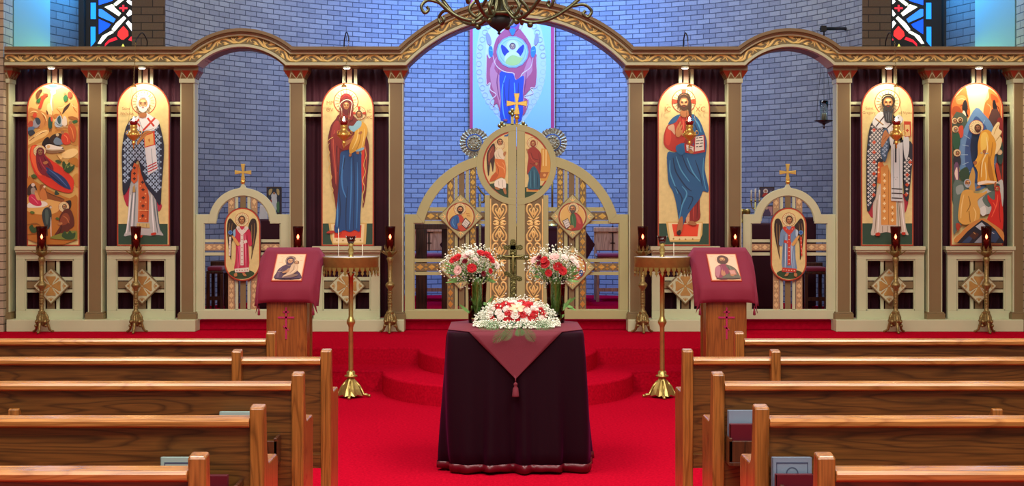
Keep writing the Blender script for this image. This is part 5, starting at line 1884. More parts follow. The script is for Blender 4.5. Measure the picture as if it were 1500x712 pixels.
# ================================================================== tall red glass candle stands before the screen
def candelabrum(px, label):
    d = 13.58; x = XX(px, d); z = lambda y: ZZ(y, d); b = .304
    t = thing('pillar_candle_stand', label, 'candle stand', (x, d, b), 'brass pillar candle stands before the icon screen')
    mb = MB(); mb.lathe(x, d, [(.03, z(458)), (.022, z(455)), (.019, z(450)), (.021, z(424)), (.03, z(422)), (.043, z(419)), (.043, z(416.5)), (.03, z(414)), (.02, z(412)), (.022, z(386)), (.026, z(383)), (.034, z(379)), (.02, z(375))], 16)
    for k in range(10):
        zz = z(449)+(z(426)-z(449))*k/10; mb.lathe(x, d, [(.021, zz), (.0245, zz+.006), (.021, zz+.012)], 12)
    obj('shaft', mb, ANTBRASS, t)
    mb = MB(); mb.lathe(x, d, [(.034, b+.075), (.055, z(470)), (.045, z(464)), (.034, z(460)), (.036, z(457)), (.026, z(455))], 6, sharp=True)
    for k in range(3):
        a = -pi/2+2*pi*k/3; am = a+pi/3
        mb.ball(x+.045*cos(am), d+.045*sin(am), z(471), .02, 8); mb.ball(x+.055*cos(am), d+.055*sin(am), z(477), .015, 8)
    obj('pedestal', mb, ANTBRASS, t)
    for k in range(3):
        a = -pi/2+2*pi*k/3+.0; ca, sa = cos(a), sin(a)
        mb = MB(); mb.tube([(x+r*ca, d+r*sa, zz) for r, zz in ((.03, z(458)), (.052, z(465)), (.055, z(474)), (.075, b+.03), (.10, b+.013), (.115, b+.012))], [.011, .015, .014, .012, .012, .009], 8)
        mb.ball(x+.062*ca, d+.062*sa, z(470), .014, 8)
        obj('foot', mb, ANTBRASS, t)
    mb = MB(); n = 8
    mb.lathe(x, d, [(.02, z(378)), (.035, z(373)), (.052, z(369)), (.05, z(368))], 16)
    for k in range(n):
        a = 2*pi*k/n; ca, sa = cos(a), sin(a)
        q = [(.03, 374, -.016), (.03, 374, .016), (.07, 370, .019), (.105, 366.5, 0), (.07, 370, -.019)]
        f = [(x+r*ca-u*sa, d+r*sa+u*ca, z(y)) for r, y, u in q]; g = [(p[0], p[1], p[2]-.004) for p in f]
        mb.add(f+g, [(0, 1, 2, 3, 4), (9, 8, 7, 6, 5)]+[(i, 5+i, 5+(i+1) % 5, (i+1) % 5) for i in range(5)])
        q = [(.04, 369, -.014), (.04, 369, .014), (.052, 364, .013), (.055, 359.5, 0), (.052, 364, -.013)]
        f = [(x+r*ca-u*sa, d+r*sa+u*ca, z(y)) for r, y, u in q]; g = [(x+(p[0]-x)*.94, d+(p[1]-d)*.94, p[2]) for p in f]
        mb.add(f+g, [(0, 1, 2, 3, 4), (9, 8, 7, 6, 5)]+[(i, 5+i, 5+(i+1) % 5, (i+1) % 5) for i in range(5)])
    obj('leaf_cup', mb, ANTBRASS, t)
    mb = MB(); mb.lathe(x, d, [(.036, z(368)), (.042, z(364)), (.044, z(345)), (.05, z(334)), (.051, z(331.5)), (.048, z(331.5)), (.045, z(336)), (.04, z(346)), (.037, z(364))], 20); obj('ruby_glass', mb, REDGLASS2, t)
    mb = MB(); mb.lathe(x, d, [(.028, z(366)), (.028, z(351)), (.001, z(350.5))], 12); obj('candle', mb, WAX, t)
    mb = MB(); mb.lathe(x, d, [(.003, z(350)), (.012, z(347.5)), (.009, z(345.5)), (.001, z(343))], 10); obj('flame', mb, FLAME, t)
REDGLASS2, nt_, p_ = newmat('deep_red_glass')
p_.inputs['Base Color'].default_value = C(90, 14, 12); p_.inputs['Roughness'].default_value = .05
tr = N(nt_, 'ShaderNodeBsdfTransparent'); tr.inputs[0].default_value = C(225, 160, 150); mx = N(nt_, 'ShaderNodeMixShader'); mx.inputs[0].default_value = .6
nt_.links.new(tr.outputs[0], mx.inputs[2]); nt_.links.new(p_.outputs[0], mx.inputs[1]); nt_.links.new(mx.outputs[0], nt_.nodes['Material Output'].inputs[0])
p_.inputs['Base Color'].default_value = C(40, 8, 8)
for px, lb in ((61, 'before the nativity icon at far left'), (199, 'before the white bearded bishop icon'), (436.5, 'mostly hidden by the left lectern'),
               (571.5, 'just left of the central gate'), (941.5, 'just right of the central gate'), (1077, 'mostly hidden by the right lectern'),
               (1312, 'before the chequered robed bishop icon'), (1445, 'before the descent icon at far right')):
    candelabrum(px, 'brass pillar candle stand with red glass, '+lb)

# ================================================================== hanging oil lamps
def oil_lamp(px, hookpts, label):
    d = 13.42; x = XX(px, d); z = lambda y: ZZ(y, d); k = d/F
    ux = XX(hookpts[-1][0], d)
    t = thing('hanging_oil_lamp', label, 'oil lamp', (x, d, z(218)), 'gold oil lamps hanging before the icons')
    mb = MB(); P = []
    n = len(hookpts)
    for i, (a, b) in enumerate(hookpts):
        yy = 13.63+(d-13.63)*i/(n-1); P.append(W(a, b, yy))
    mb.tube(smooth(P, False, 4), .006, 8); obj('hook', mb, BLACK, t)
    mb = MB()
    zt = z(hookpts[-1][1]); zb = z(126); m = 26
    for i in range(m):     # chain links
        q = zt+(zb-zt)*(i+.5)/m; xx = ux+(x-ux)*(i+.5)/m; h = abs(zb-zt)/m*.62
        mb.tube([(xx+(.006*cos(a) if i % 2 else 0), d+(0 if i % 2 else .006*cos(a)), q+h*sin(a)) for a in [2*pi*j/8 for j in range(8)]], .0016, 4, closed=True)
    for a in (pi/2+.5, -pi/6+.3, 7*pi/6+.3):
        mb.tube([(x+.02*cos(a), d+.02*sin(a), z(125)), (x+.062*cos(a), d+.062*sin(a), z(191))], .0014, 4)
    obj('chain', mb, ANTBRASS, t)
    mb = MB(); mb.lathe(x, d, [(.026, z(127)), (.024, z(125.6)), (.01, z(124)), (.004, z(121.5))], 14); obj('canopy', mb, GOLDB, t)
    mb = MB(); mb.lathe(x, d, [(.002, z(218)), (.008, z(215.5)), (.005, z(213)), (.017, z(210.5)), (.017, z(208)), (.01, z(206)), (.03, z(204)), (.054, z(200)), (.06, z(197)), (.05, z(194)), (.036, z(191.5)), (.03, z(188)), (.036, z(186)), (.033, z(183.5)), (.028, z(183))], 20)
    for i in range(10):
        a = 2*pi*i/10; mb.ball(x+.054*cos(a), d+.054*sin(a), z(197.6), .009, 6, sz=1.8)
    obj('gilt_body', mb, GOLDB, t)
    for a in (pi/2+.5, -pi/6+.3, 7*pi/6+.3):
        cx_, cy_ = x+.068*cos(a), d+.068*sin(a); mb = MB()
        mb.tube([(cx_+.014*cos(q)*cos(a), cy_+.014*cos(q)*sin(a), z(195)+.02*sin(q)) for q in [2*pi*j/12 for j in range(12)]], .0035, 6, closed=True); obj('scroll_handle', mb, GOLDB, t)
    mb = MB(); mb.lathe(x, d, [(.026, z(184)), (.036, z(181)), (.042, z(177.5)), (.039, z(177.5)), (.03, z(182))], 18); obj('ruby_cup', mb, mat('ruby_cup_red', C(130, 18, 20), rough=.15) if 'ruby_cup_red' not in bpy.data.materials else bpy.data.materials['ruby_cup_red'], t)
    mb = MB(); mb.lathe(x, d, [(.004, z(180)), (.011, z(176.5)), (.009, z(174)), (.001, z(171))], 10); obj('flame', mb, FLAME, t)
oil_lamp(195.8, [(214.5, 70), (215.5, 60), (208.5, 48), (201, 56), (198.5, 62)], 'gold oil lamp hanging before the white bearded bishop icon')
oil_lamp(503.8, [(504, 70), (504.5, 58), (507.5, 47), (510.5, 54), (511, 60)], 'gold oil lamp hanging before the mother and child icon')
oil_lamp(1010, [(1001, 70), (1001.5, 58), (1004, 48), (1007, 54), (1007.5, 60)], 'gold oil lamp hanging before the blue robed bearded figure icon')
oil_lamp(1313, [(1297.5, 70), (1297.5, 60), (1302.5, 48), (1308, 54), (1310.5, 60)], 'gold oil lamp hanging before the chequered robed bishop icon')

# ================================================================== wall bracket lamp in the right arch
Yb = 14.95; xb = XX(1207, Yb); z = lambda y: ZZ(y, Yb)
t = thing('hanging_glass_lamp', 'clear glass lamp on a dark saucer, hanging from a black bracket in the right arch', 'lamp', (xb, Yb, z(188)))
mb = MB(); xw = XX(1243, 15.45)
mb.tube([(xb-.03, Yb, z(42)), (xw, 15.5, ZZ(42, 15.5))], .018, 6); mb.box(xb-.035, xb+.02, Yb-.03, Yb+.03, z(46.5), z(38)); mb.tube([(xb, Yb, z(42)), (xb, Yb, z(52))], .008, 6)
mb.tube([(xw, 15.5, ZZ(28, 15.5)), (xw, 15.47, ZZ(42, 15.5)), (xw, 15.5, ZZ(57, 15.5))], .018, 6); obj('wall_bracket', mb, BLACK, t)
mb = MB()
for a in (.3, .3+2*pi/3, .3+4*pi/3): mb.tube([(xb, Yb, z(50)), (xb+.095*cos(a), Yb+.095*sin(a), z(177))], .0022, 4)
obj('chain', mb, BLACK, t)
mb = MB(); mb.lathe(xb, Yb, [(.002, z(189)), (.012, z(187)), (.004, z(184.5)), (.016, z(182)), (.05, z(180)), (.10, z(177)), (.104, z(176.4)), (.03, z(177))], 20); obj('saucer', mb, DARKW, t)
mb = MB(); mb.lathe(xb, Yb, [(.038, z(177)), (.042, z(160)), (.046, z(147.5)), (.043, z(147.5)), (.039, z(160)), (.036, z(176))], 20); obj('glass_chimney', mb, GLASS, t)
mb = MB(); mb.lathe(xb, Yb, [(.024, z(176.4)), (.024, z(168)), (.02, z(166)), (.001, z(165.6))], 14); obj('candle', mb, WAX, t)

# ================================================================== chandelier
d = 9.0; x = XX(731, d); z = lambda y: ZZ(y, d)
t = thing('chandelier', 'green bronze chandelier with scrolling arms, hanging at top centre', 'chandelier', (x, d, z(50)))
mb = MB(); mb.lathe(x, d, [(.002, z(51)), (.012, z(49)), (.007, z(47)), (.02, z(44)), (.06, z(38)), (.073, z(30)), (.068, z(25))], 24); obj('finial_bowl', mb, BLACK, t)
mb = MB(); mb.lathe(x, d, [(.062, z(26)), (.09, z(23)), (.096, z(20)), (.08, z(17.5)), (.02, z(16)), (.018, z(-60)), (.04, z(-64)), (.018, z(-70)), (.012, z(-130))], 24); obj('central_column', mb, BRONZE, t)
mb = MB()
zc = z(-130)
for i in range(40):
    q = zc+(6.49-zc)*(i+.5)/40; h = (6.49-zc)/40*.62
    mb.tube([(x+(.012*cos(a) if i % 2 else 0), d+(0 if i % 2 else .012*cos(a)), q+h*sin(a)) for a in [2*pi*j/8 for j in range(8)]], .003, 4, closed=True)
obj('chain', mb, BRONZE, t)
def spiral(cx, cz, r0, r1, a0, turns, n=22): return [(cx+(r0+(r1-r0)*i/n)*cos(a0+turns*2*pi*i/n), cz+(r0+(r1-r0)*i/n)*sin(a0+turns*2*pi*i/n)) for i in range(n+1)]
SHADE = mat('lamp_bulb', C(255, 240, 220), emit=C(255, 225, 180), estr=5)
for k in range(6):
    a = 2*pi*k/6+.2; ca, sa = cos(a), sin(a)
    L = 1.0 if k % 2 == 0 else .82
    def R3(pts): return [(x+r*ca, d+r*sa, zz) for r, zz in pts]
    mb = MB()
    arm = smooth([(.03, 2.86), (.05, 2.76), (.11, 2.695), (.2*L, 2.665), (.33*L, 2.69), (.46*L, 2.77), (.56*L, 2.86)], False, 5)
    mb.tube(R3(arm), .0125, 8)
    mb.tube(R3(smooth([(.46*L, 2.77), (.55*L, 2.785), (.60*L, 2.745), (.575*L, 2.705), (.545*L, 2.725), (.56*L, 2.745)], False, 5)), [.0105]*25+[.013], 8)
    e = smooth([(.06, 2.86), (.14, 2.80), (.19, 2.735), (.15, 2.69), (.11, 2.72), (.13, 2.75)], False, 5)
    mb.tube(R3(e), .0105, 8)
    mb.ball(x+.2*L*ca, d+.2*L*sa, 2.648, .02, 8)
    ar = obj('arm', mb, BRONZE, t)
    mb = MB(); q = .56*L; mb.lathe(x+q*ca, d+q*sa, [(.006, 2.85), (.03, 2.875), (.045, 2.885), (.015, 2.89), (.015, 2.96)], 14); obj('candle_cup', mb, BRONZE, ar)
    mb = MB(); mb.lathe(x+q*ca, d+q*sa, [(.012, 2.96), (.022, 2.99), (.012, 3.03), (.001, 3.06)], 10); obj('bulb', mb, SHADE, ar)

# ================================================================== draped table
TX = .085; YF, YB = 8.06, 8.86; TZ = .79
t = thing('table', 'small square table hidden under a dark velvet cloth in the aisle', 'table', (TX, (YF+YB)/2, 0))
mb = MB(); mb.box(TX-.37, TX+.37, YF+.02, YB-.02, .755, .782); obj('table_top', mb, DARKW, t)
for sx in (-1, 1):
    for y in (YF+.05, YB-.05): mb = MB(); mb.box(TX+sx*.34-.02, TX+sx*.34+.02, y-.02, y+.02, 0, .755); obj('leg', mb, DARKW, t)
mb = MB(); NS = 160; hw, hd = .386, .40; yc = (YF+YB)/2
levels = [0, .015, .04, .1, .22, .38, .55, .70, .80, .86, 1.0]
def sec(i, q):
    a = 2*pi*i/NS
    ca, sa = cos(a), sin(a)
    m = 14 if q < .3 else 14-10*min(1, (q-.1))
    r = (abs(ca)**m+abs(sa)**m)**(-1/m)
    f = q**.75
    X_ = ca*r*(hw+.03*f); Y_ = sa*r*(hd+.03*f)
    # folds, strongest near the corners and the hem
    w = (q**1.3)*(.018*sin(a*9+.6)+.022*sin(a*17+1.3)+.014*sin(a*29+.2))
    cn = math.exp(-((abs(abs(ca)-abs(sa)))/.16)**2)
    w += f*.03*cn
    return TX+X_+ca*w, yc+Y_+sa*w
for lv in levels:
    q = max(0, (lv-.015)/.985)
    z_ = TZ+.001-(0 if lv == 0 else .008 if lv == .015 else .008+(TZ-.02)*q)
    for i in range(NS):
        X_, Y_ = sec(i, q)
        if lv == 0: X_, Y_ = TX+(X_-TX)*.985, yc+(Y_-yc)*.985
        mb.v.append((X_, Y_, z_+(.006*sin(i*.35) if lv == 1.0 else 0)))
nl = len(levels)
def quads(mbx, l0, l1):
    for l in range(l0, l1):
        for i in range(NS):
            j = (i+1) % NS; mbx.f.append([l*NS+i, (l+1)*NS+i, (l+1)*NS+j, l*NS+j]); mbx.m.append(0); mbx.c.append(None); mbx.sm.append(True)
allv = list(mb.v)
mbv = MB(); mbv.v = allv[:]; quads(mbv, 0, nl-1)
mbv.f.append(list(range(NS))); mbv.m.append(0); mbv.c.append(None); mbv.sm.append(False)
# trim lists for the velvet and the satin hem
hemz = None
tc_ = obj('tablecloth', mbv, TVELVET, solid=.004); tag(tc_, 'floor length dark purple velvet cloth with satin hem over the aisle table', 'tablecloth')
hm = MB(); hm.v = [(TX+(a-TX)*1.002, yc+(b-yc)*1.002, c) for a, b, c in allv]
# hem occupies the last stretch
hem_levels = [(1-.075, 0), (1-.04, .003), (1, 0)]
hm.v = []
for q, bul in ((.945, .003), (.972, .005), (1.0, .002)):
    for i in range(NS):
        X_, Y_ = sec(i, q); X_ += (X_-TX)*(bul+.008); Y_ += (Y_-yc)*(bul+.008)
        hm.v.append((X_, Y_, TZ-.007-(TZ-.02)*q+(.005*sin(i*.35) if q == 1.0 else 0)))
for l in range(2):
    for i in range(NS):
        j = (i+1) % NS; hm.f.append([l*NS+i, (l+1)*NS+i, (l+1)*NS+j, l*NS+j]); hm.m.append(0); hm.c.append(None); hm.sm.append(True)
obj('satin_hem', hm, SATIN, tc_, solid=.003)
# square overlay set cornerwise
ov = MB(); H = TZ+.008; K = .655
e = [(TX-.383, yc+.27), (TX-.27, yc+.397), (TX+.27, yc+.397), (TX+.383, yc+.27), (TX+.383, yc-.262), (TX+.262, yc-.404), (TX-.262, yc-.404), (TX-.383, yc-.262)]
ov.add([(a, b, H) for a, b in e], [tuple(range(8))])
def flap(p0, p1, out, drop):
    n = 16; rows = 10; vs = []
    for r in range(rows+1):
        v = r/rows
        for i in range(n+1):
            u = i/n; m_ = .5
            uu = m_+(u-m_)*(1-v)
            X_ = p0[0]+(p1[0]-p0[0])*uu; Y_ = p0[1]+(p1[1]-p0[1])*uu
            o_ = .010*min(1, v*6)+.022*v
            vs.append((X_+out[0]*o_, Y_+out[1]*o_, H-drop*v-.0*(1-v)))
    f = [(r*(n+1)+i, r*(n+1)+i+1, (r+1)*(n+1)+i+1, (r+1)*(n+1)+i) for r in range(rows) for i in range(n)]
    ov.add(vs, f, smooth=True)
flap(e[6], e[5], (0, -1), .262); flap(e[2], e[1], (0, 1), .27); flap(e[7], e[0], (-1, 0), .27); flap(e[4], e[3], (1, 0), .27)
o = obj('table_overlay', ov, MAROONC, solid=.003); tag(o, 'wine coloured overlay with hanging point and tassel on the aisle table', 'cloth')
mb = MB(); tx, ty, tz = TX, yc-.404-.036, H-.262
mb.tube([(tx, ty, tz+.01), (tx, ty, tz-.02)], .003, 6); mb.lathe(tx, ty, [(.02, tz-.098), (.019, tz-.09), (.015, tz-.05), (.007, tz-.04), (.011, tz-.033), (.011, tz-.025), (.004, tz-.018)], 14); obj('tassel', mb, MAROONC, o)

# ---- crucifix
d = 8.72; px0 = 751.5; x = XX(px0, d)
t = thing('standing_crucifix', 'ornate dark bronze three barred cross standing between the two vases', 'crucifix', (x, d, TZ+.012))
CORP = mat('corpus_bronze', C(150, 140, 86), rough=.4, metal=.7)
CB = mat('cast_bronze', C(98, 92, 52), rough=.38, metal=.8, var=.45, nscale=140, bump=.9, bscale=160)
mb = MB(); s = lambda a, b, c, e_: mb.pbox(px0+a, px0+b, c, e_, d-.01, .02)
s(-4.6, 4.6, 356, 470); s(-20, 20, 373.5, 380.5); s(-10, 10, 359, 366)
mb.pprism([(px0-9.5, 398), (px0+9.5, 405), (px0+9.5, 412), (px0-9.5, 405)], d-.012, .024)
for a, b, r in ((-20, 377, 4.2), (20, 377, 4.2), (-10.5, 362.5, 4), (10.5, 362.5, 4), (0, 354.5, 4.4), (-9.5, 401, 4), (9.5, 408.5, 4)):
    mb.pprism(circ(px0+a, b, r, 14), d-.0125-abs(a)*.0001, .025+abs(a)*.0002)
obj('cross_body', mb, CB, t, bev=.002)
mb = MB()
for i in range(9): mb.ridge(circ(px0, 388+0*i, 0.01, 3), .1, d, .0) if False else None
for i in range(5): mb.ridge([(px0-3+6*j/6, 416+i*8+3*sin(j*pi/3)) for j in range(7)], 1.4, d-.0105, .003)
for a in (-15, -9, 9, 15): mb.ridge([(px0+a-2, 377), (px0+a, 375.2), (px0+a+2, 377), (px0+a, 378.8), (px0+a-2, 377)], 1, d-.0105, .003)
obj('relief_ornament', mb, CORP, t)
mb = MB(); yq = d-.016; q = lambda a, b, o=0: W(px0+a, b, yq-o)
mb.ball(*q(-.3, 371.5), .0085, 10)
mb.tube([q(0, 374), q(.2, 377), q(-.2, 382), q(.4, 387), q(-.3, 392), q(.2, 397), q(0, 400.5)], [.006, .0085, .0075, .008, .0065, .005, .004], 8)
mb.tube([q(-16, 374.5), q(-11, 375.5), q(-5, 376), q(0, 376.8), q(5, 376), q(11, 375.5), q(16, 374.5)], [.003, .0035, .0045, .006, .0045, .0035, .003], 6)
obj('corpus', mb, CORP, t)
mb = MB(); mb.lathe(x, d, [(.055, TZ+.012), (.055, TZ+.025), (.03, TZ+.04), (.018, TZ+.07)], 8, sharp=True); obj('base', mb, CB, t)

# ================================================================== flowers
REDF = mat('carnation_red', C(206, 12, 30), rough=.6, sheen=.2); WHF = mat('carnation_white', C(246, 232, 222), rough=.6, sheen=.2)
PKF = mat('carnation_pale_pink', C(244, 204, 196), rough=.6, sheen=.2); DKF = mat('carnation_dark_red', C(122, 10, 30), rough=.6)
GYP = mat('gypsophila_white', C(238, 240, 220), rough=.7); STEM = mat('flower_stem_green', C(74, 112, 44), rough=.6); LEAF = mat('fern_green', C(46, 116, 40), rough=.5, var=.3, nscale=30)
LEAFD = mat('dark_leaf_green', C(34, 70, 34), rough=.5, var=.3, nscale=20)
STEML = mat('bright_stem_green', C(170, 205, 125), rough=.5); LEAFM = mat('mid_leaf_green', C(120, 170, 90), rough=.5, var=.3, nscale=20)
def carnation_mesh(seed):
    rnd = random.Random(seed); mb = MB()
    for ring, (n, r, tilt) in enumerate(((9, 1.0, .25), (8, .86, .65), (7, .62, 1.0), (5, .4, 1.3))):
        for i in range(n):
            a = 2*pi*(i+rnd.uniform(-.2, .2))/n+ring*.4; w = .46*r*rnd.uniform(.85, 1.15); m = 5; vs = [(0, 0, -.15)]
            for j in range(m+1):
                u = -w+2*w*j/m; rr = r*(1-.25*(u/w)**2)*(1+.10*(-1)**j)
                X_, Y_, Z_ = rr*cos(tilt), u, rr*sin(tilt)*.72+.09*(-1)**j
                vs.append((X_*cos(a)-Y_*sin(a), X_*sin(a)+Y_*cos(a), Z_))
            mid = []
            b0 = len(vs)
            for j in range(m+1):
                p = vs[1+j]; vs.append((p[0]*.5, p[1]*.5, p[2]*.5+.12*sin(tilt)))
            f = [(0, b0+j, b0+j+1) for j in range(m)]+[(b0+j, 1+j, 2+j, b0+j+1) for j in range(m)]
            mb.add(vs, f, smooth=False)
    mb.lathe(0, 0, [(.08, -.9), (.22, -.5), (.3, -.15), (.2, .0)], 8, m=1, smooth=True) if False else mb.lathe(0, 0, [(.08, -.9), (.22, -.5), (.3, -.15), (.2, 0)], 8, m=1)
    return mb
def mk(name, seed, m):
    o = obj(name, carnation_mesh(seed), [m, STEM]); me = o.data; bpy.data.objects.remove(o); return me
CM = {c: [mk('carnation', s+i*10, m) for i in range(3)] for s, (c, m) in enumerate((('r', REDF), ('w', WHF), ('p', PKF), ('d', DKF)))}
CNT = 0
def carn(parent, loc, r, c, normal):
    global CNT
    CNT += 1
    o = bpy.data.objects.new('carnation', CM[c][CNT % 3]); COL.objects.link(o); o.parent = parent
    b = Vector(WLOC[parent.name]); o.location = Vector(loc)-b; o.scale = (r, r, r)
    o.rotation_euler = Vector(normal).to_track_quat('Z', 'Y').to_euler()
    if c != 'r' or True: o['label'] = {'r': 'bright red carnation', 'w': 'white carnation', 'p': 'pale pink carnation', 'd': 'dark red carnation'}[c]
    return o
def gyp(parent, pts, roots, rnd, stemevery=2):
    mb = MB()
    oc = [(1, 0, 0), (-1, 0, 0), (0, 1, 0), (0, -1, 0), (0, 0, 1), (0, 0, -1)]
    of = [(0, 2, 4), (2, 1, 4), (1, 3, 4), (3, 0, 4), (2, 0, 5), (1, 2, 5), (3, 1, 5), (0, 3, 5)]
    for i, p in enumerate(pts):
        r = rnd.uniform(.0034, .0066)
        mb.add([(p[0]+a*r, p[1]+b*r, p[2]+c*r) for a, b, c in oc], of, 0, smooth=True)
        if i % stemevery == 0:
            q = roots(p); mb.add([q, (q[0]+.0006, q[1], q[2]), (p[0]+.0006, p[1], p[2]), (p[0], p[1], p[2])], [(0, 1, 2, 3)], 1)
            mb.add([q, (q[0], q[1], q[2]+.001), (p[0], p[1], p[2]+.001), (p[0], p[1], p[2])], [(0, 1, 2, 3)], 1)
    o = obj('baby_breath', mb, [GYP, STEM], parent); o['kind'] = 'stuff'; return o
def leafblade(mb, base, tip, w, bend=0):
    b, t_ = Vector(base), Vector(tip); D_ = t_-b; s_ = D_.cross(Vector((0, -1, .2)))
    if s_.length < 1e-6: s_ = Vector((1, 0, 0))
    s_.normalize(); n_ = D_.cross(s_).normalized()
    v = []; k = 5
    for i in range(k+1):
        u = i/k; c = b+D_*u+n_*(bend*sin(pi*u)); h = w*sin(pi*min(1, u*.9+.06)); v += [c+s_*h, c-s_*h]
    mb.add(v, [(2*i, 2*i+2, 2*i+3, 2*i+1) for i in range(k)], smooth=True)
def fern(mb, base, tip, w):
    b, t_ = Vector(base), Vector(tip); D_ = t_-b; s_ = D_.cross(Vector((0, -1, .3))).normalized(); n = 12
    mb.tube([b, b+D_*.5, t_], .0012, 4)
    for i in range(1, n):
        u = i/n; L = w*(sin(pi*(u*.8+.15)))
        for sg in (-1, 1):
            c = b+D_*u; leafblade(mb, c, c+s_*sg*L+D_.normalized()*L*.5, L*.05)
def vase(px, d, label):
    x = XX(px, d); b = TZ+.012
    t = thing('glass_vase', label, 'vase', (x, d, b))
    mb = MB(); prof = [(.052, b), (.054, b+.02), (.054, b+.15), (.058, b+.24), (.068, b+.30), (.065, b+.30), (.055, b+.24), (.051, b+.15), (.050, b+.03), (.001, b+.028)]
    mb.lathe(x, d, [(.001, b)]+prof, 24); obj('glass', mb, VGLASS, t)
    return t, x, d, b
VGLASS, nt_, p_ = newmat('vase_glass'); p_.inputs['Base Color'].default_value = C(190, 205, 170); p_.inputs['Roughness'].default_value = .03; p_.inputs['Metallic'].default_value = 0
tr = N(nt_, 'ShaderNodeBsdfTransparent'); tr.inputs[0].default_value = C(240, 248, 232); mx = N(nt_, 'ShaderNodeMixShader'); fz = N(nt_, 'ShaderNodeFresnel'); fz.inputs[0].default_value = 1.6
gl = N(nt_, 'ShaderNodeBsdfGlossy'); gl.inputs['Roughness'].default_value = .03
nt_.links.new(fz.outputs[0], mx.inputs[0]); nt_.links.new(tr.outputs[0], mx.inputs[1]); nt_.links.new(gl.outputs[0], mx.inputs[2]); nt_.links.new(mx.outputs[0], nt_.nodes['Material Output'].inputs[0])
def bouquet(v, cx, cy, flowers, label, seed, rx, ry):
    t_, x, d, b = v; rnd = random.Random(seed)
    bq = thing('flower_bouquet', label, 'bouquet', (x, d, b+.03))
    c = W(cx, cy, d)
    st = MB(); lf = MB()
    for a_, b_, col, rr in flowers:
        dd = d-.06-.03*rnd.random()-.04*(1-abs(a_-cx)/rx); p = W(a_, b_, dd)
        nrm = (p[0]-c[0], -.10, p[2]-c[2]+.05); carn(bq, p, rr*.86, col, nrm)
        s0 = (x+rnd.uniform(-.03, .03), d+rnd.uniform(-.03, .03), b+.035)
        st.tube(smooth([s0, (x+(p[0]-x)*.25, d, b+.2), (p[0]*.8+x*.2, p[1]+.02, p[2]-.05), (p[0], p[1]+.01, p[2]-.015)], False, 3), .0022, 5)
    for i in range(70):
        qa = rnd.uniform(0, 2*pi); qr = .047*sqrt(rnd.random()); s0 = (x+qr*cos(qa), d+qr*sin(qa), b+.035); a = rnd.uniform(-1, 1); tp = (x+a*.05, d+rnd.uniform(-.045, .045), b+.27+rnd.random()*.06)
        st.tube([s0, ((s0[0]+tp[0])/2, (s0[1]+tp[1])/2, b+.16), tp], .0019, 5)
    for i in range(60):
        a = rnd.uniform(0, 2*pi); rr = rnd.uniform(.0, .045); z0 = b+.05+rnd.random()*.2
        p0 = (x+rr*cos(a), d+rr*sin(a), z0); p1 = (x+min(.049, rr+.02)*cos(a+.4), d+min(.049, rr+.02)*sin(a+.4), z0+rnd.uniform(.03, .08)); leafblade(lf, p0, p1, .005, .004)
    for i in range(60):
        a = rnd.uniform(0, 2*pi); p0 = (x+.03*cos(a), d+.03*sin(a), b+.27); p1 = (c[0]+rnd.uniform(-.9, .9)*rx*d/F, d+rnd.uniform(-.08, .06), c[2]+rnd.uniform(-.8, .2)*ry*d/F); leafblade(lf, ((p0[0]+p1[0])/2, (p0[1]+p1[1])/2, (p0[2]+p1[2])/2), p1, .008, .006)
    for i in range(9):
        a = rnd.uniform(pi, 2*pi); leafblade(lf, (x+.04*cos(a), d+.05*sin(a), b+.02+rnd.random()*.1), (x+.12*cos(a), d-.05, b+.05+rnd.random()*.12), .009, .01)
    obj('stems', st, STEML, bq); obj('leaves', lf, LEAFM, bq)
    pts = []
    while len(pts) < 1300:
        u, w_, h = rnd.gauss(0, .5), rnd.gauss(0, .45), rnd.gauss(0, .5)
        if u*u+h*h+w_*w_ > 1.15 or u*u+h*h+w_*w_ < .12: continue
        if h < -.75 and abs(u) > .5: continue
        cl = (round(u*4)/4+rnd.gauss(0, .07), round(w_*4)/4+rnd.gauss(0, .07), round(h*4)/4+rnd.gauss(0, .08))
        if rnd.random() < .6: u, w_, h = cl
        pts.append((c[0]+u*rx*d/F, d-.01+w_*.09, c[2]+h*ry*d/F))
    gyp(bq, pts, lambda p: (x+(p[0]-x)*.45, d+(p[1]-d)*.4, b+.28), rnd, 3)
d = 8.66
v1 = vase(699, d, 'tall glass vase of green stems left of the bronze cross')
bouquet(v1, 690, 389, [(670, 378, 'r', .036), (664, 381, 'r', .03), (704, 371, 'r', .032), (714, 374, 'r', .034), (720, 381, 'r', .03), (691, 393, 'r', .036), (688, 371, 'w', .032), (683, 375, 'p', .026), (671, 396, 'p', .036), (727, 389, 'w', .03), (681, 383, 'd', .022), (708, 401, 'd', .022), (718, 397, 'r', .022), (697, 380, 'w', .02)], 'red and white carnations with baby breath in the left vase', 3, 44, 31)
v2 = vase(814, d, 'tall glass vase of green stems right of the bronze cross')
bouquet(v2, 812, 390, [(799, 387, 'r', .038), (797, 381, 'r', .03), (817, 391, 'r', .036), (824, 397, 'r', .034), (804, 400, 'r', .028), (812, 377, 'p', .036), (839, 381, 'w', .032), (783, 381, 'p', .03), (790, 378, 'd', .024), (789, 386, 'd', .02), (827, 377, 'w', .026), (845, 388, 'w', .024)], 'red and pink carnations with baby breath in the right vase', 5, 42, 31)
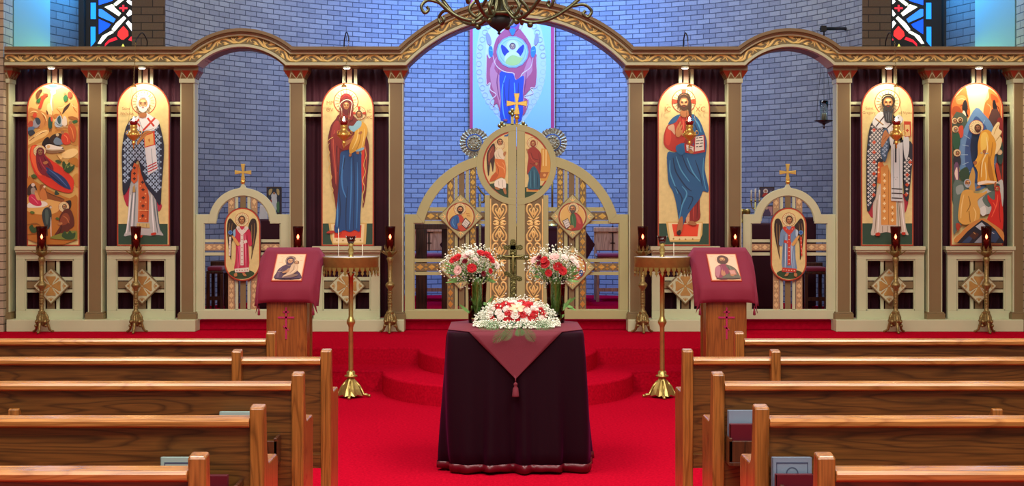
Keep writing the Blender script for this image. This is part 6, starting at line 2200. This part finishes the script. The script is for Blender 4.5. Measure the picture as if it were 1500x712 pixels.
# wreath
rnd = random.Random(11)
wx, wy = XX(757, 8.34), 8.34; wz = ZZ(460, 8.34)
bq = thing('flower_wreath', 'round mound of red and white carnations with ferns, front of the aisle table', 'wreath', (wx, wy, TZ+.012))
al = radians(48); Sv = Vector((0, cos(al), sin(al))); Nv = Vector((0, -sin(al), cos(al)))
def wp(u, v, h): q = Vector((wx, wy, wz))+Vector((u, 0, 0))+Sv*v+Nv*h; return q
RU, RV = .172, .105
pat = 'rrwrrwrrwwrrwrrwrw'
for ring, (n, f, h) in enumerate(((18, .9, -.01), (13, .62, .02), (8, .34, .035))):
    for i in range(n):
        a = 2*pi*i/n+ring*.3; q = wp(RU*f*cos(a), RV*f*sin(a), h)
        c = pat[(i+ring*2) % 18] if ring < 2 else ('w' if i % 2 else 'r')
        carn(bq, q, rnd.uniform(.024, .029), c, Nv+Vector((cos(a), 0, 0))*.7*f+Sv*sin(a)*.6*f)
LILY = mat('lily_cream', C(244, 216, 176), rough=.5)
mb = MB()
for i in range(6):
    a = 2*pi*i/6+.26; leafblade(mb, wp(0, 0, .055), wp(.05*cos(a), .036*sin(a), .062), .011, .006)
q = wp(0, 0, .06); mb.ball(q.x, q.y, q.z, .006, 8); o = obj('lily', mb, LILY, bq); o['label'] = 'pale cream six petalled lily'
mb = MB()     # moss and leaf mound beneath
for i in range(420):
    a = rnd.uniform(0, 2*pi); f = rnd.uniform(.2, 1.1); q = wp(RU*f*cos(a), RV*f*sin(a), -.05*f-.02); q.z = max(q.z, TZ+.025)
    r_ = q+Vector((cos(a)*.05, rnd.uniform(-.03, .03), rnd.uniform(-.02, .03))); r_.z = max(r_.z, TZ+.02); leafblade(mb, q, r_, .007, .006)
mb.lathe(wx, wy+.03, [(.13, TZ+.012), (.13, TZ+.03), (.08, TZ+.06), (.001, TZ+.07)], 20)
obj('leaf_mound', mb, LEAFD, bq)
mb = MB()
for a_, b_, c_, e_ in ((744, 476, 722, 502), (752, 478, 736, 498), (768, 478, 783, 500), (760, 478, 762, 492), (735, 474, 712, 487), (775, 474, 806, 484), (728, 470, 700, 482), (786, 470, 812, 478)):
    p0 = Vector(W(a_, b_, 8.2)); p1 = Vector(W(c_, e_, 8.03)); p1.y = 7.99 if e_ > 487 else 8.1
    if e_ <= 487: p1.z = TZ+.022
    if e_ > 487: p0 = Vector(W(a_, b_, 8.045)); p0.z = TZ+.035; p0.y = 8.04; p1.y = 8.005; mb.tube([p0, (p0.x, 8.2, TZ+.04)], .0015, 4)
    p0.z = max(p0.z, TZ+.03); fern(mb, p0, p1, .032)
obj('fern_fronds', mb, LEAF, bq)
pts = []
while len(pts) < 2000:
    a = rnd.uniform(0, 2*pi); f = rnd.uniform(.98, 1.5)
    if rnd.random() < .05: f = rnd.uniform(.2, .98)
    q = wp(RU*f*cos(a)*.98, RV*f*sin(a), rnd.gauss(-.01, .02)-(.16*(f-1) if f > 1 else -.03))
    if q.z < TZ+.02: q.z = TZ+.02+rnd.random()*.03; q.y = min(q.y, 8.3)
    pts.append(tuple(q))
for i in range(700):
    a = rnd.uniform(pi*.9, 2.1*pi); f = rnd.uniform(.75, 1.35)
    pts.append((wx+.19*f*cos(a), wy+.0+.15*f*sin(a), TZ+.018+rnd.random()*.075*max(0, 1.4-f)))
gyp(bq, pts, lambda p: (wx+(p[0]-wx)*.7, wy+(p[1]-wy)*.6, max(TZ+.02, p[2]-.03)), rnd, 3)

# ================================================================== behind the screen
FZ = .401
def box_thing(name, label, cat, x0, x1, y0, y1, z0, z1, m, bev=.01): pass
# altar with hanging cover
yA, yA2 = 15.9, 16.9; xa, xb_ = XX(664, yA), XX(852, yA)
t = thing('altar_table', 'altar table under a dark maroon cover behind the central gate', 'altar', ((xa+xb_)/2, (yA+yA2)/2, FZ))
mb = MB(); mb.box(xa, xb_, yA, yA2, FZ, 1.25); obj('altar_body', mb, DARKW, t, bev=.01)
mb = MB(); mb.box(xa-.02, xb_+.02, yA-.02, yA2+.02, 1.25, 1.275)
mb.box(xa-.015, xb_+.015, yA-.016, yA-.008, FZ+.02, 1.25)
for sg, x in ((-1, xa-.02), (1, xb_+.02)):     # corners of the cover hang in points
    for y in (yA,):
        mb.add([(x, y-.02, 1.27), (x+sg*.13, y+.02, 1.08), (x+sg*.02, y, .88), (x, y, 1.0), (x, y+.03, 1.27), (x+sg*.13, y+.04, 1.08), (x+sg*.02, y+.03, .88)], [(0, 1, 2, 3), (4, 3, 2, 5) if False else (4, 6, 5), (0, 4, 5, 1), (1, 5, 6, 2)])
obj('altar_cover', mb, DARKCLOTH, t)
# processional fans and cross on the altar
SILV2 = mat('chased_metal', C(176, 166, 130), rough=.35, metal=.85, var=.45, nscale=90, bump=1, bscale=80)
ENB = mat('blue_enamel', C(60, 96, 150), rough=.3)
def fan(px, label):
    d = 16.3; x = XX(px, d); z0 = ZZ(209, d); k = d/F
    t = thing('processional_fan', label, 'liturgical fan', (x, d, 1.276))
    mb = MB(); n = 48
    def ringp(r0, r1, y, m, wav=0):
        v = []
        for i in range(n):
            a = 2*pi*i/n
            for r in (r0, r1*(1+(wav if i % 2 else 0))):
                v.append((x+r*cos(a), y-(.006 if i % 2 and wav else 0), z0+r*sin(a)))
        v += [(p[0], p[1]+.012, p[2]) for p in v]
        N2 = 2*n
        mb.add(v, [(2*i, 2*i+1, (2*i+3) % N2, (2*i+2) % N2) for i in range(n)]+[(2*i+1, N2+2*i+1, N2+(2*i+3) % N2, (2*i+3) % N2) for i in range(n)]+[(N2+2*i, N2+(2*i+2) % N2, N2+(2*i+3) % N2, N2+2*i+1) for i in range(n)], m)
    ringp(12.5*k, 21*k, d, 0, .05); ringp(11*k, 13*k, d-.006, 1); ringp(4.5*k, 11*k, d-.012, 0, 0); ringp(.05*k, 5*k, d-.02, 0, 0)
    for i in range(12):
        a = 2*pi*i/12; mb.ball(x+8*k*cos(a), d-.016, z0+8*k*sin(a), .012, 6)
    obj('disc', mb, [SILV2, ENB], t)
    mb = MB(); mb.tube([(x, d+.006, z0-20*k), (x, d+.006, 1.35)], .012, 8); mb.lathe(x, d, [(.09, 1.277), (.09, 1.29), (.03, 1.31), (.016, 1.36)], 14); obj('stand', mb, BRASS, t)
fan(695, 'silvery radiating disc fan behind the left shoulder of the central gate')
fan(809, 'silvery radiating disc fan behind the right shoulder of the central gate')
d = 16.1; k = d/F; x = XX(750.5, d)
t = thing('altar_cross', 'gold cross with trefoil ends just behind the top of the central gate', 'cross', (x, d, 1.276))
mb = MB(); zc = ZZ(184, d)
mb.box(x-.016, x+.016, d-.01, d+.01, 1.4, ZZ(166, d)); mb.box(XX(736, d), XX(766, d), d-.01, d+.01, zc-.016, zc+.016)
for a, b in ((735, 184), (766.5, 184), (750.5, 165)):
    for da, db in ((-3.2, 0), (3.2, 0), (0, -3.6), (0, 3)):
        q = W(a+da, b+db, d-.004); mb.ball(*q, 3.2*k, 10)
obj('trefoil_cross', mb, BRASS, t)
mb = MB(); mb.lathe(x, d, [(.11, 1.277), (.11, 1.29), (.04, 1.32), (.02, 1.42)], 14); obj('base', mb, BRASS, t)
# curled bronze candle branch
d = 15.4; x = XX(703, d); z = lambda y: ZZ(y, d)
t = thing('candle_branch', 'small curling bronze candle branch behind the lattice left of the gate centre', 'candle holder', (x, d+.0, FZ))
mb = MB(); mb.tube(smooth([W(700, 273, d), W(704, 280, d), W(710, 287, d), W(708, 296, d), W(702, 294, d), W(703, 287, d)], False, 5), .011, 8); mb.tube(smooth([W(698, 274, d), W(693, 271, d), W(690, 276, d)], False, 4), .011, 8); obj('scroll', mb, ANTBRASS, t)
mb = MB(); mb.lathe(x, d, [(.11, FZ), (.11, FZ+.02), (.03, FZ+.06), (.014, FZ+.12), (.014, z(284))], 12); obj('stand', mb, ANTBRASS, t)

def chair(x0, x1, y, zs, zb, label, m, back=True, flip=1, cross=False, D=.45):
    xm = (x0+x1)/2
    t = thing('altar_chair', label, 'chair', (xm, y+D/2, FZ))
    w = .035
    for x in (x0+w/2, x1-w/2):
        for yy in (y+w/2, y+D-w/2): mb = MB(); mb.box(x-w/2, x+w/2, yy-w/2, yy+w/2, FZ, (zb if yy > y+D/2 and back else zs)); obj('leg', mb, m, t, bev=.004)
    mb = MB(); mb.box(x0, x1, y, y+D, zs, zs+.03); obj('seat', mb, m, t, bev=.006)
    mb = MB(); mb.box(x0+.01, x1-.01, y-.01, y+D-.04, zs+.03, zs+.075); obj('cushion', mb, CUSHION, t, bev=.015)
    if back:
        mb = MB(); mb.box(x0+w*.6, x1-w*.6, y+D-.05, y+D-.02, zs+.10, zb-.03); obj('backrest', mb, m, t, bev=.008)
        mb = MB(); mb.box(x0-.005, x1+.005, y+D-.06, y+D, zb-.05, zb+.01); obj('top_rail', mb, m, t, bev=.01)
        if cross:
            mb = MB(); zc = (zs+zb)/2+.08; yy = y+D-.053
            for a, b, c, e_ in ((-.01, .01, -.17, .13), (-.05, .05, .045, .06), (-.022, .022, .09, .10), (-.03, .03, -.08, -.068)): mb.box(xm+a, xm+b, yy, yy+.01, zc+c, zc+e_)
            obj('carved_cross', mb, DARKW, t)
    mb = MB(); mb.box(x0+w, x1-w, y+.01, y+.03, FZ+.12, FZ+.16); obj('stretcher', mb, m, t)
chair(XX(873, 16.6), XX(928, 16.6), 16.55, ZZ(381, 16.6), ZZ(334, 17), 'light wooden chair with carved cross on its back, behind the gate at right', CHAIRW, cross=True, D=.42)
chair(XX(597, 16.6), XX(656, 16.6), 16.55, ZZ(381, 16.6), ZZ(334, 17), 'light wooden chair with carved cross on its back, behind the gate at left', CHAIRW, cross=True, D=.42)
chair(XX(302, 15.0), XX(327, 15.0), 15.0, ZZ(401, 15.0), ZZ(384, 15.2), 'dark stool with red cushion behind the left side door, left of the other', DARKW, D=.3)
chair(XX(318, 15.6), XX(350, 15.6), 15.6, ZZ(398, 15.6), ZZ(384, 15.8), 'dark stool with red cushion behind the left side door, partly hidden by the angel', DARKW, D=.3)
chair(XX(1179, 14.9), XX(1213, 14.9), 14.9, ZZ(402, 14.9), ZZ(386, 15.1), 'dark stool with red cushion behind the right side door', DARKW, D=.32)
# side table seen through the left half of the gate
d = 14.8
t = thing('side_table', 'dark brown wooden table whose thick leg shows through the gate at left', 'table', (XX(632, d), d+.2, FZ))
mb = MB(); mb.box(XX(605, d), XX(662, d), d, d+.4, ZZ(336, d), ZZ(328, d)); obj('table_top', mb, DARKW, t, bev=.005)
for a, b, yy in ((609, 625, d), (645, 659, d+.32)): mb = MB(); mb.box(XX(a, d), XX(b, d), yy, yy+.08, FZ, ZZ(336, d)); obj('leg', mb, DARKW, t, bev=.005)
# covered tables behind the side doors
def covered(x0, x1, y, zt, label, D=.45):
    t = thing('covered_table', label, 'table', ((x0+x1)/2, y+D/2, FZ))
    mb = MB(); mb.box(x0, x1, y, y+D, FZ+.02, zt); obj('table_cover', mb, DARKCLOTH, t, bev=.02)
    mb = MB(); mb.box(x0+.04, x1-.04, y+.04, y+D-.04, FZ, FZ+.04); obj('foot_frame', mb, DARKW, t)
covered(XX(376, 15.2), XX(426, 15.2), 15.2, ZZ(321, 15.2), 'tall maroon covered table behind the left side door', .4)
covered(XX(1098, 15.2), XX(1138, 15.2), 15.2, ZZ(327, 15.2), 'tall maroon covered table behind the right side door, left of the angel', .4)
covered(XX(1170, 15.6), XX(1193, 15.6), 15.5, ZZ(318, 15.6), 'narrow maroon covered stand behind the right side door, right of the angel', .3)
def framed(px0, px1, py0, py1, Y, label, cols, stand):
    t = thing('framed_picture', label, 'picture', (XX((px0+px1)/2, Y), Y, stand))
    mb = MB(); mb.pbox(px0, px1, py0, py1, Y, .02, 0); obj('frame', mb, mat('pic_frame', C(60, 36, 34), rough=.4) if 'pic_frame' not in bpy.data.materials else bpy.data.materials['pic_frame'], t)
    p = Paint(Y-.002); p.dsl('@ 0 0 1\n'+cols); obj('picture', p.mb, PAINT, t)
framed(390.5, 412.5, 273.5, 314, 15.42, 'small dark framed icon of a white robed figure standing behind the left side door', '''
L 243048 392.5,275.5 410.5,275.5 410.5,312 392.5,312
O c8d0d8 401.5,287,4.5
P e0e4e8 399,284 404,284 406,298 404,310 398,310 397,298
P a8442c 394,296 398,293 398,310 394,310
P 4c7c54 405,298 409,296 409,310 406,310
P c8b070 394,278 399,277 397,284 394,286
P c8b070 405,277 409,278 409,286 406,284
O b88860 401.5,283,1.8''', ZZ(321, 15.2)+.001)
framed(1112.5, 1134.5, 274, 289, 15.44, 'small framed picture on the covered table behind the right side door, above another', '''
L 483c5c 1114,275.5 1133,275.5 1133,288 1114,288
O e8dcd8 1121.5,280,3.6
P c03830 1117,288 1119,283 1124,283 1127,288
P 8c8ca8 1127,288 1128,280 1131,280 1132,288
O b08060 1121.5,280,1.8''', ZZ(327, 15.2)+.001)
framed(1113, 1133, 301, 317, 15.36, 'lower small pinkish framed picture behind the right side door', '''
L c89098 1115,302.5 1131.5,302.5 1131.5,315.5 1115,315.5
P 584468 1117,315 1121,305 1125,305 1129,315
O d8b0a0 1123,305,2''', ZZ(327, 15.2)+.001)
Y = 15.35
mb = MB(); mb.pprism([(379, 321), (381, 300), (390, 303), (392, 321)], Y, .02); o = obj('folded_linen', mb, WHITEC, bev=.004); tag(o, 'upright folded white linen on the covered table behind the left side door', 'linen')
t = thing('table_candelabrum', 'small brass candelabrum with white candles behind the right side door', 'candelabrum', (XX(1106, Y), Y, ZZ(327, 15.2)+.001))
mb = MB(); x = XX(1106.5, Y); z = lambda y: ZZ(y, Y)
mb.lathe(x, Y, [(.05, z(326.8)), (.05, z(325)), (.012, z(320)), (.012, z(296))], 12)
for a in (-6, 0, 6): mb.tube(smooth([(x, Y, z(306)), (x+a*.7*Y/F, Y, z(305)), (x+a*Y/F, Y, z(298)), (x+a*Y/F, Y, z(294))], False, 4), .006, 6); mb.ball(x+a*Y/F, Y, z(294), .014, 8)
obj('branches', mb, BRASS, t)
for a in (-6, 0, 6): mb = MB(); mb.lathe(x+a*Y/F, Y, [(.008, z(294)), (.008, z(277+abs(a)*.3)), (.001, z(276+abs(a)*.3))], 8); obj('candle', mb, WAX, t)
for i, (px, py, r) in enumerate(((1090.5, 311, 4.5), (1099, 311.5, 4.2))):
    Y = 15.12
    t = thing('brass_goblet', 'small rounded brass goblet behind the right side door, %s of the pair' % ('left' if i == 0 else 'right'), 'goblet', (XX(px, Y), Y, ZZ(327, 15.2)))
    mb = MB(); x = XX(px, Y); k = Y/F; mb.lathe(x, 15.28, [(r*.8*k, ZZ(326.6, 15.2)), (r*.25*k, ZZ(323, Y)), (r*.25*k, ZZ(317, Y)), (r*k, ZZ(313, Y)), (r*1.05*k, ZZ(309, Y)), (r*.9*k, ZZ(306, Y))], 14); obj('bowl', mb, BRASS, t)
# ================================================================== light and camera
def area(name, loc, rot, sx, sy, power, col=(1, 1, 1), spread=pi):
    l = bpy.data.lights.new(name, 'AREA'); l.shape = 'RECTANGLE'; l.size = sx; l.size_y = sy; l.energy = power; l.color = col; l.spread = spread
    o = bpy.data.objects.new(name, l); o.location = loc; o.rotation_euler = rot; COL.objects.link(o); return o
def spot(name, loc, target, power, col=(1, 1, 1), size=60, blend=.6, rad=.03):
    l = bpy.data.lights.new(name, 'SPOT'); l.energy = power; l.color = col; l.spot_size = radians(size); l.spot_blend = blend; l.shadow_soft_size = rad
    o = bpy.data.objects.new(name, l); o.location = loc
    d = Vector(target)-Vector(loc); o.rotation_euler = d.to_track_quat('-Z', 'Y').to_euler(); COL.objects.link(o); return o
w = bpy.data.worlds.new('World'); SC.world = w; w.use_nodes = True
bg = w.node_tree.nodes['Background']; bg.inputs[0].default_value = (1, .98, .93, 1); bg.inputs[1].default_value = .42
area('nave_ceiling_light', (-2.6, 6.5, 6.3), (0, 0, 0), 2.2, 5, 370, (1, .97, .89))
area('nave_ceiling_light', (2.8, 6.5, 6.3), (0, 0, 0), 2.2, 5, 370, (1, .97, .89))
area('nave_ceiling_light', (0, 1.0, 6.0), (radians(25), 0, 0), 6, 2, 440, (1, .97, .9))
for px in (75, 208, 508, 1003.5, 1302, 1434):
    x = XX(px, 13.69)
    spot('icon_spot', (x, 13.66, ZZ(103, 13.69)), (x, 13.83, 1.4), 17, (1, .9, .7), 156, .7, .02)
# blue floodlight on the apse, white lights over the sanctuary
spot('apse_flood', (.14, 14.7, 6.3), (.14, 17.9, 2.7), 1500, (.06, .29, 1), 70, 1, .3)
spot('apse_flood', (.14, 15.6, 6.3), (.14, 18, 4.0), 950, (.05, .28, 1), 130, 1, .3)
area('sanctuary_light', (-1.9, 15.4, 5.9), (0, 0, 0), 1.6, 1.2, 60, (.82, .92, 1))
area('sanctuary_light', (2.2, 15.4, 5.9), (0, 0, 0), 1.6, 1.2, 60, (.82, .92, 1))
area('sanctuary_light', (.14, 15.2, 5.9), (0, 0, 0), 1.6, 1.2, 22, (.8, .92, 1))
# coloured daylight coming through the stained glass
for s, x in ((1, -4.05), (-1, 4.3)):
    spot('stained_daylight', (x, 15.0, 4.2), (x-s*.8, 14.6, 3.6), 200, (.02, .40, 1), 120, 1, .15)
    spot('stained_daylight', (x, 15.0, 2.75), (x-s*.8, 14.5, 2.8), 60, (.5, 1, .12), 80, 1, .1)
cam = bpy.data.cameras.new('camera'); co = bpy.data.objects.new('camera', cam); COL.objects.link(co)
co.location = (0, 0, CZ); co.rotation_euler = (pi/2, 0, 0)
cam.sensor_width = 36; cam.sensor_fit = 'HORIZONTAL'; cam.lens = 36*F/1500
cam.shift_x = 17/1500; cam.shift_y = -53/1500; cam.clip_start = .1
SC.camera = co
vs = SC.view_settings
vs.view_transform = 'Standard'; vs.look = 'None'; vs.gamma = 1; vs.use_curve_mapping = False; vs.exposure = 0.0
